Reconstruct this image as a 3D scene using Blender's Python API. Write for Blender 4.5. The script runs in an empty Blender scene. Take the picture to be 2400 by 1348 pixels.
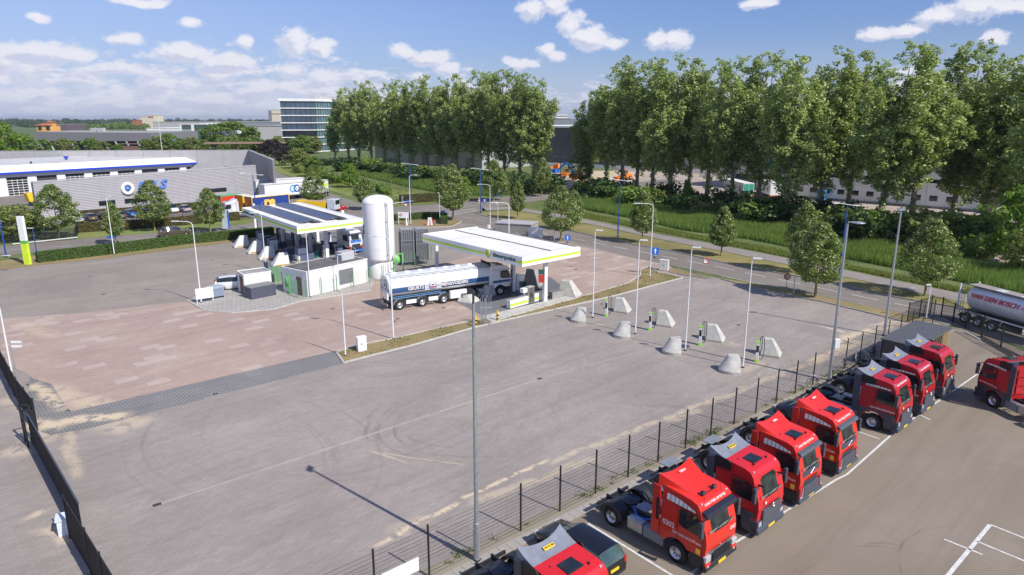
import bpy, bmesh, math, random
import numpy as np
from mathutils import Vector, Matrix
from mathutils.geometry import tessellate_polygon
R = math.radians
rnd = random.Random(7)
scene = bpy.context.scene
COL = scene.collection

# ---------------- camera, world, sun, exposure ----------------
CAMH = 19.0; PITCH = R(13.9)
cam = bpy.data.cameras.new('camera'); cam.lens = 24; cam.sensor_width = 36; cam.clip_end = 20000; cam.clip_start = .3
camo = bpy.data.objects.new('camera', cam); COL.objects.link(camo)
camo.location = (0, 0, CAMH); camo.rotation_euler = (math.pi / 2 - PITCH, 0, 0)
scene.camera = camo
SUN_EL, SUN_AZ = 43.5, 140.0      # shadows run towards SUN_AZ (degrees ccw from +X)
sd = Vector((-math.cos(R(SUN_AZ)) * math.cos(R(SUN_EL)), -math.sin(R(SUN_AZ)) * math.cos(R(SUN_EL)), math.sin(R(SUN_EL))))
sun = bpy.data.lights.new('sun', 'SUN'); sun.energy = 4.9; sun.angle = R(.53); sun.color = (1, .95, .87)
suno = bpy.data.objects.new('sun', sun); COL.objects.link(suno); suno.rotation_euler = sd.to_track_quat('Z', 'Y').to_euler()
scene.view_settings.view_transform = 'Standard'; scene.view_settings.look = 'None'
scene.view_settings.exposure = .20; scene.view_settings.gamma = 1; scene.view_settings.use_curve_mapping = False
scene.cycles.max_bounces = 6; scene.cycles.transparent_max_bounces = 12

class NT:
    """small node-tree writer"""
    def __init__(s, t): s.t = t; s.n = t.nodes; s.l = t.links
    def new(s, ty, **k):
        n = s.n.new(ty)
        for a, b in k.items(): setattr(n, a, b)
        return n
    def put(s, sock, v):
        if hasattr(v, 'is_linked') or isinstance(v, bpy.types.NodeSocket): s.l.new(v, sock)
        else: sock.default_value = v
    def math(s, op, a, b=0, c=None, clamp=False):
        n = s.new('ShaderNodeMath', operation=op, use_clamp=clamp); s.put(n.inputs[0], a); s.put(n.inputs[1], b)
        if c is not None: s.put(n.inputs[2], c)
        return n.outputs[0]
    def vmath(s, op, a, b=(0, 0, 0)):
        n = s.new('ShaderNodeVectorMath', operation=op); s.put(n.inputs[0], a); s.put(n.inputs[1], b)
        return n.outputs['Value'] if op in ('LENGTH', 'DOT_PRODUCT', 'DISTANCE') else n.outputs[0]
    def scale(s, a, k):
        n = s.new('ShaderNodeVectorMath', operation='SCALE'); s.put(n.inputs[0], a); s.put(n.inputs['Scale'], k); return n.outputs[0]
    def noise(s, vec, sc, det=4, rough=.55, dist=0):
        n = s.new('ShaderNodeTexNoise'); s.put(n.inputs['Vector'], vec); n.inputs['Scale'].default_value = sc
        n.inputs['Detail'].default_value = det; n.inputs['Roughness'].default_value = rough; n.inputs['Distortion'].default_value = dist
        return n.outputs[0]
    def mapr(s, v, a, b, c=0, d=1, smooth=True):
        n = s.new('ShaderNodeMapRange'); n.interpolation_type = 'SMOOTHSTEP' if smooth else 'LINEAR'
        s.put(n.inputs[0], v); n.inputs[1].default_value = a; n.inputs[2].default_value = b; n.inputs[3].default_value = c; n.inputs[4].default_value = d
        return n.outputs[0]
    def mix(s, f, a, b, mode='MIX'):
        n = s.new('ShaderNodeMix', data_type='RGBA', blend_type=mode); s.put(n.inputs[0], f)
        s.put(n.inputs[6], a if not isinstance(a, tuple) else (*a[:3], 1)); s.put(n.inputs[7], b if not isinstance(b, tuple) else (*b[:3], 1))
        return n.outputs[2]
    def comb(s, x, y, z=0):
        n = s.new('ShaderNodeCombineXYZ'); s.put(n.inputs[0], x); s.put(n.inputs[1], y); s.put(n.inputs[2], z); return n.outputs[0]
    def sep(s, v):
        n = s.new('ShaderNodeSeparateXYZ'); s.put(n.inputs[0], v); return n.outputs

w = bpy.data.worlds.new('World'); scene.world = w; w.use_nodes = True
T = NT(w.node_tree); T.n.clear()
sky = T.new('ShaderNodeTexSky', sky_type='NISHITA'); sky.sun_disc = False
sky.sun_elevation = R(SUN_EL); sky.sun_rotation = math.atan2(sd.x, sd.y); sky.air_density = 1.15; sky.dust_density = .6; sky.ozone_density = 2.2; sky.altitude = 0
tc = T.new('ShaderNodeTexCoord'); D = T.vmath('NORMALIZE', tc.outputs['Generated'])
dx, dy, dz = T.sep(D)
az = T.math('ARCTAN2', dx, dy); el = T.math('ARCSINE', dz)
ae = T.comb(az, T.math('MULTIPLY', el, 1.5), 0)
def AE(px, py):
    u = (px - 1200) / 1600; v = -(py - 674) / 1600
    y = math.cos(PITCH) + v * math.sin(PITCH); z = -math.sin(PITCH) + v * math.cos(PITCH)
    return math.atan2(u, y), math.atan2(z, math.hypot(u, y))
# lone cumulus clouds: direction (from where the photograph shows them), half width, half height
blobs = [(700, 100, 50, 34), (745, 112, 45, 24), (95, 118, 60, 20), (170, 125, 70, 22), (430, 128, 80, 26), (530, 150, 80, 26), (1245, 18, 44, 22), (1290, 12, 40, 24), (1345, 58, 40, 32), (1385, 88, 48, 28), (1430, 100, 36, 18), (1548, 96, 34, 22), (1585, 92, 30, 26), (1770, 8, 36, 14), (2050, 78, 36, 16), (2120, 70, 50, 18), (2210, 35, 60, 20), (2300, 16, 90, 26), (2340, 88, 28, 13),
         (945, 122, 36, 22), (1010, 138, 60, 22), (1050, 158, 40, 16), (1280, 118, 26, 18), (1310, 138, 32, 16), (680, 165, 40, 22), (760, 182, 60, 26), (295, 92, 32, 16), (10, 145, 50, 34), (75, 165, 50, 26), (570, 98, 22, 15), (85, 42, 26, 10), (445, 56, 28, 13), (320, 2, 70, 9), (2130, 168, 20, 10), (2360, 20, 60, 16), (1220, 150, 40, 16)]
def field(off):
    """cloud density in a direction shifted by off (towards the sun for the lit side)"""
    a_ = T.math('ADD', az, off[0]); e_ = T.math('ADD', el, off[1]); acc = None
    wx = T.math('MULTIPLY', T.math('SUBTRACT', T.noise(T.comb(a_, e_, 4.0), 16, 2, .5), .5), .035); wy = T.math('MULTIPLY', T.math('SUBTRACT', T.noise(T.comb(a_, e_, 9.0), 20, 2, .5), .5), .02)
    aw = T.math('ADD', a_, wx); ew = T.math('ADD', e_, wy)
    for (px, py, hw, hh) in blobs:
        a0, e0 = AE(px, py); v = T.vmath('MULTIPLY', T.vmath('SUBTRACT', T.comb(aw, ew, 0), (a0, e0, 0)), (1600 / hw, 1600 / hh, 0))
        q = T.math('SUBTRACT', 1.0, T.vmath('LENGTH', v)); acc = q if acc is None else T.math('MAXIMUM', acc, q)
    acc = T.math('MULTIPLY', T.math('MAXIMUM', acc, -1.0), .62)
    n = T.math('MULTIPLY', T.math('SUBTRACT', T.noise(T.comb(a_, T.math('MULTIPLY', e_, 1.3), 0), 34, 10, .68), .5), 1.3)
    lone = T.math('ADD', acc, n)
    # layered bank low over the land, denser to the left, thinning with height
    ep = T.math('MULTIPLY', T.math('POWER', T.math('MAXIMUM', T.math('ADD', e_, .06), .004), .75), 1.5)
    bn = T.math('MULTIPLY', T.math('SUBTRACT', T.noise(T.comb(a_, T.math('MULTIPLY', ep, 1.35), 7.0), 21, 9, .6, .1), .5), 2.3)
    bk = T.mapr(el, .118, .055, -.62, .22, False); bk = T.math('ADD', bk, T.mapr(az, .05, -.3, -.34, .0)); bk = T.math('ADD', bk, T.mapr(el, .06, .01, 0, .25))
    return T.math('MAXIMUM', lone, T.math('MAXIMUM', T.math('ADD', bn, bk), -1)), lone
d0, l0 = field((0, 0)); d1, l1 = field((.010, .009))
over = T.math('MULTIPLY', T.math('SUBTRACT', T.noise(T.comb(T.math('DIVIDE', dx, T.math('ADD', T.math('MAXIMUM', dz, 0), .12)), T.math('DIVIDE', dy, T.math('ADD', T.math('MAXIMUM', dz, 0), .12)), 0), 2.6, 7, .6), .62), 3.0)
over = T.math('SUBTRACT', over, T.mapr(el, .30, .19, 0, 2.0))
dens = T.math('MAXIMUM', d0, over)
alpha = T.mapr(dens, -.05, .27, 0, 1)
lit = T.mapr(T.math('SUBTRACT', d0, d1), -.16, .20, 0, 1)
lit = T.math('ADD', T.math('MULTIPLY', lit, T.mapr(el, .03, .12, .55, 1)), T.mapr(el, .03, .12, .12, 0))
cc = T.mix(lit, (5.5, 6.0, 7.9), (9.4, 9.3, 9.9))
thin = T.mix(T.mapr(dens, .1, .6), T.mix(.5, cc, (7.6, 8.0, 9.6)), cc)
haze = T.math('MAXIMUM', T.mapr(el, .12, -.01, 0, .6), T.mapr(az, .35, -.75, 0, .40))
skyc = T.mix(1, sky.outputs[0], (.70, .82, 1.30), 'MULTIPLY')
skyc = T.mix(haze, skyc, (5.7, 6.6, 9.0))
fin = T.mix(T.math('MULTIPLY', alpha, T.mapr(el, -.01, .05, .35, .96)), skyc, thin)
bg = T.new('ShaderNodeBackground'); T.put(bg.inputs[0], fin); bg.inputs[1].default_value = .083
wo = T.new('ShaderNodeOutputWorld'); T.l.new(bg.outputs[0], wo.inputs[0])
w.cycles.sampling_method = 'MANUAL'; w.cycles.sample_map_resolution = 512

# ---------------- helpers ----------------
def G(px, py, z=0.0):
    """point of the place that the photograph shows at this pixel, at height z"""
    u = (px - 1200) / 1600; v = -(py - 674) / 1600
    dy_ = math.cos(PITCH) + v * math.sin(PITCH); dz_ = -math.sin(PITCH) + v * math.cos(PITCH)
    t = (z - CAMH) / dz_
    return Vector((u * t, dy_ * t, z))
def PY(p):
    dz_ = p[2] - CAMH; d = p[1] * math.cos(PITCH) - dz_ * math.sin(PITCH)
    return 674 - 1600 * (p[1] * math.sin(PITCH) + dz_ * math.cos(PITCH)) / d
def HT(px, py, pt):
    """height of a thing whose foot is at (px,py) and whose top reaches row pt"""
    g = G(px, py); lo, hi = 0, 80
    for _ in range(40):
        m = (lo + hi) / 2
        if PY((g.x, g.y, m)) > pt: lo = m
        else: hi = m
    return lo
def ang(a, b): return math.atan2(b[1] - a[1], b[0] - a[0])

def tag(o, label=None, cat=None, group=None, kind=None):
    if label: o['label'] = label
    if cat: o['category'] = cat
    if group: o['group'] = group
    if kind: o['kind'] = kind
    return o
def empty(name, loc=(0, 0, 0), rz=0, parent=None):
    o = bpy.data.objects.new(name, None); COL.objects.link(o); o.location = loc; o.rotation_euler = (0, 0, rz); o.empty_display_size = .2
    if parent: o.parent = parent
    return o
def thing(name, label, cat, loc=(0, 0, 0), rz=0, group=None): return tag(empty(name, loc, rz), label, cat, group)
def dup(o, loc=None, rz=None, label=None, group=None, scale=None, parent=None):
    c = o.copy(); COL.objects.link(c); c.parent = parent if parent else None
    if loc is not None: c.location = loc
    if rz is not None: c.rotation_euler = (0, 0, rz)
    if label: c['label'] = label
    if group: c['group'] = group
    if scale is not None: c.scale = scale if isinstance(scale, tuple) else (scale,) * 3
    for ch in KIDS(o):
        d = ch.copy(); COL.objects.link(d); d.parent = c
        for g in KIDS(ch):
            e = g.copy(); COL.objects.link(e); e.parent = d
    return c
def KIDS(o): return [x for x in o.children]

class MB:
    def __init__(s): s.v = []; s.f = []; s.m = []; s.s = []; s.X = Matrix.Identity(4)
    def at(s, x=0, y=0, z=0, rz=0, ry=0, rx=0):
        s.X = Matrix.Translation((x, y, z)) @ Matrix.Rotation(rz, 4, 'Z') @ Matrix.Rotation(ry, 4, 'Y') @ Matrix.Rotation(rx, 4, 'X'); return s
    def add(s, vs, fs, m=0, sm=False):
        b = len(s.v); s.v += [tuple(s.X @ Vector(p)) for p in vs]
        for f in fs: s.f.append(tuple(b + i for i in f)); s.m.append(m); s.s.append(sm)
        return s
    def box(s, x0, x1, y0, y1, z0, z1, m=0):
        return s.add([(x0, y0, z0), (x1, y0, z0), (x1, y1, z0), (x0, y1, z0), (x0, y0, z1), (x1, y0, z1), (x1, y1, z1), (x0, y1, z1)],
                     [(0, 3, 2, 1), (4, 5, 6, 7), (0, 1, 5, 4), (1, 2, 6, 5), (2, 3, 7, 6), (3, 0, 4, 7)], m)
    def cb(s, x, y, z, sx, sy, sz, m=0): return s.box(x - sx / 2, x + sx / 2, y - sy / 2, y + sy / 2, z - sz / 2, z + sz / 2, m)
    def poly(s, pts, m=0): return s.add(pts, [tuple(range(len(pts)))], m)
    def side(s, prof, y0, y1, m=0, fy=None):
        """prism: side profile (x,z) extruded from y0 to y1; fy(z,x) scales the half width"""
        n = len(prof); fy = fy or (lambda z, x: 1)
        vs = [(x, y0 * fy(z, x), z) for x, z in prof] + [(x, y1 * fy(z, x), z) for x, z in prof]
        tri = tessellate_polygon([[Vector((x, z, 0)) for x, z in prof]])
        area = sum(prof[i][0] * prof[(i + 1) % n][1] - prof[(i + 1) % n][0] * prof[i][1] for i in range(n))
        fs = []
        for i in range(n):
            j = (i + 1) % n; fs.append((i, j, j + n, i + n) if area < 0 else (j, i, i + n, j + n))
        s.add(vs, fs, m)
        b = len(s.v) - 2 * n
        def area3(t): return (prof[t[1]][0] - prof[t[0]][0]) * (prof[t[2]][1] - prof[t[0]][1]) - (prof[t[2]][0] - prof[t[0]][0]) * (prof[t[1]][1] - prof[t[0]][1])
        for t in tri:
            t = t if area3(t) > 0 else t[::-1]
            s.f.append(tuple(b + i for i in t)); s.m.append(m); s.s.append(False)
            s.f.append(tuple(b + n + i for i in t[::-1])); s.m.append(m); s.s.append(False)
        return s
    def plan(s, pts, z0, z1, m=0):
        n = len(pts); vs = [(p[0], p[1], z0) for p in pts] + [(p[0], p[1], z1) for p in pts]
        area = sum(pts[i][0] * pts[(i + 1) % n][1] - pts[(i + 1) % n][0] * pts[i][1] for i in range(n))
        fs = [(i, (i + 1) % n, (i + 1) % n + n, i + n) if area > 0 else ((i + 1) % n, i, i + n, (i + 1) % n + n) for i in range(n)]
        for t in tessellate_polygon([[Vector((p[0], p[1], 0)) for p in pts]]):
            a = (pts[t[1]][0] - pts[t[0]][0]) * (pts[t[2]][1] - pts[t[0]][1]) - (pts[t[2]][0] - pts[t[0]][0]) * (pts[t[1]][1] - pts[t[0]][1])
            t = t if a > 0 else t[::-1]
            fs.append(tuple(i + n for i in t)); fs.append(tuple(t[::-1]))
        return s.add(vs, fs, m)
    def tube(s, p0, p1, r0, r1=None, n=8, m=0, caps=True, sm=True):
        p0 = Vector(p0); p1 = Vector(p1); r1 = r0 if r1 is None else r1; d = (p1 - p0).normalized()
        a = d.orthogonal().normalized(); b = d.cross(a); vs = []
        for p, r in ((p0, r0), (p1, r1)):
            for i in range(n): t = 2 * math.pi * i / n; vs.append(p + (a * math.cos(t) + b * math.sin(t)) * r)
        s.add(vs, [(i, (i + 1) % n, (i + 1) % n + n, i + n) for i in range(n)], m, sm)
        if caps:
            s.add(vs[:n], [tuple(range(n))[::-1]], m); s.add(vs[n:], [tuple(range(n))], m)
        return s
    def path(s, pts, r, n=6, m=0):
        for a, b in zip(pts, pts[1:]): s.tube(a, b, r, r, n, m)
        return s
    def lathe(s, prof, n=20, axis='z', m=0, sm=True):
        """prof [(r,h)] turned about an axis through the origin of the current frame"""
        vs = []
        for r, h in prof:
            for i in range(n):
                t = 2 * math.pi * i / n; c, q = r * math.cos(t), r * math.sin(t)
                vs.append((c, q, h) if axis == 'z' else (c, h, q) if axis == 'y' else (h, c, q))
        fs = []
        for k in range(len(prof) - 1):
            for i in range(n):
                j = (i + 1) % n; q = (k * n + i, k * n + j, (k + 1) * n + j, (k + 1) * n + i); fs.append(q if axis != 'y' else q[::-1])
        return s.add(vs, fs, m, sm)
    def grid(s, fn, nu, nv, m=0, sm=True):
        vs = [fn(i / nu, j / nv) for j in range(nv + 1) for i in range(nu + 1)]
        fs = [(j * (nu + 1) + i, j * (nu + 1) + i + 1, (j + 1) * (nu + 1) + i + 1, (j + 1) * (nu + 1) + i) for j in range(nv) for i in range(nu)]
        return s.add(vs, fs, m, sm)
    def mesh(s, name, mats):
        me = bpy.data.meshes.new(name); me.from_pydata(s.v, [], s.f)
        for q in (mats if isinstance(mats, (list, tuple)) else [mats]): me.materials.append(q)
        me.polygons.foreach_set('material_index', s.m); me.polygons.foreach_set('use_smooth', s.s); me.update(); return me
    def build(s, name, mats, parent=None, loc=(0, 0, 0), rz=0, bevel=0, seg=2, smooth=None):
        me = s.mesh(name, mats); o = bpy.data.objects.new(name, me); COL.objects.link(o); o.location = loc; o.rotation_euler = (0, 0, rz)
        if parent: o.parent = parent
        if smooth:
            me.shade_smooth(); me.set_sharp_from_angle(angle=R(smooth))
        if bevel:
            b = o.modifiers.new('bevel', 'BEVEL'); b.width = bevel; b.segments = seg; b.limit_method = 'ANGLE'; b.angle_limit = R(35)
        return o
def ob(name, me, parent=None, loc=(0, 0, 0), rz=0):
    o = bpy.data.objects.new(name, me); COL.objects.link(o); o.location = loc; o.rotation_euler = (0, 0, rz)
    if parent: o.parent = parent
    return o

# ---------------- materials ----------------
MATS = {}
def mat(name, col, rough=.6, metal=0, var=.12, sc=3., bump=0., bsc=40., coat=0., spec=.5, emit=None, dirt=0., alpha=None):
    if name in MATS: return MATS[name]
    m = bpy.data.materials.new(name); m.use_nodes = True; t = NT(m.node_tree); b = t.n['Principled BSDF']
    tc = t.new('ShaderNodeTexCoord').outputs['Object']
    c = (*col, 1)
    n = t.noise(tc, sc, 5, .6)
    dark = tuple(x * (1 - var) for x in col); lite = tuple(min(1, x * (1 + var * .8)) for x in col)
    cs = t.mix(t.mapr(n, .3, .7), dark, lite)
    if dirt:
        d = t.mapr(t.noise(tc, sc * .6, 7, .7, .4), .5, .72, 0, dirt)
        cs = t.mix(d, cs, (.22, .19, .15))
    t.put(b.inputs['Base Color'], cs); b.inputs['Roughness'].default_value = rough; b.inputs['Metallic'].default_value = metal
    b.inputs['Specular IOR Level'].default_value = spec
    if coat: b.inputs['Coat Weight'].default_value = coat; b.inputs['Coat Roughness'].default_value = .06
    if bump:
        bn = t.new('ShaderNodeBump'); bn.inputs['Strength'].default_value = bump; bn.inputs['Distance'].default_value = .02
        t.put(bn.inputs['Height'], t.noise(tc, bsc, 3, .6)); t.put(b.inputs['Normal'], bn.outputs[0])
    MATS[name] = m; return m
def leafmat(name, c0, c1, c2, trans=.25, pale=None, pf=.25):
    m = bpy.data.materials.new(name); m.use_nodes = True; t = NT(m.node_tree); b = t.n['Principled BSDF']
    a = t.new('ShaderNodeAttribute', attribute_name='lv').outputs['Fac']
    ramp = t.new('ShaderNodeValToRGB'); t.put(ramp.inputs[0], a); e = ramp.color_ramp.elements
    e[0].color = (*c0, 1); e[1].color = (*c2, 1); e[1].position = .9; k = e.new(.5); k.color = (*c1, 1)
    oi = t.new('ShaderNodeObjectInfo').outputs['Random']
    col = t.mix(t.math('MULTIPLY', oi, .35), ramp.outputs[0], tuple(x * .6 for x in c1))
    if pale: col = t.mix(t.mapr(a, 1 - pf, 1 - pf + .02), col, pale)
    t.put(b.inputs['Base Color'], col); b.inputs['Roughness'].default_value = .5; b.inputs['Specular IOR Level'].default_value = .35
    tr = t.new('ShaderNodeBsdfTranslucent'); t.put(tr.inputs[0], t.mix(.5, col, (c2[0] * 1.5, c2[1] * 1.7, c2[2] * .6)))
    mx = t.new('ShaderNodeMixShader'); mx.inputs[0].default_value = trans; t.l.new(b.outputs[0], mx.inputs[1]); t.l.new(tr.outputs[0], mx.inputs[2])
    t.l.new(mx.outputs[0], t.n['Material Output'].inputs[0]); return m

def ground_mat(name, base, tint, var=.25, brick=None, sand=None, lines=None, tracks=False, mortar=None, rot=40, rough=.85, extra=None, grain=.20):
    """paving: large soft stains, fine grain, optional paver joints, drifted sand, tyre arcs (world coordinates = object coordinates)"""
    m = bpy.data.materials.new(name); m.use_nodes = True; t = NT(m.node_tree); b = t.n['Principled BSDF']
    P = t.new('ShaderNodeTexCoord').outputs['Object']
    mp = t.new('ShaderNodeMapping'); t.put(mp.inputs[0], P); mp.inputs['Rotation'].default_value = (0, 0, R(-rot)); Q = mp.outputs[0]
    c = t.mix(t.mapr(t.noise(P, .07, 6, .6, .4), .34, .66), tuple(x * (1 - var) for x in base), base)
    c = t.mix(t.mapr(t.noise(P, .16, 9, .62, .4), .40, .70, 0, .55), c, tint)
    st = t.new('ShaderNodeMapping'); t.put(st.inputs[0], Q); st.inputs['Scale'].default_value = (.06, .9, 1)
    c = t.mix(t.mapr(t.noise(st.outputs[0], 1.0, 6, .62, .5), .42, .70, 0, .5), c, tuple(x * .76 for x in base))
    if brick:
        bk = t.new('ShaderNodeTexBrick'); t.put(bk.inputs['Vector'], Q); bk.inputs['Scale'].default_value = 1
        bk.inputs['Brick Width'].default_value = brick[0]; bk.inputs['Row Height'].default_value = brick[1]; bk.inputs['Mortar Size'].default_value = brick[2]
        bk.inputs['Color1'].default_value = (.92, .92, .92, 1); bk.inputs['Color2'].default_value = (1.05, 1.05, 1.05, 1)
        mo = brick[3] if len(brick) > 3 else .55; bk.inputs['Mortar'].default_value = (mo, mo, mo * .95, 1)
        c = t.mix(1, c, bk.outputs[0], 'MULTIPLY')
    if extra == 'patches':       # squares of lighter newly laid pavers in rows
        mq = t.new('ShaderNodeTexBrick'); t.put(mq.inputs['Vector'], Q); mq.inputs['Scale'].default_value = 1; mq.inputs['Brick Width'].default_value = 1.55; mq.inputs['Row Height'].default_value = 1.0; mq.offset = .37
        mq.inputs['Mortar Size'].default_value = 0; mq.inputs['Color1'].default_value = (0, 0, 0, 1); mq.inputs['Color2'].default_value = (1, 1, 1, 1); mq.inputs['Bias'].default_value = 0
        x = t.sep(P); reg = t.mapr(t.noise(P, .06, 2, .5), .40, .48)
        hit = t.math('MULTIPLY', t.mapr(t.math('MULTIPLY', mq.outputs[0], 1), .86, .88), reg)
        wv = t.new('ShaderNodeTexWave', wave_type='BANDS', bands_direction='X'); t.put(wv.inputs[0], Q); wv.inputs['Scale'].default_value = 1.6
        c = t.mix(t.math('MULTIPLY', hit, t.mapr(wv.outputs[1], .3, .7, .15, .6)), c, (.52, .44, .39))
    if tracks:
        # tyre arcs: rings about several turning points
        x, y, z = t.sep(P); tot = None
        for (cx, cy, r0, r1, s_) in tracks:
            d = t.vmath('DISTANCE', P, (cx, cy, 0)); d = t.math('ADD', d, t.math('MULTIPLY', t.noise(P, .12, 3, .5), 1.5))
            ring = t.math('MULTIPLY', t.mapr(d, r0, r0 + .5), t.mapr(d, r1, r1 - .5))
            fine = t.mapr(t.noise(t.comb(t.math('MULTIPLY', d, 2.3), t.math('MULTIPLY', t.math('ARCTAN2', t.math('SUBTRACT', y, cy), t.math('SUBTRACT', x, cx)), .9), cx), 1.0, 3, .6), .52, .66)
            k = t.math('MULTIPLY', t.math('MULTIPLY', ring, fine), s_); tot = k if tot is None else t.math('MAXIMUM', tot, k)
        c = t.mix(t.math('MULTIPLY', tot, t.mapr(t.noise(t.vmath('ADD', P, (5, 11, 0)), .075, 3, .5), .42, .60, .3, 1.3)), c, tuple(x_ * .55 for x_ in base))
    if sand:
        # drifted sand: (px,py,radius) pools plus a thin streak along the fence line
        tot = None
        for (x0, y0, x1, y1, wd, s_) in sand:
            A = Vector((x0, y0, 0)); B = Vector((x1, y1, 0)); L = (B - A).length; u = (B - A) / L; nrm = Vector((-u.y, u.x, 0))
            v = t.vmath('SUBTRACT', P, tuple(A))
            al = t.vmath('DOT_PRODUCT', v, tuple(u)); ac = t.vmath('DOT_PRODUCT', v, tuple(nrm))
            ac = t.math('ABSOLUTE', t.math('ADD', ac, t.math('MULTIPLY', t.math('SUBTRACT', t.noise(P, .4, 4, .65), .5), 2.2 * min(1, wd * 1.6))))
            k = t.math('MULTIPLY', t.mapr(ac, wd, wd * .2), t.math('MULTIPLY', t.mapr(al, -.6, .6), t.mapr(al, L + .6, L - .6)))
            k = t.math('MULTIPLY', k, s_); tot = k if tot is None else t.math('MAXIMUM', tot, k)
        tot = t.math('MULTIPLY', tot, t.mapr(t.noise(P, .9, 9, .72, .5), .40, .50))
        c = t.mix(tot, c, (.56, .455, .32))
    for (x0, y0, x1, y1, wd, s_) in lines or []:      # dusty gutter lines
        A = Vector((x0, y0, 0)); B = Vector((x1, y1, 0)); L = (B - A).length; u = (B - A) / L; nrm = Vector((-u.y, u.x, 0)); v = t.vmath('SUBTRACT', P, tuple(A))
        al = t.vmath('DOT_PRODUCT', v, tuple(u)); ac = t.math('ABSOLUTE', t.vmath('DOT_PRODUCT', v, tuple(nrm)))
        k = t.math('MULTIPLY', t.mapr(ac, wd, wd * .4), t.math('MULTIPLY', t.mapr(al, -.1, .1), t.mapr(al, L + .1, L - .1)))
        c = t.mix(t.math('MULTIPLY', k, t.mapr(t.noise(P, .8, 4, .6), .3, .6, s_ * .4, s_)), c, (.41, .355, .305))
    c = t.mix(grain, c, t.mix(t.noise(P, 30, 2, .6), (.0, .0, .0), (1., 1., 1.)), 'OVERLAY')
    oil = t.math('MULTIPLY', t.mapr(t.noise(P, 1.3, 5, .75), .685, .75, 0, .5), t.mapr(t.noise(P, .11, 3, .5), .45, .6))
    c = t.mix(oil, c, tuple(x * .5 for x in base))
    dust = t.math('MULTIPLY', t.mapr(t.noise(P, .55, 9, .74, .8), .56, .70, 0, .45), t.mapr(t.noise(t.vmath('ADD', P, (31, 7, 0)), .05, 3, .5), .48, .62))
    c = t.mix(dust, c, tuple(min(1, x * 1.45) for x in base))
    sp = t.mapr(t.noise(P, 7, 3, .7), .70, .78, 0, .16); c = t.mix(sp, c, tuple(min(1, x * 1.6) for x in base))
    t.put(b.inputs['Base Color'], c); b.inputs['Roughness'].default_value = rough; b.inputs['Specular IOR Level'].default_value = .3
    return m

white = mat('white_paint', (.78, .78, .77), .45, var=.05, dirt=.12)
whitegloss = mat('white_gloss', (.80, .80, .80), .25, var=.03, coat=.4)
galv = mat('galvanised_steel', (.42, .44, .46), .45, .6, var=.15, sc=8)
lamppaint = mat('pale_grey_lacquer', (.62, .64, .66), .4, .1, var=.06)
darkm = mat('dark_plastic', (.025, .026, .03), .5, var=.2)
blackm = mat('black_paint', (.012, .012, .014), .45, var=.2)
rubber = mat('tyre_rubber', (.018, .018, .019), .8, var=.25, bump=.2)
glassd = mat('dark_glass', (.018, .024, .028), .06, var=.3, sc=1.5, spec=.8)
glassg = mat('green_glass', (.05, .085, .08), .05, var=.35, sc=.8, spec=.9)
chrome = mat('rim_alloy', (.62, .63, .65), .3, .75, var=.08)
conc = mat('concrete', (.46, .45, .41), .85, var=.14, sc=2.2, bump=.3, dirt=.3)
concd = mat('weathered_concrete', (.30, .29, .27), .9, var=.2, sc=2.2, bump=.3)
steeld = mat('dark_grey_cladding', (.12, .125, .135), .55, .1, var=.08)
yellowm = mat('yellow_paint', (.78, .50, .02), .4, var=.08)
orangem = mat('orange_paint', (.80, .22, .03), .45, var=.12)
redm = mat('red_paint', (.60, .028, .022), .35, var=.05, coat=.3)
bluem = mat('blue_sign', (.02, .13, .52), .4, var=.06)
greenl = mat('lime_green', (.55, .78, .05), .45, var=.05)
greend = mat('dark_green', (.02, .12, .09), .45, var=.08)
greenf = mat('fence_green', (.10, .42, .12), .45, var=.08)
hedgeb = None

# ---------------- leaf-cloud generator ----------------
def leaf_mesh(name, C, N, S, mats, lv, midx=None, asp=1.0):
    """quads at centres C, facing N, size S"""
    n = len(C); N = N / np.maximum(1e-6, np.linalg.norm(N, axis=1, keepdims=True))
    r = np.random.RandomState(5).normal(size=(n, 3)); A = np.cross(N, r); A /= np.maximum(1e-6, np.linalg.norm(A, axis=1, keepdims=True)); B = np.cross(N, A)
    S = S[:, None]; V = np.empty((n, 4, 3)); V[:, 0] = C - A * S * asp; V[:, 1] = C - B * S * .62; V[:, 2] = C + A * S * asp; V[:, 3] = C + B * S * .62
    me = bpy.data.meshes.new(name); me.vertices.add(4 * n); me.vertices.foreach_set('co', V.reshape(-1).astype(np.float32))
    me.loops.add(4 * n); me.loops.foreach_set('vertex_index', np.arange(4 * n, dtype=np.int32)); me.polygons.add(n)
    me.polygons.foreach_set('loop_start', np.arange(0, 4 * n, 4, dtype=np.int32)); me.polygons.foreach_set('loop_total', np.full(n, 4, dtype=np.int32))
    a = me.attributes.new('lv', 'FLOAT', 'FACE'); a.data.foreach_set('value', lv.astype(np.float32))
    for q in mats: me.materials.append(q)
    me.update(calc_edges=True); return me
def clumps(name, centres, radii, per, size, material, seed=1, up=.35, flat=.8, szv=.35, drop=.0):
    rs = np.random.RandomState(seed); C = []; N = []; LV = []
    for c, r in zip(centres, radii):
        k = max(6, int(per * (r * r)))
        d = rs.normal(size=(k, 3)); d /= np.linalg.norm(d, axis=1, keepdims=True)
        rad = r * rs.uniform(.35, 1.08, (k, 1)) ** .6; p = d * rad; p[:, 2] *= flat
        C.append(np.array(c) + p); N.append(d * .9 + rs.normal(size=(k, 3)) * .65 + np.array([0, 0, up])); LV.append(np.clip(rs.uniform(0, 1, k) * .75 + rs.uniform(0, .3), 0, 1))
    C = np.concatenate(C); N = np.concatenate(N); LV = np.concatenate(LV)
    S = size * rs.uniform(1 - szv, 1 + szv, len(C))
    return leaf_mesh(name, C, N, S, [material], LV)
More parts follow.
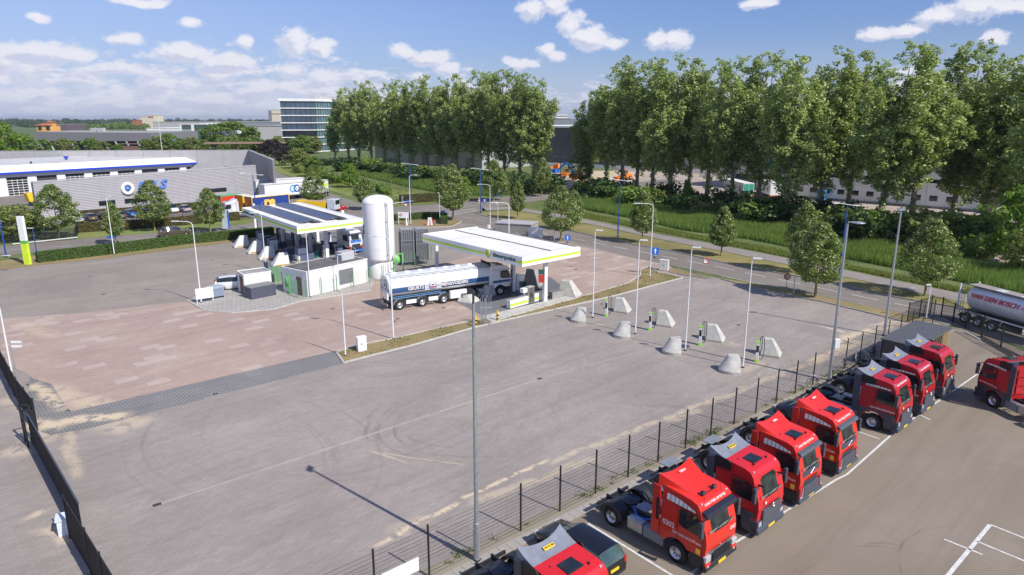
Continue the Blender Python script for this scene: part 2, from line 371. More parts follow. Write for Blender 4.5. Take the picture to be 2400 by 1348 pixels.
# ======================= GROUND =======================
def sheet(name, px, z, m, world=None, thick=0):
    pts = [G(*p) for p in px] if px else [Vector((*p, 0)) for p in world]
    me = bpy.data.meshes.new(name)
    tri = tessellate_polygon([[Vector((p.x, p.y, 0)) for p in pts]]); fs = []
    for t in tri:
        a = (pts[t[1]] - pts[t[0]]).cross(pts[t[2]] - pts[t[0]]).z; fs.append(t if a > 0 else t[::-1])
    me.from_pydata([(p.x, p.y, z) for p in pts], [], [tuple(f) for f in fs]); me.materials.append(m); me.update()
    return tag(ob(name, me), kind='structure')
grassm = ground_mat('grass_ground', (.115, .16, .045), (.20, .19, .075), .35, rough=.95, grain=.3)
dry = ground_mat('dry_verge', (.30, .225, .11), (.15, .17, .05), .3, rough=.95, grain=.35)
lawn = ground_mat('mown_grass', (.185, .23, .06), (.30, .26, .10), .25, rough=.95, grain=.25)
farm = ground_mat('far_land', (.10, .15, .05), (.22, .22, .10), .4, rough=.95)
g = sheet('ground', None, -.05, farm, world=[(-9000, -60), (9000, -60), (9000, 12000), (-9000, 12000)])
ug = G(1000, 1120); 
tracks = [(G(1090, 985).x, G(1090, 985).y, 4.2, 7.8, .42), (G(800, 960).x, G(800, 960).y, 9, 15, .25), (G(250, 1150).x, G(250, 1150).y, 11, 16, .2), (G(1500, 820).x, G(1500, 820).y, 10, 14, .25), (G(900, 620).x, G(900, 620).y, 30, 46, .22)]
def sl(a, b, w, s): A = G(*a); B = G(*b); return (A.x, A.y, B.x, B.y, w, s)
sand = [sl((880, 1278), (1080, 1172), .26, 1), sl((1080, 1172), (1280, 1078), .22, 1), sl((1290, 1085), (1650, 945), .35, .55), sl((900, 1260), (1000, 1215), .7, .35), sl((1650, 950), (1900, 850), .5, .6), sl((1900, 850), (2010, 800), .8, .9), sl((1960, 800), (2060, 770), .9, .9), sl((2060, 770), (2110, 752), 1.2, .9),
        sl((1985, 780), (1925, 765), .4, .8), sl((20, 930), (330, 1000), 2.2, .55), sl((60, 1010), (180, 985), 1.6, .8), sl((100, 1240), (170, 1270), .6, .7), sl((180, 1120), (150, 1010), .5, .5), sl((60, 1215), (110, 1195), .35, .8), sl((150, 975), (800, 850), .35, .4), sl((860, 1055), (950, 1085), .15, .5), sl((20, 1070), (120, 1010), 1.4, .6),
        sl((1100, 1180), (1400, 1075), .5, .5), sl((1560, 985), (1640, 960), .6, .6), sl((1350, 765), (1420, 760), .4, .35), sl((1700, 878), (1790, 850), .7, .35), sl((1660, 790), (1730, 812), .8, .3), sl((870, 1060), (1090, 1090), .10, .5)]
greyp = ground_mat('grey_pavers', (.302, .264, .240), (.372, .330, .298), .12, brick=(.42, .21, .016, .88), lines=[sl((372, 1182), (1262, 889), .16, .7), sl((1270, 886), (1730, 763), .14, .4)], sand=sand, tracks=tracks, rot=44)
forem = ground_mat('forecourt_pavers', (.290, .254, .222), (.340, .297, .258), .14, brick=(.42, .21, .016, .82), tracks=[(G(350, 660).x, G(350, 660).y, 10, 30, .35)], rot=44)
redp = ground_mat('red_pavers', (.400, .300, .252), (.46, .375, .315), .12, brick=(.42, .21, .018, .8), extra='patches', lines=[sl((170, 968), (780, 826), .12, .55), sl((0, 752), (430, 709), .12, .3)], sand=[sl((60, 900), (260, 960), 1.6, .6), sl((330, 975), (760, 830), .5, .4), sl((40, 760), (140, 790), 1.2, .4)], rot=44)
darkp = ground_mat('dark_pavers', (.145, .140, .142), (.21, .20, .19), .2, brick=(.42, .21, .03, 2.0), sand=[sl((130, 990), (300, 975), 1.1, 1), sl((300, 990), (500, 930), .3, .7), sl((80, 900), (150, 960), .8, .9), sl((70, 990), (150, 1000), 1.2, 1)], rot=44)
asph = ground_mat('truck_yard_asphalt', (.238, .196, .150), (.28, .235, .185), .1, tracks=[(G(2200, 1500).x, G(2200, 1500).y, 6, 7.2, .6), (G(2420, 1400).x, G(2420, 1400).y, 5, 6, .8), (G(2330, 960).x, G(2330, 960).y, 4, 6, .4)], rot=44)
roadm = ground_mat('road_asphalt', (.215, .190, .165), (.255, .225, .20), .12, rot=-30)
pathm = ground_mat('cycle_path_paving', (.27, .235, .215), (.31, .27, .25), .1, rot=-30)
beigep = ground_mat('beige_paving', (.40, .335, .28), (.45, .38, .32), .15, rot=-30)
slabm = ground_mat('concrete_slabs', (.40, .375, .345), (.45, .42, .39), .12, brick=(.5, .5, .03, .7), rot=48)
fuelm = ground_mat('fuel_floor', (.16, .165, .175), (.21, .21, .22), .2, rot=40)

# big grassed block and lawns
sheet('grass_verge', None, -.02, grassm, world=[(-160, 60), (200, 30), (230, 170), (120, 330), (-60, 360), (-180, 260)])
sheet('forecourt_pavement', [(-350, 820), (0, 632), (85, 622), (240, 605), (640, 556), (660, 548), (700, 525), (860, 507), (930, 527), (1060, 520), (1270, 547), (1500, 610), (1650, 645), (1700, 662), (1600, 720), (800, 900), (-350, 900)], 0, forem)
sheet('yard_pavement', [(150, 1002), (805, 852), (1110, 768), (1330, 720), (1590, 657), (1660, 648), (1700, 655), (1800, 683), (1927, 707), (2126, 755), (2195, 752), (2050, 850), (1900, 925), (1500, 1125), (1050, 1348), (850, 1440), (300, 1700), (-400, 1900), (-900, 1400), (-500, 950), (-60, 850), (60, 900)], .008, greyp)
sheet('red_paved_area', [(-60, 775), (0, 748), (200, 733), (430, 707), (520, 700), (640, 715), (720, 700), (880, 660), (1000, 632), (1180, 575), (1300, 560), (1365, 580), (1498, 607), (1570, 622), (1590, 650), (1500, 668), (1330, 716), (1110, 762), (795, 835), (168, 966), (70, 880), (-60, 815)], .012, redp)
sheet('dark_paver_strip', [(168, 965), (785, 823), (808, 851), (210, 1004), (120, 1020), (60, 1000), (110, 960)], .016, darkp)
sheet('dark_paver_strip', [(70, 885), (120, 900), (160, 960), (110, 985), (60, 970)], .0165, darkp)
sheet('truck_yard_pavement', [(1010, 1348), (1230, 1265), (1500, 1130), (1800, 985), (1960, 905), (2100, 830), (2215, 765), (2290, 775), (2480, 860), (2900, 1100), (3300, 1700), (900, 1750), (700, 1440)], .02, asph)
roadpx = [(-700, 665), (0, 600), (104, 590), (267, 570), (380, 556), (504, 550), (659, 531), (720, 524), (850, 512), (925, 506), (1000, 503), (1065, 512), (1085, 522), (1270, 560), (1362, 578), (1498, 606), (1661, 641), (1860, 680), (2135, 739), (2240, 765), (2500, 845),
          (2700, 830), (2400, 757), (2230, 719), (2085, 695), (1933, 660), (1800, 636), (1701, 617), (1579, 590), (1455, 568), (1335, 541), (1200, 520), (1140, 508), (1112, 500), (1128, 490), (1190, 481), (1290, 466), (1400, 450), (1500, 439), (1610, 424), (1560, 420), (1400, 436), (1275, 449), (1195, 460), (1122, 467), (1050, 476), (922, 485), (850, 479), (800, 462), (755, 445), (720, 470), (760, 500), (659, 514), (564, 526), (463, 541), (380, 544), (148, 563), (0, 578), (-700, 640)]
sheet('road', roadpx, -.004, roadm)
sheet('service_yard_road', [(640, 400), (755, 445), (800, 462), (850, 480), (800, 500), (650, 508), (200, 520), (-300, 560), (-500, 470), (-50, 380), (400, 372)], -.008, roadm)
path = [(1130, 487), (1200, 484), (1300, 500), (1420, 524), (1560, 552), (1700, 577), (1850, 606), (2000, 637), (2150, 668), (2300, 697), (2500, 735)]
pathlo = [(1130, 494), (1200, 490), (1300, 508), (1420, 533), (1560, 563), (1700, 590), (1850, 621), (2000, 653), (2150, 686), (2300, 716), (2500, 760)]
sheet('cycle_path', path + pathlo[::-1], .0, pathm)
# dry verges between path and road, and the strips round the yard
sheet('road_verge', [(1112, 499), (1200, 493), (1300, 510), (1420, 535), (1560, 565), (1700, 592), (1850, 623), (2000, 655), (2150, 688), (2300, 718), (2400, 755), (2230, 717), (2085, 693), (1933, 658), (1800, 634), (1701, 615), (1579, 588), (1455, 566), (1335, 539), (1200, 518), (1140, 507)], .01, ground_mat('verge_grass', (.235, .215, .075), (.33, .245, .12), .3, rough=.95, grain=.3))
def kerb(px, w=.14, h=.12, m=None, name='kerb', off=0):
    pts = [G(*p) for p in px]; b = MB()
    for a, c in zip(pts, pts[1:]):
        d = (c - a).normalized(); n = Vector((-d.y, d.x, 0)) * w / 2
        b.add([a - n, c - n, c + n, a + n] + [p + Vector((0, 0, h)) for p in (a - n, c - n, c + n, a + n)], [(0, 1, 5, 4), (1, 2, 6, 5), (2, 3, 7, 6), (3, 0, 4, 7), (4, 5, 6, 7)])
    return tag(b.build(name, m or conc), kind='structure')
kerb([(1112, 499), (1140, 508), (1200, 520), (1335, 541), (1455, 568), (1579, 590), (1701, 617), (1800, 636), (1933, 660), (2085, 695), (2230, 719), (2400, 757), (2600, 805)], .18, .12, concd)
kerb([(1690, 655), (1800, 684), (1927, 708), (2126, 756)], .18, .12, concd)
sheet('dry_verge', [(1700, 655), (1800, 684), (1927, 708), (2126, 756), (2190, 752), (2135, 740), (1860, 681), (1790, 668)], .03, dry)
# long grass island between red pavers and yard
isl = [(788, 826), (850, 808), (920, 795), (1000, 776), (1110, 752), (1160, 742), (1300, 712), (1400, 686), (1470, 665), (1500, 648), (1502, 632), (1520, 625), (1545, 640), (1600, 652), (1580, 657), (1440, 694), (1330, 719), (1180, 752), (1110, 769), (960, 812), (860, 837), (806, 851)]
sheet('grass_island', isl, .05, dry)
kerb(isl + [isl[0]], .16, .10)
sheet('small_verge', [(1560, 632), (1585, 630), (1665, 650), (1672, 655), (1655, 654), (1575, 640)], .05, dry); kerb([(1560, 632), (1575, 640), (1655, 654), (1672, 655), (1585, 630)], .16, .1, concd)
# hedge verge left, corner island by the junction
sheet('hedge_verge', [(0, 612), (88, 600), (300, 577), (510, 553), (660, 533), (660, 548), (640, 556), (240, 607), (85, 622), (0, 633), (-300, 665), (-300, 640)], .03, dry)
sheet('left_verge', [(-500, 640), (0, 578), (148, 563), (380, 544), (463, 541), (564, 526), (659, 514), (650, 509), (560, 517), (270, 535), (150, 548), (0, 560), (-500, 600)], .01, lawn)
sheet('corner_island', [(925, 512), (1000, 505), (1055, 512), (1080, 520), (1060, 530), (1000, 533), (925, 528)], .05, dry); kerb([(925, 529), (1000, 534), (1060, 531), (1082, 520), (1055, 511)], .16, .1)
sheet('junction_verge', [(922, 484), (1048, 474), (1040, 466), (925, 468)], .02, lawn)
sheet('cycle_crossing', [(1050, 498), (1130, 486), (1140, 493), (1060, 508)], .0, roadm)
sheet('field_lawn', [(690, 372), (770, 410), (900, 440), (1000, 458), (960, 470), (860, 472), (800, 455), (755, 440), (640, 400), (650, 375)], .02, lawn)
sheet('kiosk_island', [(438, 705), (470, 690), (560, 672), (700, 655), (850, 640), (880, 660), (870, 680), (705, 706), (640, 725), (545, 733), (480, 727)], .06, slabm)
kerb([(438, 705), (480, 728), (545, 734), (640, 726), (705, 707), (870, 681)], .14, .09)
sheet('lorry_yard_pavement', [(1530, 470), (1700, 492), (1800, 500), (1950, 530), (2200, 575), (2300, 620), (2500, 640), (2600, 520), (2200, 480), (1900, 440), (1700, 405), (1500, 390), (1400, 405), (1330, 420), (1290, 445), (1400, 448), (1500, 450)], -.01, beigep)
sheet('fuel_island_floor', [(1062, 705), (1190, 688), (1200, 640), (1290, 650), (1345, 692), (1240, 722), (1140, 745)], .02, fuelm)
sheet('fuel_island_floor', [(600, 600), (660, 560), (850, 535), (900, 560), (900, 630), (760, 650), (640, 640)], .02, fuelm)  # dark floor tone makes up for missing shade under the left canopy
b = MB()
pp = [G(*p) for p in ((1130, 744), (1345, 692), (1352, 700), (1150, 757))]; b.plan([(p.x, p.y) for p in pp], .02, .14); tag(b.build('kerb', conc), kind='structure')
# paving slabs strip along the near fence: each slab a part
A = G(1000, 1352); B = G(2212, 757); du = (B - A); L = du.length; du.normalize(); dn = Vector((du.y, -du.x, 0))
strip = tag(MB().plan([tuple((A - dn * .5)[:2]), tuple((A + dn * .35)[:2]), tuple((B + dn * .35)[:2]), tuple((B - dn * .5)[:2])], -.02, .045).build('fence_strip', ground_mat('sandy_soil', (.33, .285, .225), (.22, .21, .13), .3, rot=44, grain=.3)), kind='structure')
sm_ = MB().box(.008, .492, .008, .292, 0, .05).mesh('slab', mat('slab_concrete', (.36, .33, .295), .9, var=.2, sc=.9, bump=.2)); k = 0; rs_ = random.Random(3)
while k * .5 < min(L, 60):
    for j in range(2):
        if k > 55 and j: continue
        p = A + du * (k * .5) + dn * (.36 + j * .3); o = ob('slab', sm_, strip, (p.x, p.y, .012 + rs_.uniform(0, .008)), ang((0, 0), du) + rs_.uniform(-.01, .01))
        o.scale = (1, -1, 1)
    k += 1
kerb([(1010, 1362), (1232, 1272), (1505, 1134), (1805, 987)], .12, .02)
# weeds along the fence
def tufts(name, pts, hgt, size, m, seed, stuffkind=True):
    rs = np.random.RandomState(seed); P_ = np.array(pts); n = len(P_)
    C = P_ + rs.normal(size=(n, 3)) * np.array([.05, .05, 0]); C[:, 2] = P_[:, 2] + rs.uniform(.02, 1, n) * hgt * rs.uniform(.4, 1, n)
    return leaf_mesh(name, C, rs.normal(size=(n, 3)) * [1, 1, .6], size * rs.uniform(.6, 1.3, n), [m], rs.uniform(0, 1, n), asp=.9)
weedm = leafmat('weed_leaf', (.05, .09, .015), (.10, .16, .03), (.20, .24, .05))
pts = []
for i in range(46):
    s = rs_.uniform(0, .93) * L * (.98); q = A + du * s - dn * rs_.uniform(.05, .45); r = rs_.uniform(.1, .45)
    for _ in range(int(70 * r * 2)): pts.append((q.x + rs_.gauss(0, r * .55), q.y + rs_.gauss(0, r * .4), .03))
tag(ob('weeds', tufts('weeds', pts, .22, .05, weedm, 2)), 'low green weeds growing along the foot of the black mesh fence', 'weeds', kind='stuff')
# grass tufts on the island
tm = leafmat('dry_grass_blade', (.10, .13, .03), (.20, .19, .06), (.34, .27, .13))
ip = [G(*p) for p in isl]; pts = []
tris = tessellate_polygon([[Vector((p.x, p.y, 0)) for p in ip]])
ar = [abs((ip[t[1]] - ip[t[0]]).cross(ip[t[2]] - ip[t[0]]).z) / 2 for t in tris]
for t, a in zip(tris, ar):
    for _ in range(int(a * 38)):
        u_, v_ = rs_.random(), rs_.random()
        if u_ + v_ > 1: u_, v_ = 1 - u_, 1 - v_
        p = ip[t[0]] + (ip[t[1]] - ip[t[0]]) * u_ + (ip[t[2]] - ip[t[0]]) * v_
        if math.sin(p.x * 1.7) + math.sin(p.y * 1.3 + p.x) + rs_.gauss(0, .7) > .1: pts.append((p.x, p.y, .05))
tag(ob('grass', tufts('grass', pts, .12, .07, tm, 3)), 'patchy dry grass on the long island beside the red pavers', 'grass', kind='stuff')

# road markings: each dash a part of the road
linem = mat('road_marking_paint', (.62, .61, .58), .7, var=.18, sc=4, dirt=.25)
road = bpy.data.objects['road']
def dash(a, b, w, parent, z=.004, name='lane_dash'):
    a = Vector(a); b = Vector(b); d = (b - a).normalized(); n = Vector((-d.y, d.x, 0)) * w / 2
    o = MB().poly([tuple(p + Vector((0, 0, z))) for p in (a - n, b - n, b + n, a + n)]).build(name, linem, parent); return o
def dashes(px, on, off, w, parent, z=.004, name='lane_dash', start=0):
    P_ = [G(*p) for p in px]; s = start
    seg = [(P_[i + 1] - P_[i]).length for i in range(len(P_) - 1)]; tot = sum(seg)
    def at(x):
        for i, q in enumerate(seg):
            if x <= q: return P_[i].lerp(P_[i + 1], x / q)
            x -= q
        return P_[-1]
    while s + on < tot: dash(at(s), at(s + on), w, parent, z, name); s += on + off
dashes([(1085, 508), (1140, 519), (1200, 531), (1297, 550), (1516, 593), (1678, 625), (1850, 660), (2041, 700), (2230, 737), (2480, 795)], 3.0, 1.6, .14, road)
dashes([(0, 589), (70, 582), (155, 577), (260, 567), (345, 557), (460, 549), (560, 539), (659, 521), (760, 511)], 3.0, 3.0, .14, road)
dashes([(930, 495), (1050, 489), (1140, 477)], 1.0, 1.0, .14, road); dashes([(1200, 470), (1300, 457), (1400, 445), (1500, 434)], 3, 3, .14, road)
dashes([(1362, 579), (1498, 607)], 30, 1, .1, road); dash(G(1366, 580), G(1500, 608), .12, road, name='edge_line'); dash(G(1690, 647), G(1850, 679), .12, road, name='edge_line')
for r_ in (((1046, 500), (1118, 488)), ((1052, 505), (1122, 492))): dashes(r_, .5, .5, .5, bpy.data.objects['cycle_crossing'], name='crossing_block')
dashes([(950, 502), (1046, 499)], .5, .5, .3, road, name='give_way_mark')
cyc = bpy.data.objects['cycle_path']
dashes([(1150, 489), (1200, 487), (1300, 504), (1420, 528), (1560, 557), (1700, 583), (1850, 613), (2000, 645), (2150, 677), (2300, 706)], .5, 5.2, .12, cyc, .006)
# bay lines of the truck yard (object = painted line on the asphalt)
ty = bpy.data.objects['truck_yard_pavement']
for a_, b_, w_ in (((1378, 1228), (1600, 1365), .12), ((1715, 1278), (1960, 1125), .12), ((1985, 1113), (2100, 1010), .12), ((2010, 1012), (2062, 1030), .10), ((1620, 1345), (1715, 1278), .12), ((1960, 1125), (1985, 1113), .12), ((2100, 1010), (2330, 850), .12),
                    ((2213, 1360), (2320, 1231), .17), ((2322, 1231), (2420, 1270), .10), ((2290, 1270), (2430, 1328), .10), ((2213, 1265), (2303, 1301), .10), ((1860, 1100), (1925, 1130), .1), ((2130, 960), (2180, 985), .1)):
    dash(G(*a_), G(*b_), w_, ty, .026, 'bay_line')
# drains and manholes
dr = mat('cast_iron', (.05, .045, .04), .7, var=.3)
dm = MB().box(-.20, .20, -.14, .14, 0, .012); dm.box(-.26, .26, -.19, .19, 0, .006, 1); dme = dm.mesh('drain', [dr, concd]); yp = bpy.data.objects['yard_pavement']
for i, q in enumerate(((368, 1184), (1265, 888), (1410, 713), (1731, 762), (1040, 722), (505, 924), (925, 754), (932, 748), (1352, 745))):
    ob('drain_cover', dme, yp, G(*q) + Vector((0, 0, .013)), R(35))
fp = bpy.data.objects['forecourt_pavement']
for q in ((210, 648), (243, 690), (497, 609), (528, 643), (1560, 622), (1350, 632), (780, 724), (1490, 566)): ob('drain_cover', dme, fp, G(*q) + Vector((0, 0, .016)), R(35))

# reeds and rough grass of the ditch: a mass of blades
reedm = leafmat('reed_blade', (.075, .135, .028), (.14, .22, .045), (.26, .34, .09), .35)
roughm = leafmat('rough_grass_blade', (.10, .15, .03), (.18, .23, .05), (.32, .32, .12), .3)
def blades(name, poly, n, h0, h1, wd, m, seed, label, zf=None):
    rs = np.random.RandomState(seed); P_ = [G(*p) for p in poly]; tr = tessellate_polygon([[Vector((p.x, p.y, 0)) for p in P_]])
    a = np.array([abs((P_[t[1]] - P_[t[0]]).cross(P_[t[2]] - P_[t[0]]).z) for t in tr]); idx = rs.choice(len(tr), n, p=a / a.sum())
    T3 = np.array([[tuple(P_[i]) for i in t] for t in tr])[idx]; u = rs.rand(n, 1); v = rs.rand(n, 1); f = (u + v) > 1; u[f] = 1 - u[f]; v[f] = 1 - v[f]
    C = T3[:, 0] + (T3[:, 1] - T3[:, 0]) * u + (T3[:, 2] - T3[:, 0]) * v
    lump = .5 + .25 * np.sin(C[:, 0] * .7 + np.sin(C[:, 1] * .4)) + .25 * np.sin(C[:, 1] * .9 + C[:, 0] * .3)
    h = (h0 + (h1 - h0) * rs.rand(n)) * (.65 + .55 * lump); a_ = rs.rand(n) * 6.28; w_ = wd * rs.uniform(.6, 1.4, n)
    lx = rs.normal(size=n) * .22 * h + .12 * h; ly = rs.normal(size=n) * .18 * h; V = np.zeros((n, 3, 3)); ca, sa = np.cos(a_) * w_, np.sin(a_) * w_
    V[:, 0] = C; V[:, 1] = C; V[:, 2] = C; V[:, 0, 0] -= ca; V[:, 0, 1] -= sa; V[:, 1, 0] += ca; V[:, 1, 1] += sa; V[:, 2, 0] += lx; V[:, 2, 1] += ly; V[:, 2, 2] += h
    me = bpy.data.meshes.new(name); me.vertices.add(3 * n); me.vertices.foreach_set('co', V.reshape(-1).astype(np.float32)); me.loops.add(3 * n); me.loops.foreach_set('vertex_index', np.arange(3 * n, dtype=np.int32))
    me.polygons.add(n); me.polygons.foreach_set('loop_start', np.arange(0, 3 * n, 3, dtype=np.int32)); me.polygons.foreach_set('loop_total', np.full(n, 3, dtype=np.int32))
    at = me.attributes.new('lv', 'FLOAT', 'FACE'); at.data.foreach_set('value', np.clip(rs.rand(n) * .7 + lump * .3, 0, 1).astype(np.float32)); me.materials.append(m); me.update(calc_edges=True)
    return tag(ob(name, me), label, 'grass', kind='stuff')
blades('reeds', [(1345, 487), (1480, 512), (1600, 540), (1760, 562), (1900, 590), (2050, 620), (2200, 650), (2420, 700), (2420, 640), (2200, 605), (2000, 560), (1850, 530), (1700, 505), (1550, 485), (1420, 468), (1340, 470)], 95000, .6, 1.45, .055, reedm, 11, 'tall green reeds filling the ditch right of the cycle path')
blades('reeds', [(870, 418), (960, 440), (1060, 458), (1160, 460), (1260, 452), (1280, 440), (1150, 440), (1000, 425), (870, 408), (790, 385), (780, 392)], 32000, .6, 1.4, .09, reedm, 12, 'green reeds in the ditch under the left poplar group')
blades('rough_grass', [(1345, 495), (1480, 522), (1620, 550), (1760, 574), (1900, 603), (2060, 638), (2200, 666), (2420, 712), (2420, 720), (2300, 696), (2000, 634), (1700, 574), (1420, 520), (1300, 498)], 36000, .15, .5, .045, roughm, 13, 'rough yellow green grass edging the cycle path')
blades('rough_grass', [(700, 385), (860, 425), (960, 450), (930, 465), (860, 462), (790, 445), (745, 430), (660, 398)], 9000, .1, .45, .09, roughm, 14, 'rough grass bank beside the service road entrance')
# ======================= TREES =======================
barkm = mat('bark', (.16, .13, .10), .9, var=.3, sc=2, bump=.4, bsc=12)
barkp = mat('poplar_bark', (.24, .20, .165), .9, var=.3, sc=1.2, bump=.4, bsc=12)
barkg = mat('lichen_bark', (.27, .24, .09), .9, var=.25, sc=3)
popm = leafmat('poplar_leaf', (.08, .125, .033), (.24, .315, .09), (.56, .62, .26), .26)
linm = leafmat('linden_leaf', (.06, .10, .022), (.13, .19, .04), (.25, .31, .08), .3, pale=(.50, .56, .27), pf=.24)
broadm = leafmat('broad_leaf', (.06, .11, .022), (.13, .21, .04), (.26, .35, .08), .3)
limem = leafmat('bright_leaf', (.08, .16, .015), (.15, .26, .03), (.26, .38, .06), .35)
darkl = leafmat('shrub_leaf', (.018, .042, .012), (.04, .08, .02), (.09, .15, .035), .2)
copper = leafmat('copper_leaf', (.018, .014, .014), (.035, .026, .024), (.07, .045, .04), .1)
yelm = leafmat('olive_leaf', (.09, .12, .03), (.18, .22, .05), (.30, .33, .10), .3)
hedgel = leafmat('hedge_leaf', (.035, .075, .012), (.07, .135, .02), (.13, .22, .04), .2)
hedgeo = leafmat('brown_hedge_leaf', (.06, .045, .015), (.11, .085, .025), (.17, .14, .045), .15)

def trunk(h, r, lean, seed, limbs=6, lo=.3, spread=.9, rise=1.6):
    rs = random.Random(seed); b = MB(); pts = []; x = y = 0
    for i in range(7):
        t = i / 6; pts.append(Vector((lean * t * t * h + rs.uniform(-.08, .08) * r * 3 * t, rs.uniform(-.1, .1) * r * 3 * t, h * t)))
    for i in range(6): b.tube(pts[i], pts[i + 1], r * (1 - i / 6.6), r * (1 - (i + 1) / 6.6), 8, caps=False)
    for i in range(limbs):
        t = lo + (1 - lo) * (i + .5) / limbs * .9; k = min(5, int(t * 6)); p = pts[k].lerp(pts[k + 1], t * 6 - k); a = rs.uniform(0, 6.28); L_ = h * .16 * spread * (1.25 - t) * 2
        q = p + Vector((math.cos(a) * L_, math.sin(a) * L_, L_ * rise)); b.tube(p, p.lerp(q, .55), r * (1 - t) * .5 + .02, r * (1 - t) * .3 + .02, 5, caps=False); b.tube(p.lerp(q, .55), q + Vector((0, 0, L_ * .3)), r * (1 - t) * .3 + .02, .015, 5, caps=False)
    return b
def poplar_variant(i):
    """30 m tall unit poplar: upright plumes of leaf clumps on ascending limbs with gaps between them"""
    rs = random.Random(100 + i); h = 30; lean = [.02, .0, .03, .01, .045, -.01][i]
    tr = trunk(h * .90, .40, lean, i, 12, .26, .36, 2.2).mesh('poplar_trunk', barkp)
    C = []; Rr = []
    np_ = 16
    for k in range(np_):                      # plumes
        a = 6.283 * k / np_ * 1.9 + rs.uniform(-.4, .4); z0 = rs.uniform(5.5, 13) if k % 3 else rs.uniform(11, 17); z1 = min(h + .3, z0 + rs.uniform(9, 15)); r0 = rs.uniform(.6, 1.2); r1 = rs.uniform(2.4, 4.5)
        if z1 > h - 4: r1 *= .72
        wd = rs.uniform(1.4, 2.5); n = int((z1 - z0) * 3.6)
        for j in range(n):
            t = (j + rs.random()) / n; rr = r0 + (r1 - r0) * min(1, t * 1.7); ww = wd * math.sin(math.pi * (.12 + .83 * t)) ** .6; z = z0 + (z1 - z0) * t
            C.append((math.cos(a + .25 * t) * rr + rs.gauss(0, .45) * ww + lean * z * z / h, math.sin(a + .25 * t) * rr + rs.gauss(0, .45) * ww, z)); Rr.append(rs.uniform(.38, .85) * (.7 if t > .92 else 1))
    for k in range(45): z = rs.uniform(9, h - .5); C.append((lean * z * z / h + rs.gauss(0, .8), rs.gauss(0, .8), z)); Rr.append(rs.uniform(.4, .75))
    for j in range(12): z = h - 1.2 + rs.uniform(0, 2.0); C.append((lean * z + rs.uniform(-1.3, 1.3), rs.uniform(-1.3, 1.3), z)); Rr.append(rs.uniform(.25, .45))
    for k in range(14): z = rs.uniform(1.5, 9); C.append((lean * z * z / h + rs.gauss(0, .35), rs.gauss(0, .35), z)); Rr.append(rs.uniform(.3, .6))
    return tr, clumps('poplar_crown', C, Rr, 120, .20, popm, seed=i + 1, up=.5, flat=1.15)
POP = [poplar_variant(i) for i in range(6)]
PCOUNT = [0]
def poplar(px, pb, pt, label, group, wide=1.0):
    i = PCOUNT[0] % 6; PCOUNT[0] += 1; g_ = G(px, pb); h = HT(px, pb, pt); s = h / 30.5
    t = thing('poplar_tree', label, 'tree', (g_.x, g_.y, -.1), rnd.uniform(-.5, .5), group); t.scale = (s * wide, s * wide, s)
    ob('trunk', POP[i][0], t); ob('crown', POP[i][1], t)
ords = ['first', 'second', 'third', 'fourth', 'fifth', 'sixth', 'seventh', 'eighth', 'ninth', 'tenth', 'eleventh', 'twelfth', 'thirteenth', 'fourteenth', 'fifteenth', 'sixteenth', 'seventeenth', 'eighteenth', 'nineteenth', 'twentieth']
LP_ = [(786, 376, 268), (818, 380, 205), (843, 384, 192), (872, 388, 188), (903, 392, 196), (936, 396, 186), (968, 399, 190), (1002, 403, 176), (1037, 408, 184), (1072, 412, 172), (1108, 416, 166), (1145, 420, 172), (1182, 425, 163), (1218, 429, 170), (1252, 433, 182)]
for i, (x, y, t_) in enumerate(LP_): poplar(x, y, t_, ords[i] + ' poplar from the left in the tall row left of the dark hall', 'poplars of the left row', 1.3)
RP_ = [(1383, 430, 212), (1420, 438, 160), (1457, 445, 132), (1492, 450, 142), (1528, 455, 136), (1569, 468, 128), (1614, 466, 136), (1655, 475, 140), (1712, 487, 134), (1775, 490, 122), (1838, 522, 130), (1920, 512, 112), (1985, 505, 118), (2058, 543, 100), (2130, 546, 112), (2228, 533, 96), (2300, 548, 128), (2385, 560, 120), (2440, 600, 120)]
for i, (x, y, t_) in enumerate(RP_): poplar(x, y, t_, ords[i] + ' poplar from the left in the long tall row behind the reed ditch', 'poplars of the right row', 1.28 if i < 14 else 1.32)

def linden_variant(i):
    """unit linden, 8 m tall: clean stem, egg-shaped crown with pale leaf tips"""
    rs = random.Random(40 + i); C = []; Rr = []; fat = [1, .85, 1.1, .7][i]
    for k in range(230):
        z = rs.uniform(1.9, 8.0); t = (z - 1.9) / 6.1; env = 2.5 * fat * (math.sin(math.pi * t ** .62) ** .75 if t < .97 else .15); a = rs.uniform(0, 6.28); rr = env * rs.uniform(.35, 1) ** .5
        C.append((math.cos(a) * rr, math.sin(a) * rr, z)); Rr.append(rs.uniform(.32, .56))
    for k in range(5): C.append((rs.uniform(-.2, .2), rs.uniform(-.2, .2), 7.6 + k * .16)); Rr.append(.25)
    return trunk(7, .13, .0, i, 7, .32, .7, 1.2).mesh('linden_trunk', barkg), clumps('linden_crown', C, Rr, 300, .10, linm, seed=20 + i, up=.7, flat=.8)
LIN = [linden_variant(i) for i in range(4)]
def linden(px, pb, pt, label, v=0, wide=1.0, rz=0, cat='tree'):
    g_ = G(px, pb); s = HT(px, pb, pt) / 8.3; t = thing('linden_tree', label, cat, (g_.x, g_.y, 0), rz, 'round crowned street trees'); t.scale = (s * wide * 1.14, s * wide * 1.14, s)
    ob('trunk', LIN[v][0], t); ob('crown', LIN[v][1], t)
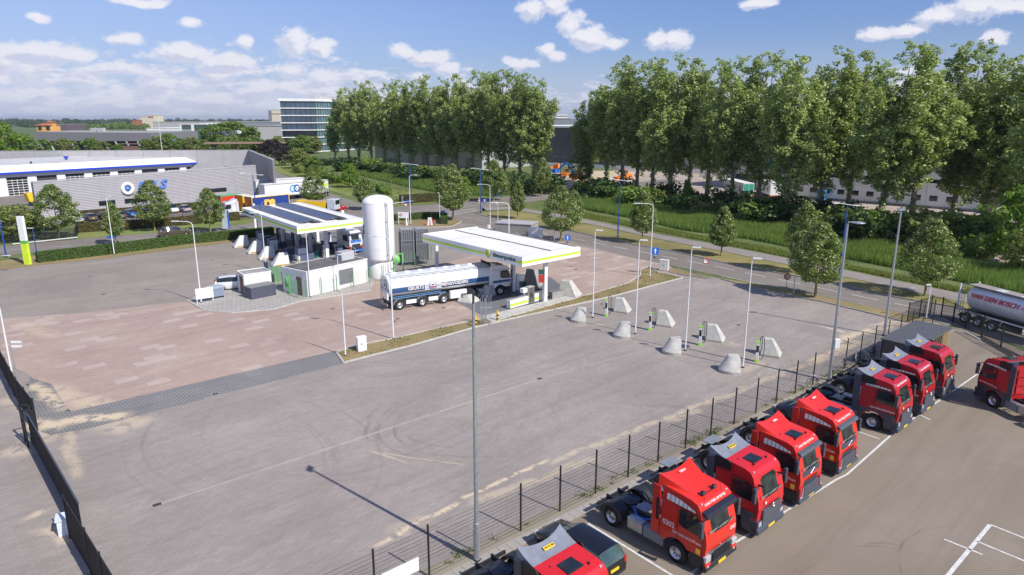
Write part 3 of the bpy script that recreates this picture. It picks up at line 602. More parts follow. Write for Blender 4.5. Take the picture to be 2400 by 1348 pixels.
LT = [(139, 560, 432, 'large round tree in front of the left half of the grey ribbed wall', 2, 1.05), (272, 574, 473, 'small irregular street tree left of the dark car on the road', 1, .75), (363, 541, 422, 'tree standing in front of the blue wall letters', 0, 1.0), (494, 545, 441, 'tree between the ribbed wall and the red trailer', 0, .95),
      (738, 488, 401, 'tree partly hiding the trailer with two blue rings', 0, 1.05), (858, 492, 415, 'tree behind the top of the white storage tank', 1, 1.2), (1062, 517, 385, 'tall tree on the corner island by the red striped marker', 0, .85), (1157, 473, 373, 'tree behind the blue lamp post at the junction', 1, .95), (1213, 513, 425, 'slim young tree on the grass triangle', 3, .85),
      (1314, 566, 435, 'broad tree at the road edge behind the white canopy corner', 2, .95), (1345, 541, 445, 'smaller tree directly behind the broad road edge tree', 1, .8), (1505, 570, 445, 'small tree beside the path left of the middle of the reed ditch', 1, .85), (1690, 600, 484, 'slim tree between cycle path and road, alone in the right verge', 3, 1.05),
      (1910, 697, 520, 'dark dense tree at the corner of the grey yard with a yellow stem', 0, 1.0), (1877, 640, 472, 'tree just behind the dense yard corner tree', 1, .8), (2167, 693, 512, 'tree on the verge right of the two tall yard masts', 2, .92), (1360, 441, 343, 'tree in front of the orange loaders', 0, .9), (1270, 461, 369, 'dark tree left of the building site', 1, .8), (1175, 470, 395, 'low tree behind the blue route sign', 1, .9), (1040, 470, 388, 'pale tree behind the corner island tree', 1, .95)]
for i, a in enumerate(LT): linden(a[0], a[1], a[2], a[3], a[4], a[5], rz=i * 1.3)

def broad_variant(i, mm, n=70, size=.2, per=120):
    rs = random.Random(70 + i); C = []; Rr = []
    for k in range(n):
        z = rs.uniform(1.2, 6.6); t = (z - 1.2) / 5.4; env = 2.9 * math.sin(math.pi * min(.98, t * .8 + .16)) ** .6; a = rs.uniform(0, 6.28); rr = env * rs.uniform(.2, 1) ** .5
        C.append((math.cos(a) * rr, math.sin(a) * rr, z)); Rr.append(rs.uniform(.5, .9))
    return trunk(5.5, .16, 0, i, 6, .25, 1.1, 1.0).mesh('tree_trunk', barkm), clumps('tree_crown', C, Rr, per, size, mm, seed=50 + i, up=.55, flat=.75)
BR = {'green': [broad_variant(0, broadm), broad_variant(1, broadm)], 'lime': [broad_variant(2, limem)], 'dark': [broad_variant(3, darkl)], 'copper': [broad_variant(4, copper)], 'olive': [broad_variant(5, yelm)]}
def broad(px, pb, pt, label, kind='green', wide=1.0, group=None, v=0, name='broadleaf_tree'):
    g_ = G(px, pb); s = HT(px, pb, pt) / 7.1; t = thing(name, label, 'tree', (g_.x, g_.y, -.1), px * .7, group); t.scale = (s * wide, s * wide, s); w_ = BR[kind][v % len(BR[kind])]
    ob('trunk', w_[0], t); ob('crown', w_[1], t)
for a in [(45, 565, 478, 'low spreading olive tree behind the green and white pylon', 'olive', 1.4), (10, 398, 283, 'large yellow green tree at the left edge of the picture', 'lime', 1.1), (820, 440, 382, 'bright green tree on the grass bank behind the storage tank', 'lime', 1.0),
          (640, 375, 325, 'dark copper leaved tree left of the office tower', 'copper', 1.5), (668, 388, 340, 'second dark copper leaved tree right of the grey screen wall', 'copper', 1.2), (735, 415, 365, 'rounded green tree between screen wall and ditch', 'green', 1.2), (700, 395, 345, 'olive tree below the office tower', 'olive', 1.3),
          (1085, 465, 413, 'bright green small tree behind the corner island', 'lime', 1.0), (1300, 446, 410, 'bright green young tree left of the building site', 'lime', .9), (2375, 620, 430, 'leafy green tree at the right edge by the loading ramp', 'lime', .8), (2395, 640, 535, 'grey green willow bush at the right edge', 'olive', 1.1),
          (1608, 480, 420, 'thin bright tree between two poplar stems', 'lime', .5), (545, 352, 284, 'big dark green tree in front of the flat white halls', 'green', 2.1), (505, 350, 290, 'left one of the two big green trees before the white halls', 'green', 1.3), (330, 345, 308, 'tree at the right end of the dark showroom', 'green', 1.2)]: broad(*a)
for i, (x, y, t_) in enumerate([(20, 358, 318), (62, 356, 312), (105, 360, 325), (150, 358, 323), (172, 356, 328), (215, 360, 320), (245, 358, 330), (278, 360, 335), (345, 358, 325), (372, 358, 318), (398, 356, 312), (425, 358, 322), (452, 358, 320), (480, 356, 326), (520, 358, 322), (546, 356, 318), (580, 358, 322), (606, 358, 318), (655, 358, 318), (690, 360, 320), (712, 362, 316), (735, 360, 318), (590, 345, 300)]):
    broad(x, y, t_, ords[i % 20] + (' round tree from the left' if i < 20 else ' round tree from the right') + ' in the street row behind the grey screen wall', 'green' if i % 3 else 'olive', 1.25, 'street trees behind the screen wall', i)

# shrubs under the poplars and on the bank
SH = []
for i, mm in enumerate((darkl, darkl, broadm, yelm)):
    rs = random.Random(i + 9); C = [(rs.uniform(-1.3, 1.3), rs.uniform(-1.3, 1.3), rs.uniform(.3, 1.7)) for _ in range(26)]; SH.append(clumps('shrub', C, [rs.uniform(.4, .75) for _ in C], 150, .15, mm, seed=60 + i, up=.5, flat=.8))
def shrub(px, py, h, k, label, group='shrubs', wide=1.0):
    g_ = G(px, py); o = ob('shrub', SH[k], None, (g_.x, g_.y, -.1), px); s = h / 2.1; o.scale = (s * wide, s * wide, s); return tag(o, label, 'shrub', group)
rs_ = random.Random(21)
for i in range(34):
    x = 1390 + i * 29.5; y = np.interp(x, [1380, 1500, 1600, 1720, 1838, 1920, 2060, 2230, 2380], [462, 478, 488, 503, 528, 538, 560, 572, 590]) + rs_.uniform(-8, 8)
    shrub(x, y, rs_.uniform(3.2, 6.2) if not 1600 < x < 1700 else rs_.uniform(2.4, 3.6), (0, 1, 0, 2, 3)[i % 5], 'shrub under the right poplar row, %s counting from the left end' % (ords[i] if i < 20 else ords[33 - i] + ' from its right end, not'), 'shrubs under the right poplar row', 1.3) if i < 20 else shrub(x, y, rs_.uniform(3.2, 6.0), (0, 1, 3, 2)[i % 4], ords[33 - i] + ' shrub from the right end under the right poplar row', 'shrubs under the right poplar row', 1.3)
for i in range(20):
    x = 1400 + i * 50 + rs_.uniform(-12, 12); y = np.interp(x, [1380, 1500, 1600, 1720, 1838, 1920, 2060, 2230, 2380], [452, 466, 476, 490, 512, 520, 540, 552, 570])
    if not 1690 < x < 1830: shrub(x, y, rs_.uniform(3, 5.2), (1, 0, 1)[i % 3], ords[i] + ' tall dark bush from the left between the trunks of the right poplar row', 'tall bushes between the right poplar trunks', .85)
for i in range(19):
    x = 770 + i * 29; y = np.interp(x, [770, 1000, 1290], [388, 420, 448]) + rs_.uniform(-5, 5)
    shrub(x, y, rs_.uniform(3, 5.5), (0, 1, 0, 1, 2)[i % 5], ords[i] + ' shrub from the left under the left poplar row', 'shrubs under the left poplar row', 1.5)
for i, (x, y, h, k) in enumerate([(850, 447, 2.2, 3), (875, 452, 2.4, 2), (899, 452, 2.8, 2), (905, 456, 2.0, 2), (780, 430, 4, 2), (745, 418, 3.6, 2), (700, 405, 3.6, 3), (715, 396, 4, 2), (1455, 476, 4, 2), (2165, 560, 3.2, 2), (2275, 610, 3.2, 2), (2195, 590, 2.8, 3), (1240, 455, 4.5, 1), (1205, 450, 5, 0)]):
    shrub(x, y, h, k, ['olive bush behind the service gate', 'trimmed round bush right of the olive bush', 'largest trimmed round bush on the lawn', 'front trimmed round bush', 'green bush at the ditch end', 'bush left of the bright tree', 'olive bush near the white trailer end', 'bush behind the white trailer', 'bush by the blue lamp right of the site', 'green bush below the ramp', 'bright bush left of the ramp road', 'olive bush left of the ramp', 'dark bush left of the site tree', 'dark bush behind the junction tree'][i], 'loose bushes')

# hedges (a mass of leaves over a dense core)
def hedge(px, wd, h, m, label, n=170, seed=1, size=.07):
    pts = [G(*p) for p in px]; b = MB(); rs = np.random.RandomState(seed); C = []; N = []
    for a, c in zip(pts, pts[1:]):
        d = (c - a).normalized(); nn_ = Vector((-d.y, d.x, 0)); L_ = (c - a).length
        q = [a - nn_ * (wd / 2 - .08), c - nn_ * (wd / 2 - .08), c + nn_ * (wd / 2 - .08), a + nn_ * (wd / 2 - .08)]; b.plan([(p.x, p.y) for p in q], 0, h - .08)
        k = int(L_ * (wd + 2 * h) * n); s_ = rs.uniform(0, L_, k); u = rs.uniform(-h, wd + h, k)
        off = np.where(u < 0, -wd / 2, np.where(u > wd, wd / 2, u - wd / 2)); z = np.where(u < 0, h + u, np.where(u > wd, h - (u - wd), h)) + rs.normal(size=k) * .03
        nv = np.stack([np.where(u < 0, -1, np.where(u > wd, 1, 0)), np.where((u >= 0) & (u <= wd), 1, .15)], 1); off = off + rs.normal(size=k) * .05
        C.append(np.array(a)[None] + np.outer(s_, np.array(d)) + np.outer(off, np.array(nn_)) + np.outer(z, [0, 0, 1])); N.append(np.outer(nv[:, 0], np.array(nn_)) + np.outer(nv[:, 1], [0, 0, 1]) + rs.normal(size=(k, 3)) * .55)
    C = np.concatenate(C); N = np.concatenate(N); t = thing('hedge', label, 'hedge', (0, 0, 0))
    b.build('hedge_core', mat('hedge_wood', (.03, .04, .012), .9), t); tag(ob('hedge_foliage', leaf_mesh('hedge_foliage', C, N, size * rs.uniform(.7, 1.3, len(C)), [m], rs.rand(len(C))), t), kind='stuff')
hedge([(88, 615), (250, 596), (262, 594)], 1.6, 1.35, hedgel, 'left part of the clipped green hedge beside the forecourt', 170, 1, .075)
hedge([(265, 594), (430, 572), (640, 551)], 1.6, 1.35, hedgel, 'long right part of the clipped green hedge running to the fuel canopy', 150, 2, .075)
hedge([(925, 518), (1000, 512), (1040, 513), (1040, 526)], 1.3, 1.2, hedgel, 'short clipped hedge on the corner island by the junction', 130, 3, .08)
hedge([(180, 545), (300, 537), (420, 528), (560, 515)], 1.3, 1.5, hedgeo, 'brownish beech hedge behind the railings along the left road', 110, 4, .09)
hedge([(190, 511), (340, 500), (470, 489)], 1.3, 1.4, hedgeo, 'brownish beech hedge between the parked cars and the ribbed wall', 80, 5, .1)
hedge([(940, 477), (985, 474), (1025, 472)], 2.2, 1.9, hedgeo, 'brown hedge beside the open service gate', 70, 6, .1)
hedge([(745, 492), (790, 489)], 1.5, 1.4, hedgeo, 'short brown hedge in front of the yellow tipper', 80, 7, .1)
hedge([(1352, 438), (1410, 432)], 2.5, 1.2, hedgel, 'low green hedge at the front of the building site', 60, 8, .1)
hedge([(0, 560), (90, 548)], 1.6, 1.0, hedgel, 'low green hedge at the left edge behind the railings', 80, 9, .09)

# far woods on the skyline: masses nobody could count
def wood(name, x0, x1, py, hts, depth, n, size, m, seed, label):
    rs = np.random.RandomState(seed); C = []; Rr = []
    for i in range(n):
        px = rs.uniform(x0, x1); g_ = G(px, py - rs.uniform(0, 1)); s = 1 + rs.uniform(0, depth); h = hts * rs.uniform(.55, 1.1) * (.8 + .2 * math.sin(px * .05)); r = size * rs.uniform(3, 6)
        C.append((g_.x * s, g_.y * s, max(r * .4, h - r))); Rr.append(r)
        C.append((g_.x * s, g_.y * s, h * .4)); Rr.append(r)
    o = ob(name, clumps(name, C, Rr, 9 / size ** 2 * .5, size, m, seed=seed, up=.6, flat=1.0)); return tag(o, label, 'forest', kind='stuff')
fb = leafmat('far_leaf', (.04, .075, .035), (.06, .10, .045), (.09, .14, .06), .1)
wood('forest', -500, 820, 292, 21, .5, 420, 2.2, fb, 71, 'dark forest band along the horizon on the left')
wood('forest', 820, 1500, 289, 21, .5, 220, 2.4, fb, 72, 'far forest seen between the poplar rows')
wood('forest', 1500, 3000, 290, 20, .5, 300, 2.4, fb, 73, 'far forest behind the right poplar row')
wood('forest', -400, 160, 300, 17, .2, 200, 1.5, fb, 74, 'nearer dark wood at the far left behind the orange villa')
wood('forest', 190, 345, 304, 12, .15, 80, 1.3, broadm, 75, 'green grove behind the dark showroom roof')
wood('forest', 330, 420, 300, 9, .15, 36, 1.2, broadm, 76, 'small grove left of the beige mill')
# ======================= BUILDINGS =======================
TXT = {}
def text(s, width, height, m, parent, loc, right, up, shear=0, bold=.02, name='lettering', depth=.012):
    """lettering fitted to width x height, centred at loc; right and up are unit vectors in the parent's frame"""
    key = (s, round(width, 2), round(height, 2), shear, m.name)
    if key not in TXT:
        cu = bpy.data.curves.new('t', 'FONT'); cu.body = s; cu.size = 1; cu.extrude = .01; cu.offset = bold; cu.resolution_u = 2; cu.shear = shear; cu.align_x = 'CENTER'
        o = bpy.data.objects.new('t', cu); COL.objects.link(o); dg = bpy.context.evaluated_depsgraph_get(); dg.update()
        me = bpy.data.meshes.new_from_object(o.evaluated_get(dg)); bpy.data.objects.remove(o); bpy.data.curves.remove(cu)
        v = np.empty(len(me.vertices) * 3, dtype=np.float32); me.vertices.foreach_get('co', v); v = v.reshape(-1, 3)
        lo, hi = v.min(0), v.max(0); v -= (lo + hi) / 2; v[:, 0] *= width / (hi[0] - lo[0]); v[:, 1] *= height / (hi[1] - lo[1]); v[:, 2] *= depth / .02; me.vertices.foreach_set('co', v.reshape(-1)); me.materials.clear(); me.materials.append(m); me.update(); me.name = 'lettering'; TXT[key] = me
    o = bpy.data.objects.new(name, TXT[key]); COL.objects.link(o); r = Vector(right).normalized(); u = Vector(up).normalized(); n = r.cross(u)
    M = Matrix((r, u, n)).transposed().to_4x4(); M.translation = Vector(loc); o.matrix_local = M
    if parent: o.parent = parent; o.matrix_local = M
    return o
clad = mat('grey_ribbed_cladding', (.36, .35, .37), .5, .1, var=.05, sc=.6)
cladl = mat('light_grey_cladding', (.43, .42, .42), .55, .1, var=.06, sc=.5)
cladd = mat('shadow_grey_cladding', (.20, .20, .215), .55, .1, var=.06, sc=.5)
roofw = mat('white_roof_sheet', (.74, .73, .71), .6, var=.08, sc=.4, dirt=.15)
roofg = mat('grey_roof_felt', (.30, .29, .28), .9, var=.2, sc=.8, dirt=.2)
navy = mat('navy_blue_trim', (.02, .06, .50), .35, var=.03)
beigew = mat('beige_wall', (.62, .55, .42), .8, var=.08); whitew = mat('white_wall', (.70, .70, .69), .7, var=.06, sc=.4, dirt=.12)
def bld(name, label, cat, P0, P1): t = thing(name, label, cat, (P0.x, P0.y, 0), ang(P0, P1)); return t, (P1 - P0).length
def ribbed(L, h0, h1, pitch=.32, dep=.05, m=0):
    b = MB(); n = int(max(h0, h1) / pitch)
    for i in range(n):
        za0, zb0 = h0 * i / n, h0 * (i + 1) / n; za1, zb1 = h1 * i / n, h1 * (i + 1) / n
        b.add([(0, 0, za0), (L, 0, za1), (L, -dep, za1 + (zb1 - za1) * .75), (0, -dep, za0 + (zb0 - za0) * .75), (0, 0, zb0), (L, 0, zb1)], [(0, 1, 2, 3), (3, 2, 5, 4)], m)
    return b
# ribbed wedge building with the blue letters
P0, P1 = G(90, 512), G(606, 462); t, L = bld('service_building', 'low grey building with horizontally ribbed wall and blue wall letters behind the parked cars', 'building', P0, P1)
n = 8
for i in range(n):
    h0 = 7.0 + .75 * i / n; h1 = 7.0 + .75 * (i + 1) / n; o = ribbed(L / n - .06, h0 - .05, h1 - .05).build('wall_panel', clad, t, (i * L / n + .03, 0, 0))
MB().box(.05, L - .05, .02, 1.2, 0, 6.9).build('wall', clad, t); MB().add([(0, -.1, 7.0), (L, -.1, 7.75), (L, 1.3, 7.75), (0, 1.3, 7.0), (0, -.1, 7.12), (L, -.1, 7.87), (L, 1.3, 7.87), (0, 1.3, 7.12)], [(0, 3, 2, 1), (4, 5, 6, 7), (0, 1, 5, 4), (1, 2, 6, 5), (2, 3, 7, 6), (3, 0, 4, 7)]).build('wall_cap', cladl, t)
MB().box(14, L - 1, 1.3, 11, 6.3, 6.55).build('roof', roofw, t); MB().box(14, L - 1, 10.8, 11, 0, 6.3).build('rear_wall', whitew, t)
for (x0, x1, z0, z1) in ((11.2, 14.4, 1.35, 2.3), (16.3, 21.0, 1.35, 2.3), (33.8, 39.5, 2.1, 3.0)):
    f = MB().box(x0, x1, -.09, .02, z0, z1).build('window', blackm, t); MB().box(x0 + .08, (x0 + x1) / 2 - .04, -.1, -.088, z0 + .08, z1 - .08).build('pane', glassd, f); MB().box((x0 + x1) / 2 + .04, x1 - .08, -.1, -.088, z0 + .08, z1 - .08).build('pane', glassd, f)
ltr = mat('blue_letters', (.10, .22, .62), .4, var=.03)
def wallx(px, z=4.8):
    lo, hi = 0.0, 1.0
    for _ in range(40):
        m_ = (lo + hi) / 2; q = P0.lerp(P1, m_); d_ = q.y * math.cos(PITCH) - (z - CAMH) * math.sin(PITCH)
        if 1200 + 1600 * q.x / d_ < px: lo = m_
        else: hi = m_
    return lo * L
for ch_, px_, z_ in (('E', 331, 4.75), ('B', 357, 4.85), ('S', 383, 4.95)): text(ch_, (wallx(px_ + 10) - wallx(px_ - 10)), 2.0, ltr, t, (wallx(px_), -.22, z_), (1, 0, .018), (0, 0, 1), .3, .03, depth=.25)
rx_ = wallx(298); MB().at(rx_, -.1, 4.5, 0, 0, math.pi / 2).lathe([(.70, 0), (.70, .28), (1.35, .28), (1.35, 0)], 28).build('emblem_ring', whitegloss, t); MB().at(rx_, -.1, 4.5, 0, 0, math.pi / 2).lathe([(0, .3), (.45, .3), (.45, 0)], 20).build('emblem_disc', ltr, t)
# workshop with white roof band and blue stripe
P0, P1 = G(-160, 474), G(520, 420.6); t, L = bld('workshop', 'long white workshop with blue stripe and glazed overhead doors behind the ribbed wall', 'building', P0, P1)
MB().box(0, L, 0, 26, 4.6, 5.7).build('wall', whitew, t); MB().side([(1.6, 7.35), (28, 7.9), (28, 7.5), (1.6, 7.0)], 0, L).build('roof', mat('pale_roof_sheet', (.52, .51, .50), .6, var=.08, sc=.3, dirt=.15), t, rz=math.pi / 2, loc=(L, 0, 0))
MB().side([(-1.0, 5.95), (-.95, 6.05), (1.6, 7.5), (1.6, 5.9)], 0, L).build('fascia', whitegloss, t, rz=math.pi / 2, loc=(L, 0, 0)); MB().box(2, L - .3, -1.06, -.4, 5.45, 5.95).build('blue_stripe', navy, t); MB().box(0, L, .5, 25.5, 0, 4.6).build('interior', mat('dark_interior', (.06, .06, .065), .9), t)
nb = 11; W_ = L / nb
dme = {}
dframe = MB(); dpane = MB(); dw = W_ * .68
for r_ in range(7):
    dframe.box(0, dw, -.04, .04, r_ * .62, r_ * .62 + .1); 
    for c_ in range(4): dpane.box(c_ * dw / 4 + .12, (c_ + 1) * dw / 4 - .02, -.02, .0, r_ * .62 + .12, (r_ + 1) * .62 - .02) if r_ < 6 else None
for c_ in range(5): dframe.box(c_ * dw / 4 - .05 if c_ else 0, c_ * dw / 4 + .05, -.038, .038, 0, 4.0)
dfm, dpm = dframe.mesh('door_frame', whitew), dpane.mesh('door_panes', glassd)
for i in range(nb):
    MB().box(i * W_, i * W_ + W_ * .30, 0, .4, 0, 4.6).build('pier', whitew, t)
    if i % 4 != 3: d_ = ob('overhead_door', dfm, t, (i * W_ + W_ * .31, .15, 0)); ob('pane', dpm, d_)
text('VOLVO', 2.6, .28, whitew, t, (L - 2.5, -1.09, 5.68), (1, 0, 0), (0, 0, 1), 0, .02)
for x_ in (20, 29, 38, 47, 55, 64): MB().cb(x_, 1.9, 7.55, .8, .5, .16).build('roof_vent', cladl, t)
MB().at(36, 14, 7.55).lathe([(0, 1.1), (.6, 1.1), (.6, .6), (.3, .5), (.3, 0)], 12).build('roof_fan', navy, t); MB().at(24, 6, 7.4).lathe([(0, .6), (.25, .6), (.25, 0)], 8).build('flue', blackm, t); MB().at(61, 12, 7).lathe([(0, .7), (.2, .7), (.2, 0)], 8).build('flue', blackm, t); MB().at(66, 9, 7).lathe([(0, .8), (.35, .8), (.35, 0)], 8).build('flue', blackm, t)
# tall grey screen wall behind it
pts = [G(-300, 432), G(590, 424.4), G(648, 470)]
for i, (a, c, m_, lab, hh) in enumerate(((pts[0], pts[1], cladl, 'long light grey screen wall standing behind the white workshop roof', (9.5, 9.5)), (pts[1], pts[2], cladd, 'dark return of the grey screen wall ending beside the copper tree', (9.5, 9.0)))):  # return panels: darker copy of the cladding, shade put into the colour
    t, L = bld('screen_wall', lab, 'wall', a, c); n = 14 if i == 0 else 5
    for k in range(n):
        if i == 0 and k == 13:
            continue
        MB().box(k * L / n + .04, (k + 1) * L / n - .04, -.2, .25, 0, hh[0]).build('wall_panel', m_, t)
    if i == 0: MB().box(13 * L / 14, L, -.2, .25, 4.6, 9.5).build('wall_panel', m_, t)
    MB().box(0, L, -.25, .3, hh[0], hh[0] + .12).build('wall_cap', cladl, t)
# showroom
P0, P1 = G(90, 352), G(357, 353); t, L = bld('showroom', 'dark grey flat showroom with leaning white columns and glass front', 'building', P0, P1)
MB().add([(0, 0, 5.6), (L, 0, 5.6), (L, 55, 5.6), (-16, 55, 5.6), (0, 0, 11), (L, 0, 10.6), (L, 55, 10.8), (-16, 55, 11)], [(0, 1, 5, 4), (1, 2, 6, 5), (3, 0, 4, 7), (2, 3, 7, 6), (0, 3, 2, 1)]).build('wall', mat('showroom_cladding', (.19, .19, .20), .5, var=.04), t)
MB().poly([(0, .3, 10.9), (L, .3, 10.5), (L, 55, 10.7), (-16, 55, 10.9)]).build('roof', roofg, t); MB().box(1, L - 1, 2, 3, 0, 5.6).build('glass_front', glassd, t); MB().box(0, .3, 0, 50, 0, 5.6).build('side_wall', mat('pale_blue_wall', (.35, .40, .48), .5), t)
for k in range(11): MB().add([(k * L / 10.3 + .0, 0, 5.6), (k * L / 10.3 + .9, 0, 5.6), (k * L / 10.3 + 2.0, 1.5, 0), (k * L / 10.3 + 1.1, 1.5, 0), (k * L / 10.3, .5, 5.6), (k * L / 10.3 + .9, .5, 5.6), (k * L / 10.3 + 2.0, 2, 0), (k * L / 10.3 + 1.1, 2, 0)], [(3, 2, 1, 0), (4, 5, 6, 7), (0, 4, 7, 3), (1, 2, 6, 5)]).build('column', whitew, t)
for x_, w_ in ((24, 3), (29, 4)): MB().cb(x_, 20, 12, w_, 3, 2.4).build('roof_unit', cladl, t)
MB().box(58, L + 14, -9, -2, 0, 3).box(58, L + 14, -9, -2, 4, 4.4).build('annex', mat('brown_brick', (.18, .11, .09), .85), t)
# office tower
P0, P1, P2 = G(665, 358), G(746, 357), G(870, 350)
t, L = bld('office_tower', 'tall glass office block with white floor bands behind the left poplars', 'building', P0, P1); H_ = 29
d2 = 46; a2 = R(48)
fx = lambda s: (L + math.cos(a2) * s, math.sin(a2) * s)
tealg = mat('teal_glass', (.10, .17, .18), .08, var=.3, sc=.15, spec=.9); bluegl = mat('blue_glass', (.045, .075, .11), .05, var=.35, sc=.1, spec=.9)
for f_ in range(7):
    z = f_ * 4.05 + .35
    b = MB()
    for k in range(7): b.box(k * L / 7 + .12, (k + 1) * L / 7 - .12, .05, .2, z + .4, z + 3.9)
    b.build('window_band', bluegl if f_ > 2 else glassd, t)
    b = MB()
    for k in range(22):
        x0, y0 = fx(k * d2 / 22 + .25); x1, y1 = fx((k + 1) * d2 / 22 - .25); b.add([(x0, y0, z + .4), (x1, y1, z + .4), (x1, y1, z + 3.7), (x0, y0, z + 3.7)], [(0, 1, 2, 3)])
    b.build('window_band', tealg, t)
    x1, y1 = fx(d2); MB().plan([(-.6, -.6), (L + .4, -.6), (x1 + .5, y1 - .4), (x1 - 30, y1 + 20), (-.6, 30)], z - .15, z + .35).build('floor_band', whitew, t)
x1, y1 = fx(d2); MB().plan([(.3, .5), (L - .3, .5), (x1 - .6, y1), (x1 - 30, y1 + 19), (.3, 29)], 0, 28.6).build('core_wall', mat('office_interior', (.30, .33, .34), .6), t)
MB().plan([(-.8, -.8), (L + .5, -.8), (x1 + .6, y1 - .5), (x1 - 30, y1 + 20), (-.8, 30)], 28.6, 30).build('parapet', whitew, t)
for (x_, y_, sx_, sz_) in ((26, 12, 9, 1.6), (40, 24, 12, 2.4), (22, 20, 5, 3.0)): MB().box(x_ - sx_ / 2, x_ + sx_ / 2, y_ - 3, y_ + 3, 30, 30 + sz_).build('roof_plant', cladl, t)
MB().box(-40, 20, -14, -2, 5.6, 6.3).build('canopy_roof', mat('canopy_brown', (.25, .16, .12), .7), t)
for x_ in (-36, -24, -12, 0, 12): MB().tube((x_, -12, 0), (x_, -12, 5.6), .35).build('canopy_column', blackm, t)
# assorted far buildings
def simple(name, label, px0, px1, pb, tops, depth, m, roof=None, cat='building', bands=None, zb=0):
    P0, P1 = G(px0, pb), G(px1, pb); t, L = bld(name, label, cat, P0, P1); h = HT((px0 + px1) / 2, pb, tops); MB().box(0, L, 0, depth, zb, h).build('wall', m, t); MB().box(-.4, L + .4, -.4, depth + .4, h, h + .5).build('roof', roof or roofg, t)
    for (x0, x1, z0, z1, mm, nm) in bands or []: MB().box(x0 * L, x1 * L, -.25, 0.02, z0 * h, z1 * h).build(nm, mm, t)
    return t, L, h
simple('mill_tower', 'beige stepped mill tower on the skyline', 348, 364, 300, 271, 40, beigew, beigew, bands=[(.1, .9, .82, .93, mat('red_brown_band', (.3, .08, .05), .7), 'sign_band')])
simple('mill_annex', 'lower beige block left of the mill tower', 331, 348, 300, 274, 40, beigew, beigew)
simple('warehouse', 'long grey shed right of the mill tower on the skyline', 360, 480, 303, 286, 120, cladl, roofg)
simple('warehouse', 'very wide pale hall in front of the mill', 345, 560, 316, 301, 80, whitew, roofw)
simple('warehouse', 'pale flat hall behind the big green trees', 470, 700, 311, 290, 150, whitew, roofw)
simple('tilted_glass_office', 'small glass office with slanting white frame left of the big green trees', 425, 458, 328, 292, 40, glassg, whitew, bands=[(0, .12, 0, 1, whitew, 'frame'), (.8, 1.0, 0, 1, whitew, 'frame'), (.1, .8, .3, .34, whitew, 'frame'), (.1, .8, .62, .66, whitew, 'frame')])
simple('glass_office_wing', 'blue grey office wing right of the slanting white frame', 459, 500, 326, 293, 60, mat('blue_grey_facade', (.16, .19, .25), .3, var=.3, sc=.2), roofw)
simple('beige_office', 'cream block with dark red line left of the office tower', 632, 668, 300, 259, 90, beigew, beigew, bands=[(.2, 1, .78, .82, mat('dark_red_band', (.22, .04, .03), .7), 'trim_band'), (0, .2, 0, 1, cladd, 'side_wall')])
simple('grey_hall', 'pale grey hall left of the office tower base', 595, 672, 330, 296, 90, cladl, roofg)
t, L, h = simple('parking_deck', 'steel parking deck roof left of the office tower', 545, 668, 312, 286, 60, mat('deck_shade', (.22, .23, .25), .7), cladl)  # dark box colour stands in for the shade under the deck roof
simple('red_brick_house', 'red roofed farm house on the far left horizon', 312, 322, 303, 282, 20, mat('brick_red', (.35, .12, .08), .8), mat('red_tiles', (.45, .10, .06), .8))
simple('far_clinic', 'white tiered building on the skyline between the poplar rows', 1302, 1330, 292, 268, 80, whitew, whitew, bands=[(0, 1, .2, .3, glassd, 'window_band'), (0, 1, .5, .6, glassd, 'window_band'), (0, 1, .78, .86, glassd, 'window_band')])
simple('far_hall', 'grey roofed shed below the far clinic', 1270, 1350, 303, 280, 90, mat('slate_roof', (.20, .22, .25), .6), roofg)
simple('sports_hall', 'low brown hall behind the villa', 125, 157, 305, 292, 60, mat('plum_wall', (.13, .09, .11), .7), roofg)
# villa
tiles = mat('terracotta_tiles', (.42, .13, .06), .8); t, L = bld('villa', 'orange plastered villa with terracotta hip roofs', 'house', G(87, 308), G(121, 308)); ochre = mat('ochre_plaster', (.72, .38, .10), .8)
MB().box(0, L, 0, 22, 0, 9).build('wall', ochre, t)
def hip(b, x0, x1, y0, y1, z0, z1): m_ = (y1 - y0) / 2; return b.add([(x0, y0, z0), (x1, y0, z0), (x1, y1, z0), (x0, y1, z0), (x0 + m_ * .8, y0 + m_, z1), (x1 - m_ * .8, y0 + m_, z1)], [(0, 1, 5, 4), (1, 2, 5), (2, 3, 4, 5), (3, 0, 4), (0, 3, 2, 1)])
hip(MB(), -3, L + 1, -2, 24, 9, 12.5).build('roof', tiles, t); MB().box(L - 8, L + 1, 3, 12, 0, 13.5).build('tower_wall', ochre, t); hip(MB(), L - 9.5, L + 2.5, 1.5, 13.5, 13.5, 15.5).build('roof', tiles, t)
for a_, c_ in ((.1, .35), (.65, .9)): MB().box(a_ * L, c_ * L, -.2, .1, 1.5, 8).build('window', glassd, t)
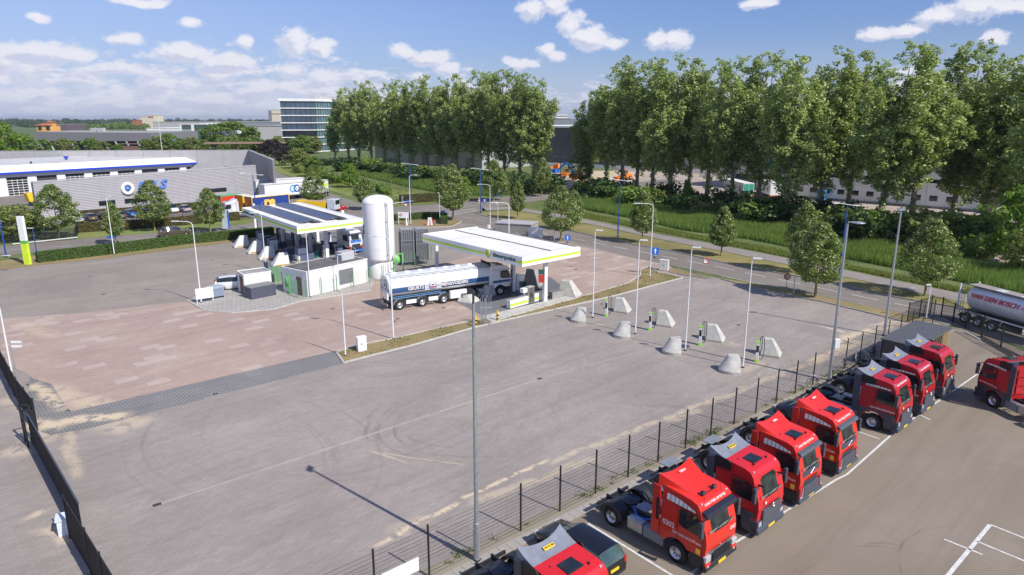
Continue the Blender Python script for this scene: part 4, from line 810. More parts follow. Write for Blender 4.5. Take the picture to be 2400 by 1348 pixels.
# dark hall behind the building site
t, L = bld('dark_hall', 'large dark grey windowless hall between the two poplar rows', 'warehouse', G(1195, 385), G(1660, 408)); dk = mat('anthracite_cladding', (.075, .078, .095), .5, var=.06, sc=.3)
n = 9
for k in range(n): MB().box(k * L / n + .03, (k + 1) * L / n - .03, 0, .3, 1.5 if k < 7 else 0, 15.4).build('wall_panel', dk if k < 6 else mat('mid_grey_cladding', (.24, .23, .23), .55), t)
MB().box(0, L, .3, 60, 0, 15.2).build('wall', dk, t); MB().box(-.5, L + .5, -.4, 60, 15.4, 16.1).build('roof', whitew, t); MB().box(0, L, -.1, .2, 0, 1.5).build('plinth', whitew, t)
t, L = bld('white_hall', 'white and grey hall glimpsed between the left poplar trunks', 'warehouse', G(880, 378), G(1130, 397)); MB().box(0, L, 0, 40, 0, 10).build('wall', mat('pale_hall_wall', (.36, .36, .37), .6), t); MB().box(-.4, L, -.3, 40, 10, 10.6).build('roof', whitew, t)
for k in range(5): MB().box(L * (.35 + k * .13), L * (.35 + k * .13) + 4, -.1, .1, 0, 4).build('gate', cladd, t)
# white warehouse on the right
P0, P1 = G(1850, 462), G(2292, 497); t, L = bld('white_warehouse', 'white warehouse with dark square windows behind the right poplar trunks', 'warehouse', P0, P1)
n = 8
for k in range(n): MB().box(k * L / n + .03, (k + 1) * L / n - .03, 0, .25, .5, 5.4).build('wall_panel', whitew, t)
MB().box(0, L, .25, 40, 0, 5.3).build('wall', whitew, t); MB().box(0, L, -.02, .25, 0, .5).build('plinth', concd, t); MB().box(-.2, L + .2, .3, 40, 5.4, 6.2).build('window_band', glassd, t); MB().box(-.2, L + .2, .2, 40, 6.2, 10.5).build('upper_wall', whitew, t); MB().box(-.5, L + .4, -.4, 40, 10.5, 10.9).build('roof', roofg, t)
wp = MB().box(0, 1.7, -.05, .02, 0, 1.3).mesh('window', whitew); pp_ = MB().box(.08, 1.62, -.08, -.05, .08, 1.22).mesh('pane', glassd)
for k in range(12): o = ob('window', wp, t, (1.6 + k * L / 12.4, -.01, 1.5)); ob('pane', pp_, o)
MB().box(L + .1, L + 1.2, -.1, .3, 0, 6).build('door_post', greend, t); MB().box(L + 1.3, L + 9, 0, .3, 0, 5.6).build('loading_door', mat('brown_loading_door', (.25, .22, .20), .7), t); MB().box(L + 1, L + 30, -.6, 8, 5.6, 7.4).build('canopy_fascia', mat('pale_steel', (.45, .5, .55), .5), t); MB().box(L + 9, L + 30, .5, 8, 0, 5.6).build('dock_wall', mat('rust_brick', (.3, .14, .08), .8), t)
t, L = bld('logistics_building', 'tall white logistics building carrying a round green sign', 'warehouse', G(1700, 438), G(1852, 452)); MB().box(0, L, 0, 40, 0, 13.5).build('wall', whitew, t); MB().box(-.4, L + .4, -.4, 40, 13.5, 14.1).build('roof', roofg, t)
MB().at(L * .62, -.1, 8.6, 0, 0, math.pi / 2).lathe([(0, .1), (2.6, .1), (2.6, 0)], 30).build('round_sign', greend, t); text('SL', 2.6, 1.3, whitew, t, (L * .60, -.3, 8.7), (1, 0, 0), (0, 0, 1), .2, .03, depth=.1); MB().box(L * .15, L * .9, -.06, .02, .4, 4).build('shop_window', glassg, t)
# ramp wall on the right
t, L = bld('ramp_wall', 'low concrete ramp wall with white handrail beside the right warehouse', 'wall', G(2282, 540), G(2350, 512)); MB().side([(0, 0), (L, 0), (L, 1.5), (0, .9)], 0, .25).build('wall', conc, t)
MB().path([(0, .12, .9), (.5, .12, 1.8), (L, .12, 2.5)], .05).build('handrail', whitew, t)

# ======================= FUEL STATION =======================
stripe_l = mat('lime_stripe', (.58, .80, .07), .4, var=.03); stripe_g = mat('mid_green_stripe', (.13, .42, .09), .4, var=.03)
whcan = mat('canopy_white', (.80, .80, .79), .4, var=.03, sc=.5); ctext = mat('teal_lettering', (.015, .13, .12), .4)
def canopy2(name, label, A, B_, C_, z0, z1, lg):
    A = Vector((*A, 0)); B_ = Vector((*B_, 0)); C_ = Vector((*C_, 0)); D_ = B_ + C_ - A
    t = thing(name, label, 'canopy', tuple(A), 0); c = [Vector((0, 0, 0)), B_ - A, D_ - A, C_ - A]; h = z1 - z0
    def wall(p, q, lab, gaps):
        d = q - p; L = d.length; a = math.atan2(d.y, d.x); MB().box(0, L, 0, .14, z0, z1).build('fascia_board', whcan, t, tuple(p), a)
        for g0, g1 in gaps:
            MB().box(g0 * L, g1 * L, -.012, 0, z0 + h * .30, z0 + h * .52).build('lime_stripe', stripe_l, t, tuple(p), a); MB().box(g0 * L, g1 * L, -.014, 0, z0 + h * .52, z0 + h * .56).build('green_stripe', stripe_g, t, tuple(p), a)
        return p, d.normalized(), L
    r = wall(c[3], c[0], 'front', lg); wall(c[0], c[1], 'right', [(0, 1)]); wall(c[1], c[2], 'back', [(0, 1)]); wall(c[2], c[3], 'left', [(0, 1)])
    ins = lambda p, k: p + ((c[2] / 2) - p).normalized() * k
    MB().plan([(ins(p, .15).x, ins(p, .15).y) for p in c], z0 + .05, z0 + .12).build('soffit', mat('soffit_panels', (.5, .5, .5), .5, var=.05), t)
    MB().plan([(ins(p, .15).x, ins(p, .15).y) for p in c], z1 - .14, z1 - .06).build('roof', roofw, t)
    return t, c, r
# right canopy
zA, zB = 4.55, 5.55; A = G(1224, 626, zA); B_ = G(1360, 600, zA); C_ = G(990, 567, zA)
t, c, fr = canopy2('fuel_canopy', 'white flat canopy with lime stripe above the tanker lorry', A[:2], B_[:2], C_[:2], zA, zB, [(0, .665), (.955, 1)])
p, d, Lf = fr
can_t = t
text('tisserpoint', Lf * .205, .56, ctext, t, tuple(p + d * Lf * .845 + Vector((-d.y, d.x, 0)) * -.03 + Vector((0, 0, zA + .50))), d, (0, 0, 1), 0, .02, depth=.05)
nrm = Vector((d.y, -d.x, 0)); e = p + d * Lf * .70 + nrm * .03 + Vector((0, 0, zA + .58))
rg = MB(); rg.X = Matrix.Translation(e) @ nrm.to_track_quat('Z', 'Y').to_matrix().to_4x4(); rg.lathe([(.20, 0), (.20, .09), (.40, .09), (.40, 0)], 24); rg.add([(-.16, -.34, .05), (.16, -.34, .05), (0, -.58, .05)], [(0, 1, 2)]); rg.build('emblem', mat('olive_lime_emblem', (.50, .62, .10), .4), t)
# roof sheets and painted ridge shadow of the right canopy
uA, vA = c[1], c[3]; nS = 12
for k in range(nS):
    q = [vA * ((k + .03) / nS) + uA * .03, vA * ((k + .97) / nS) + uA * .03, vA * ((k + .97) / nS) + uA * .97, vA * ((k + .03) / nS) + uA * .97]
    MB().plan([(x.x, x.y) for x in q], zB - .055, zB - .02).build('roof_sheet', roofw, t)
saw = mat('ridge_shadow_strip', (.10, .07, .06), .8)  # dark teeth stand in for the shade along the roof ridge
for off, nm in ((.53, 'ridge_shadow'), (.965, 'ridge_shadow')):
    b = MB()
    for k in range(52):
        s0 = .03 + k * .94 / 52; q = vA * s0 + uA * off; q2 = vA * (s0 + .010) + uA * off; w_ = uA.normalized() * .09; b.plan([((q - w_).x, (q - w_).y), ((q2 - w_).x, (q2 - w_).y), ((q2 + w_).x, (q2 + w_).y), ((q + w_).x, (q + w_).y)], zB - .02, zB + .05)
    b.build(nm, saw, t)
def col(t, base, z1, w_=.42, rz=R(40), nm='column'): 
    L0 = Vector(t.location); return MB().cb(0, 0, z1 / 2, w_, w_ * .8, z1).build(nm, whcan, t, (base.x - L0.x, base.y - L0.y, 0), rz, bevel=.03)
fascia_cols = [(G(1277, 708), ''), (G(1203, 683), ''), (G(1024, 630), ''), (G(1180, 640), ''), (G(1065, 615), '')]
for q, _ in fascia_cols[:3]: col(t, q, zA + .05)
signr = mat('red_price_board', (.55, .05, .04), .5)
for i, (q, top, bot, m_) in enumerate(((G(1268, 708), 3.6, 3.1, greend), (G(1268, 708), 3.05, 2.2, signr), (G(1199, 683), 4.3, 3.7, bluem), (G(1020, 630), 4.2, 3.5, signr))):
    L0 = Vector(t.location); MB().box(-.32, .32, -.04, .04, bot, top).build('price_board', m_, t, (q.x - L0.x, q.y - .28 - L0.y, 0), R(-10))
# left canopy with solar panels
zA, zB = 4.6, 5.6; A = G(697, 549, zA); C_ = G(567, 502, zA); Dt = G(707, 474, zB); B_ = Vector((A.x + Dt.x - G(567, 487, zB).x, A.y + Dt.y - G(567, 487, zB).y, zA))
t, c, fr = canopy2('fuel_canopy', 'white canopy with rows of solar panels over the pump islands', A[:2], B_[:2], C_[:2], zA, zB, [(.26, 1)])
p, d, Lf = fr; text('tisserpoint', Lf * .19, .5, ctext, t, tuple(p + d * Lf * .155 + Vector((d.y, -d.x, 0)) * .03 + Vector((0, 0, zA + .5))), d, (0, 0, 1), 0, .02, depth=.05)
nrm = Vector((d.y, -d.x, 0)); e = p + d * Lf * .035 + nrm * .03 + Vector((0, 0, zA + .55)); rg = MB(); rg.X = Matrix.Translation(e) @ nrm.to_track_quat('Z', 'Y').to_matrix().to_4x4(); rg.lathe([(.18, 0), (.18, .09), (.36, .09), (.36, 0)], 20).build('emblem', MATS['olive_lime_emblem'], t)
pvm = mat('solar_cells', (.028, .03, .07), .15, .2, var=.1, spec=.8); ed = mat('panel_edge', (.35, .35, .36), .4, .6)
uL, vL = c[1].length, c[3].length; ud, vd = c[1].normalized(), c[3].normalized()
npan = 13; pw, ph = 1.62, 1.34
def pvmesh():
    b = MB(); b.box(0, pw, 0, ph, 0, .035, 1); b.box(.03, pw - .03, .03, ph - .03, .035, .042, 0)
    return b.mesh('solar_panel', [pvm, ed])
pm_ = pvmesh(); va = math.atan2(vd.y, vd.x)
for row, (off, tilt) in enumerate(((1.35, 1), (2.75, -1), (5.35, 1), (6.75, -1))):
    st = .9 if row % 2 == 0 else .5
    for k in range(npan + (row % 2)):
        q = vd * (1.9 + k * (pw + .03) - (.8 if row % 2 else 0)) + ud * off
        if 2.0 + (k + 1) * pw > vL - .2: continue
        o = ob('solar_panel', pm_, t); a_ = R(9) * tilt
        M = Matrix.Translation((q.x, q.y, zB + (.10 if tilt > 0 else .26))) @ Matrix.Rotation(va, 4, 'Z') @ Matrix.Scale(-1, 4, (0, 1, 0)) @ Matrix.Rotation(a_, 4, 'X'); o.matrix_local = M
for off in (1.35, 2.72, 4.1, 5.35, 6.72, 8.1):
    a_ = vd * 1.6 + ud * off; b_ = vd * (vL - 1) + ud * off; MB().tube((a_.x, a_.y, zB + .06), (b_.x, b_.y, zB + .06), .04, n=4).build('panel_rail', ed, t)
for q in (G(664, 571), G(697, 582), G(729, 594), G(767, 607), G(700, 560), G(745, 566), G(806, 560), G(600, 540)): col(t, q, zA + .05, .45, R(43))
# white nozzle pumps, boxes
def pump_island(name, label, px0, px1, z=.1, wd=.55, hh=.85, stripe=True, slats=True, frac=.62):
    P0, P1 = G(*px0), G(*px1); t = thing(name, label, 'fuel pump', (P0.x, P0.y, z), ang(P0, P1)); L = (P1 - P0).length
    MB().box(0, L, 0, wd, 0, hh).build('cabinet', whcan, t, bevel=.02); MB().box(.01, L - .01, -.012, 0, .18, .42).build('lime_stripe', stripe_l, t); MB().box(.01, L - .01, -.014, 0, .42, .47).build('green_stripe', stripe_g, t); MB().box(.05, L - .05, .05, wd - .05, hh, hh + .01).build('top_cover', concd, t)
    sx = L * frac; MB().box(sx, sx + .95, -.05, wd + .02, .0, 1.75).build('nozzle_tower', cladl, t, bevel=.02)
    for k in range(7): MB().box(sx + .04 + k * .13, sx + .10 + k * .13, -.09, -.05, .08, 1.7).build('nozzle_hose', mat('brown_grille', (.10, .085, .07), .6), t)
    MB().box(sx - .75, sx - .1, .02, wd - .02, 1.25, 1.72).build('display_box', whcan, t, bevel=.03); MB().box(sx - .5, sx - .35, .15, .3, hh, 1.25).build('display_post', galv, t)
    return t
pump_island('diesel_pump', 'low white and lime pump cabinet nearest the dry grass island', (1196, 726), (1263, 707))
pump_island('diesel_pump', 'white and lime pump cabinet alongside the tanker lorry', (1122, 698), (1186, 683))
def bollard_cone(px, py, r, h, label, cap=True, m=None, name='concrete_block', squat=0, rz=0):
    """big concrete block: half cone on a low drum with a flat back slab"""
    g_ = G(px, py); b = MB(); n = 14; vs = []
    base = [(r * .62, -r), (r * .62, r)]
    def ring(s, z, cut): 
        pts = [(cut, -r * s), (cut, r * s)]
        for i in range(n + 1):
            a = math.pi / 2 + math.pi * i / n; pts.append((math.cos(a) * r * s * 1.05 + cut * .0, math.sin(a) * r * s))
        return [(x, y, z) for x, y in pts]
    rings = [ring(1, 0, .45 * r), ring(1.0, h * .2, .45 * r), ring(.93, h * .24, .45 * r), ring(.45, h * .95, .45 * r), ring(.38, h, .42 * r)]
    k = len(rings[0]); 
    for R_ in rings: vs += R_
    fs = [(j * k + i, j * k + (i + 1) % k, (j + 1) * k + (i + 1) % k, (j + 1) * k + i) for j in range(4) for i in range(k)] + [tuple(4 * k + i for i in range(k))]
    b.add(vs, [f[::-1] for f in fs[:-1]] + [fs[-1][::-1]]); t = tag(b.build(name, m or conc, None, (g_.x, g_.y, 0), rz, smooth=40), label, 'concrete block', 'concrete protection blocks'); return t
def block_prism(px, py, w_, d_, h, label, rz=0, m=None, g='concrete protection blocks', stripe=False):
    g_ = G(px, py); b = MB(); W2, D2 = w_ / 2, d_ / 2
    b.add([(-W2, -D2, 0), (W2, -D2, 0), (W2, D2, 0), (-W2, D2, 0), (-W2 * 1, -D2 * .98, h * .12), (W2, -D2, h * .12), (W2, D2, h * .12), (-W2, D2, h * .12), (-W2 * .95, -D2 * .36, h), (W2 * .05, -D2 * .36, h), (W2 * .05, D2 * .36, h), (-W2 * .95, D2 * .36, h)],
          [(0, 1, 5, 4), (1, 2, 6, 5), (2, 3, 7, 6), (3, 0, 4, 7), (4, 5, 9, 8), (5, 6, 10, 9), (6, 7, 11, 10), (7, 4, 8, 11), (8, 9, 10, 11), (0, 3, 2, 1)])
    t = tag(b.build('concrete_block', m or conc, None, (g_.x, g_.y, 0), rz, bevel=.07, seg=3), label, 'concrete block', g); return t
lab4 = ['far', 'second far', 'third', 'nearest']
for i, (x, y) in enumerate(((1362, 752), (1464, 788), (1581, 826), (1716, 870))):
    bollard_cone(x, y, 1.0, 1.3, 'rounded concrete block left of the %s charging post' % ['farthest', 'second farthest', 'third farthest', 'nearest'][i], rz=R(-8))
for i, (x, y) in enumerate(((1459, 733), (1560, 765), (1676, 800), (1807, 835))):
    block_prism(x, y - 3, 1.55, 1.35, 1.42, 'tapered concrete block right of the %s charging post' % ['farthest', 'second farthest', 'third farthest', 'nearest'][i], R(-28))
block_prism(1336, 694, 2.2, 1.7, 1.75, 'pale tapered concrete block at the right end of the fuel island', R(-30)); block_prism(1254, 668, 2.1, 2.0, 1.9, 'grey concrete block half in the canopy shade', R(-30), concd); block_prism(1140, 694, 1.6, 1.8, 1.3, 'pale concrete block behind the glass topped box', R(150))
block_prism(1100, 706, 1.9, 1.9, .75, 'low concrete block at the left end of the fuel island', R(-30))
orl = mat('orange_reflector', (.85, .38, .02), .5)
for i, (x, y) in enumerate(((565, 582), (598, 596), (625, 610), (657, 626))):
    t = block_prism(x, y - 3, 2.2, 1.4, 1.75, '%s of four concrete blocks with orange edge in front of the left canopy' % ['farthest', 'second farthest', 'third', 'nearest'][i], R(214), mat('pale_block', (.58, .58, .56), .7, var=.1, sc=2)); o = MB().box(-1.1, .75, .755, .775, .22, .32).build('reflector_strip', orl, t); o = MB().box(-1.1, .75, -.775, -.755, .22, .32).build('reflector_strip', orl, t)
# dispensers in the shade of the left canopy
def dispenser(px, py, w_, d_, h, label, top=True, rz=R(43)):
    g_ = G(px, py); t = thing('fuel_dispenser', label, 'fuel dispenser', (g_.x, g_.y, 0), rz, 'fuel dispensers under the left canopy'); MB().box(-w_ / 2, w_ / 2, -d_ / 2, d_ / 2, .1, h).build('cabinet', mat('slate_blue_cabinet', (.10, .12, .20), .4), t, bevel=.03)
    for s in (-1, 1): MB().box(-w_ / 2 + .06, w_ / 2 - .06, s * d_ / 2 - .02, s * d_ / 2 + .02, .45, h * .5).build('front_panel', whcan, t); MB().box(-w_ / 2 + .06, w_ / 2 - .06, s * d_ / 2 - .02, s * d_ / 2 + .02, h * .52, h * .9).build('front_panel', whcan, t); MB().box(-w_ / 2 + .06, w_ / 2 - .06, s * d_ / 2 - .02, s * d_ / 2 + .02, .25, .42).build('lime_stripe', stripe_l, t)
    MB().box(-w_ / 2 - .06, -w_ / 2 + .0, -d_ / 2 + .05, d_ / 2 - .05, .4, h * .5).build('side_panel', whcan, t); text('LNG', w_ * .4, .2, navy, t, (0, -d_ / 2 - .03, h * .35), (1, 0, 0), (0, 0, 1)); return t
dispenser(612, 578, 1.0, .7, 2.4, 'far left dispenser in front of the hedge'); dispenser(640, 592, 1.3, .9, 2.1, 'dispenser with white panels beside the standing person'); dispenser(707, 613, 1.4, .9, 2.1, 'near dispenser with white panels and dangling hose')
dispenser(770, 580, .8, .8, 2.3, 'dark dispenser near the blue and white lorry'); dispenser(735, 570, .8, .6, 2.0, 'slim dispenser in the middle of the left canopy')
for i, (x, y, h) in enumerate(((768, 600, 1.5), (790, 598, 1.4), (696, 570, 1.6))): g_ = G(x, y); t = thing('payment_terminal', ['white terminal with red panel', 'white terminal near the tank', 'white terminal in the deep shade'][i] + ' under the left canopy', 'payment terminal', (g_.x, g_.y, 0), R(43)); MB().box(-.25, .25, -.2, .2, 0, h).build('post', whcan, t, bevel=.02); MB().box(-.18, .18, -.24, -.2, h * .55, h * .95).build('screen', signr if i == 0 else glassd, t)
for i, (x, y) in enumerate(((590, 574), (625, 588), (655, 602), (687, 617))):  # islands with dark cabinets, added to deepen the shade under the left canopy
    g_ = G(x, y); t = thing('pump_island', '%s raised pump island, added to darken the canopy shade, behind the orange edged blocks' % ['farthest', 'second farthest', 'third', 'nearest'][i], 'pump island', (g_.x, g_.y, 0), R(43), 'pump islands under the left canopy')
    MB().box(0, 9.5, -.7, .7, 0, .18).build('kerb_slab', concd, t, bevel=.03); MB().box(1.0, 3.0, -.35, .35, .18, 1.1).build('low_cabinet', mat('slate_blue_cabinet', (.10, .12, .20), .4), t, bevel=.03); MB().box(4.2, 5.4, -.35, .35, .18, 2.15).build('pump_body', mat('pump_dark', (.05, .055, .075), .4), t, bevel=.04); MB().box(4.3, 5.3, -.37, -.35, 1.1, 2.0).build('pump_display', whcan, t); MB().box(4.3, 5.3, -.37, -.35, .3, 1.0).build('pump_panel', mat('lower_panel_grey', (.35, .36, .38), .5), t)
    for k in range(4): MB().path([(4.35 + k * .28, -.40, 1.7), (4.35 + k * .28, -.55, 1.0), (4.38 + k * .28, -.42, .5), (4.42 + k * .28, -.38, 1.1)], .022, 5).build('hose', blackm, t)
    MB().path([(.4, -.6, .18), (.4, -.6, .95), (.4, .6, .95), (.4, .6, .18)], .035).build('guard_rail', lamppaint, t); MB().path([(9.2, -.6, .18), (9.2, -.6, .95), (9.2, .6, .95), (9.2, .6, .18)], .035).build('guard_rail', lamppaint, t); MB().box(6.6, 7.4, -.3, .3, .18, 1.5).build('vending_box', mat('slate_blue_cabinet', (.10, .12, .20), .4), t, bevel=.03)
def bin_(px, py, r, h, m, label):
    g_ = G(px, py); t = thing('litter_bin', label, 'litter bin', (g_.x, g_.y, 0)); MB().lathe([(0, .02), (r * .85, .02), (r, h * .8), (r * .9, h * .97), (0, h)], 16).build('body', m, t); MB().at(0, -r * .95, h * .75).box(-.14, .14, -.03, .05, -.05, .1).build('opening', blackm, t)
bin_(742, 606, .36, 1.0, mat('bin_green', (.03, .30, .22), .5), 'green litter bin in the shade of the left canopy'); bin_(1230, 680, .30, 1.05, greend, 'dark green litter bin beside the grey concrete block')
t = thing('guard_post', 'white rounded guard panel beside the canopy column', 'guard post', tuple(G(1213, 680)), R(40)); MB().side([(-.2, 0), (.2, 0), (.2, 1.7), (.1, 1.85), (-.1, 1.85), (-.2, 1.7)], -.08, .08).build('panel', whcan, t)
t = thing('plastic_crate_box', 'low grey concrete box left of the pale tapered block', 'concrete box', tuple(G(1292, 700)), R(36)); MB().box(-.1, 2.5, -.3, .3, 0, .75).build('wall', concd, t); MB().box(0, 2.4, -.2, .2, .75, .76).build('lid', fuelm, t)
t = thing('marker_post', 'thin black post with a yellow reflector by the pale tapered block', 'marker post', tuple(G(1318, 692))); MB().cb(0, 0, .8, .1, .1, 1.6).build('post', blackm, t); MB().cb(.08, -.02, 1.35, .14, .1, .28).build('reflector', greenl, t)
t = thing('glass_topped_box', 'dark glass panel on frame at the left end of the fuel island', 'panel', tuple(G(1086, 708)), R(36)); MB().add([(0, 0, .75), (2.2, 0, .75), (2.2, 1.1, 1.0), (0, 1.1, 1.0)], [(0, 1, 2, 3)]).build('panel', glassd, t)
for q in ((0, 0), (2.2, 0), (2.2, 1.1), (0, 1.1)): MB().cb(q[0], q[1], .42, .06, .06, .85).build('leg', galv, t)
# white storage tank
g_ = G(893, 648); t = thing('storage_tank', 'tall white domed gas storage tank beside the pump building', 'tank', (g_.x, g_.y, 0)); rr = 1.86; hh = HT(893, 655, 460)
MB().lathe([(1.5, 0), (1.5, 2.0), (1.45, 2.05)], 32).build('skirt', whcan, t)
prof = [(.0, 1.75)] + [(rr * math.sin(a), 2.5 - .75 * math.cos(a)) for a in np.linspace(.2, math.pi / 2, 7)] + [(rr, hh - .95)] + [(rr * math.cos(a), hh - .95 + .95 * math.sin(a)) for a in np.linspace(.15, math.pi / 2 - .02, 8)] + [(0, hh)]
MB().lathe(prof, 48).build('vessel', mat('tank_white', (.80, .80, .80), .32, var=.02, sc=.5, dirt=.05), t)
for z_ in (3.6, hh - 1.0): MB().lathe([(rr + .005, z_), (rr + .012, z_ + .02), (rr + .005, z_ + .04)], 48).build('weld_seam', lamppaint, t)
a0 = R(-52)
for dr_, z1_ in ((0, hh - .1), (.12, hh - .7)): MB().tube((math.cos(a0 + dr_) * (rr + .15), math.sin(a0 + dr_) * (rr + .15), 1.2), (math.cos(a0 + dr_) * (rr + .12), math.sin(a0 + dr_) * (rr + .12), z1_), .035).build('vent_pipe', galv, t)
for z_ in (3, 5, 7, 9): MB().tube((math.cos(a0) * rr, math.sin(a0) * rr, z_), (math.cos(a0) * (rr + .25), math.sin(a0) * (rr + .25), z_), .04).build('pipe_clamp', blackm, t)
MB().path([(1.6, -1.3, 1.2), (2.1, -1.5, 1.5), (2.3, -1.3, 2.4), (1.9, -1.0, 3.0)], .09).path([(1.9, -1.6, .3), (1.9, -1.6, 2.6)], .06).build('valve_pipes', galv, t)
lt = mat('tank_text', (.05, .06, .09), .5)
for s_, z_, w_ in (('TY', 6.35, .62), ('DE', 5.75, .62)):
    a_ = R(-172)
    text(s_, w_, .5, lt, t, (math.cos(a_ + .35) * (rr + .02), math.sin(a_ + .35) * (rr + .02), z_), (-math.sin(a_ + .35), math.cos(a_ + .35), 0), (0, 0, 1), 0, .02, depth=.03)
# pump building
P0 = G(722, 697); P1 = G(863, 662); t = thing('pump_building', 'white flat roofed pump building with louvre panel inside the green fence', 'building', (P0.x, P0.y, 0), ang(P0, P1)); L = (P1 - P0).length; W_ = 4.4; h = 2.75
MB().box(0, L, 0, W_, 0, h).build('wall', whitew, t)
for k in range(6): MB().box(.0, L, -.012, 0, .1 + k * .43, .1 + k * .43 + .41).build('cladding_board', whitew, t)
MB().box(-.05, L + .05, -.06, W_ + .05, h, h + .14).build('roof_edge', whitew, t); MB().box(.12, L - .12, .12, W_ - .12, h + .14, h + .15).build('roof', mat('dark_roof_felt', (.12, .115, .11), .9, var=.25, sc=.9, dirt=.15), t)
MB().box(L * .50, L * .50 + 2.1, -.08, -.012, .55, 2.25).build('louvre_frame', galv, t)
for k in range(15): MB().box(L * .50 + .05, L * .50 + 2.05, -.11, -.08, .6 + k * .11, .66 + k * .11).build('louvre_blade', cladd, t)
MB().box(-.05, 0, .9, 1.8, 0, 2.1).build('door', mat('brown_door', (.14, .09, .07), .6), t); u = MB().box(L * .68, L * .68 + 1.9, 1.2, 2.3, h + .15, h + 1.15).build('roof_unit', cladl, t)
for k in range(6): MB().box(L * .68 + .05, L * .68 + 1.85, 1.15, 1.2, h + .2 + k * .15, h + .28 + k * .15).build('grille_slat', lamppaint, u)
# kiosk shed and container
P0 = G(575, 693); P1 = G(630, 680); t = thing('kiosk', 'small white shed with brown door beside the white parked car', 'shed', (P0.x, P0.y, 0), R(37)); 
MB().box(0, 3.0, 0, 2.5, 0, 2.3).build('wall', whitew, t, bevel=.01); MB().box(-.04, 3.04, -.04, .08, 2.3, 2.4).box(-.04, 3.04, 2.42, 2.54, 2.3, 2.4).box(-.04, .08, .08, 2.42, 2.3, 2.4).box(2.92, 3.04, .08, 2.42, 2.3, 2.4).build('roof_edge', whitew, t); MB().box(.08, 2.92, .08, 2.42, 2.3, 2.33).build('roof', roofg, t)
MB().box(-.06, 0, .5, 1.5, 0, 2.0).build('door', mat('brown_door', (.14, .09, .07), .6), t); MB().box(-.09, -.06, .75, 1.1, .9, 1.5).build('notice', signr, t)
P0 = G(590, 704); t = thing('container', 'dark blue grey corrugated container in front of the white shed', 'container', (P0.x, P0.y, 0), ang(P0, G(645, 693))); cm = mat('container_blue', (.085, .095, .13), .5, var=.08)
MB().box(0, 2.9, 0, 1.6, .08, 1.3).build('shell', cm, t); MB().box(-.05, 2.95, -.05, 1.65, 1.3, 1.36).build('roof', mat('container_top', (.22, .22, .22), .5, .3), t)
for k in range(14): MB().box(.03 + k * .205, .13 + k * .205, -.05, 0, .1, 1.28).build('corrugation', cm, t)
for k in range(7): MB().box(.1 + k * .41, .16 + k * .41, .0, 1.6, 1.36, 1.39).build('roof_rib', cladl, t)
# waste container and notice board
P0 = G(505, 699); t = thing('waste_container', 'blue grey wheeled waste container beside the white notice board', 'waste container', (P0.x, P0.y, 0), ang(P0, G(530, 694))); wm_ = mat('waste_blue', (.20, .25, .33), .5)
MB().side([(-.6, .25), (.75, .25), (.9, 1.15), (-.75, 1.15)], -.5, .55).build('body', wm_, t, bevel=.03); MB().side([(-.8, 1.15), (.95, 1.15), (.8, 1.35), (-.65, 1.35)], -.55, .6).build('lid', mat('waste_lid', (.36, .40, .46), .5), t, bevel=.03)
for x_ in (-.5, .65):
    for y_ in (-.4, .45): MB().at(x_, y_, .12, 0, 0, math.pi / 2).lathe([(0, -.03), (.12, -.03), (.12, .03), (0, .03)], 10).build('castor', rubber, t)
P0 = G(461, 712); t = thing('notice_board', 'blank white notice board on two legs beside the waste container', 'notice board', (P0.x, P0.y, 0), ang(P0, G(495, 707))); L = 1.75
MB().box(0, L, -.03, .03, .45, 1.6).build('board', whitegloss, t); MB().cb(.08, .05, .8, .07, .07, 1.6).build('leg', whitew, t); MB().cb(L - .08, .05, .8, .07, .07, 1.6).build('leg', whitew, t)
# cylinder bundle rack
P0 = G(944, 622); t = thing('gas_vaporizer', 'tall rack of grey finned gas tubes in two bundles beside the white tank', 'gas vaporiser', (P0.x, P0.y, 0), R(20)); finm = mat('fin_grey', (.30, .31, .33), .5, .4, var=.2)
fb_ = MB()
fin = MB(); fin.tube((0, 0, .5), (0, 0, 4.7), .05, n=6); fin.box(-.11, .11, -.008, .008, .55, 4.6); fin.box(-.008, .008, -.11, .11, .55, 4.6); fme = fin.mesh('finned_tube', finm)
for bx in (0, 2.0):
    for i in range(6):
        for j in range(6): ob('finned_tube', fme, t, (bx + i * .27, j * .27 - .3, rnd.uniform(-.02, .02)))
    for (x_, y_) in ((bx - .15, -.45), (bx + 1.5, -.45), (bx - .15, 1.2), (bx + 1.5, 1.2)): MB().cb(x_, y_, 2.45, .07, .07, 4.9).build('frame_post', galv, t)
    for z_ in (.5, 3.3, 4.75): MB().box(bx - .15, bx + 1.5, -.48, -.44, z_, z_ + .07).box(bx - .15, bx + 1.5, 1.18, 1.22, z_, z_ + .07).box(bx - .17, bx - .13, -.45, 1.2, z_, z_ + .07).box(bx + 1.48, bx + 1.52, -.45, 1.2, z_, z_ + .07).build('frame_rail', galv, t)
    b = MB()
    for i in range(6): b.path([(bx + i * .27, -.3, 4.7), (bx + i * .27 + .02, -.2, 5.0), (bx + i * .27, .0, 4.72)], .03).path([(bx + i * .27, .3, 4.7), (bx + i * .27, .45, 5.0), (bx + i * .27, .6, 4.72)], .03)
    b.build('return_bends', galv, t)
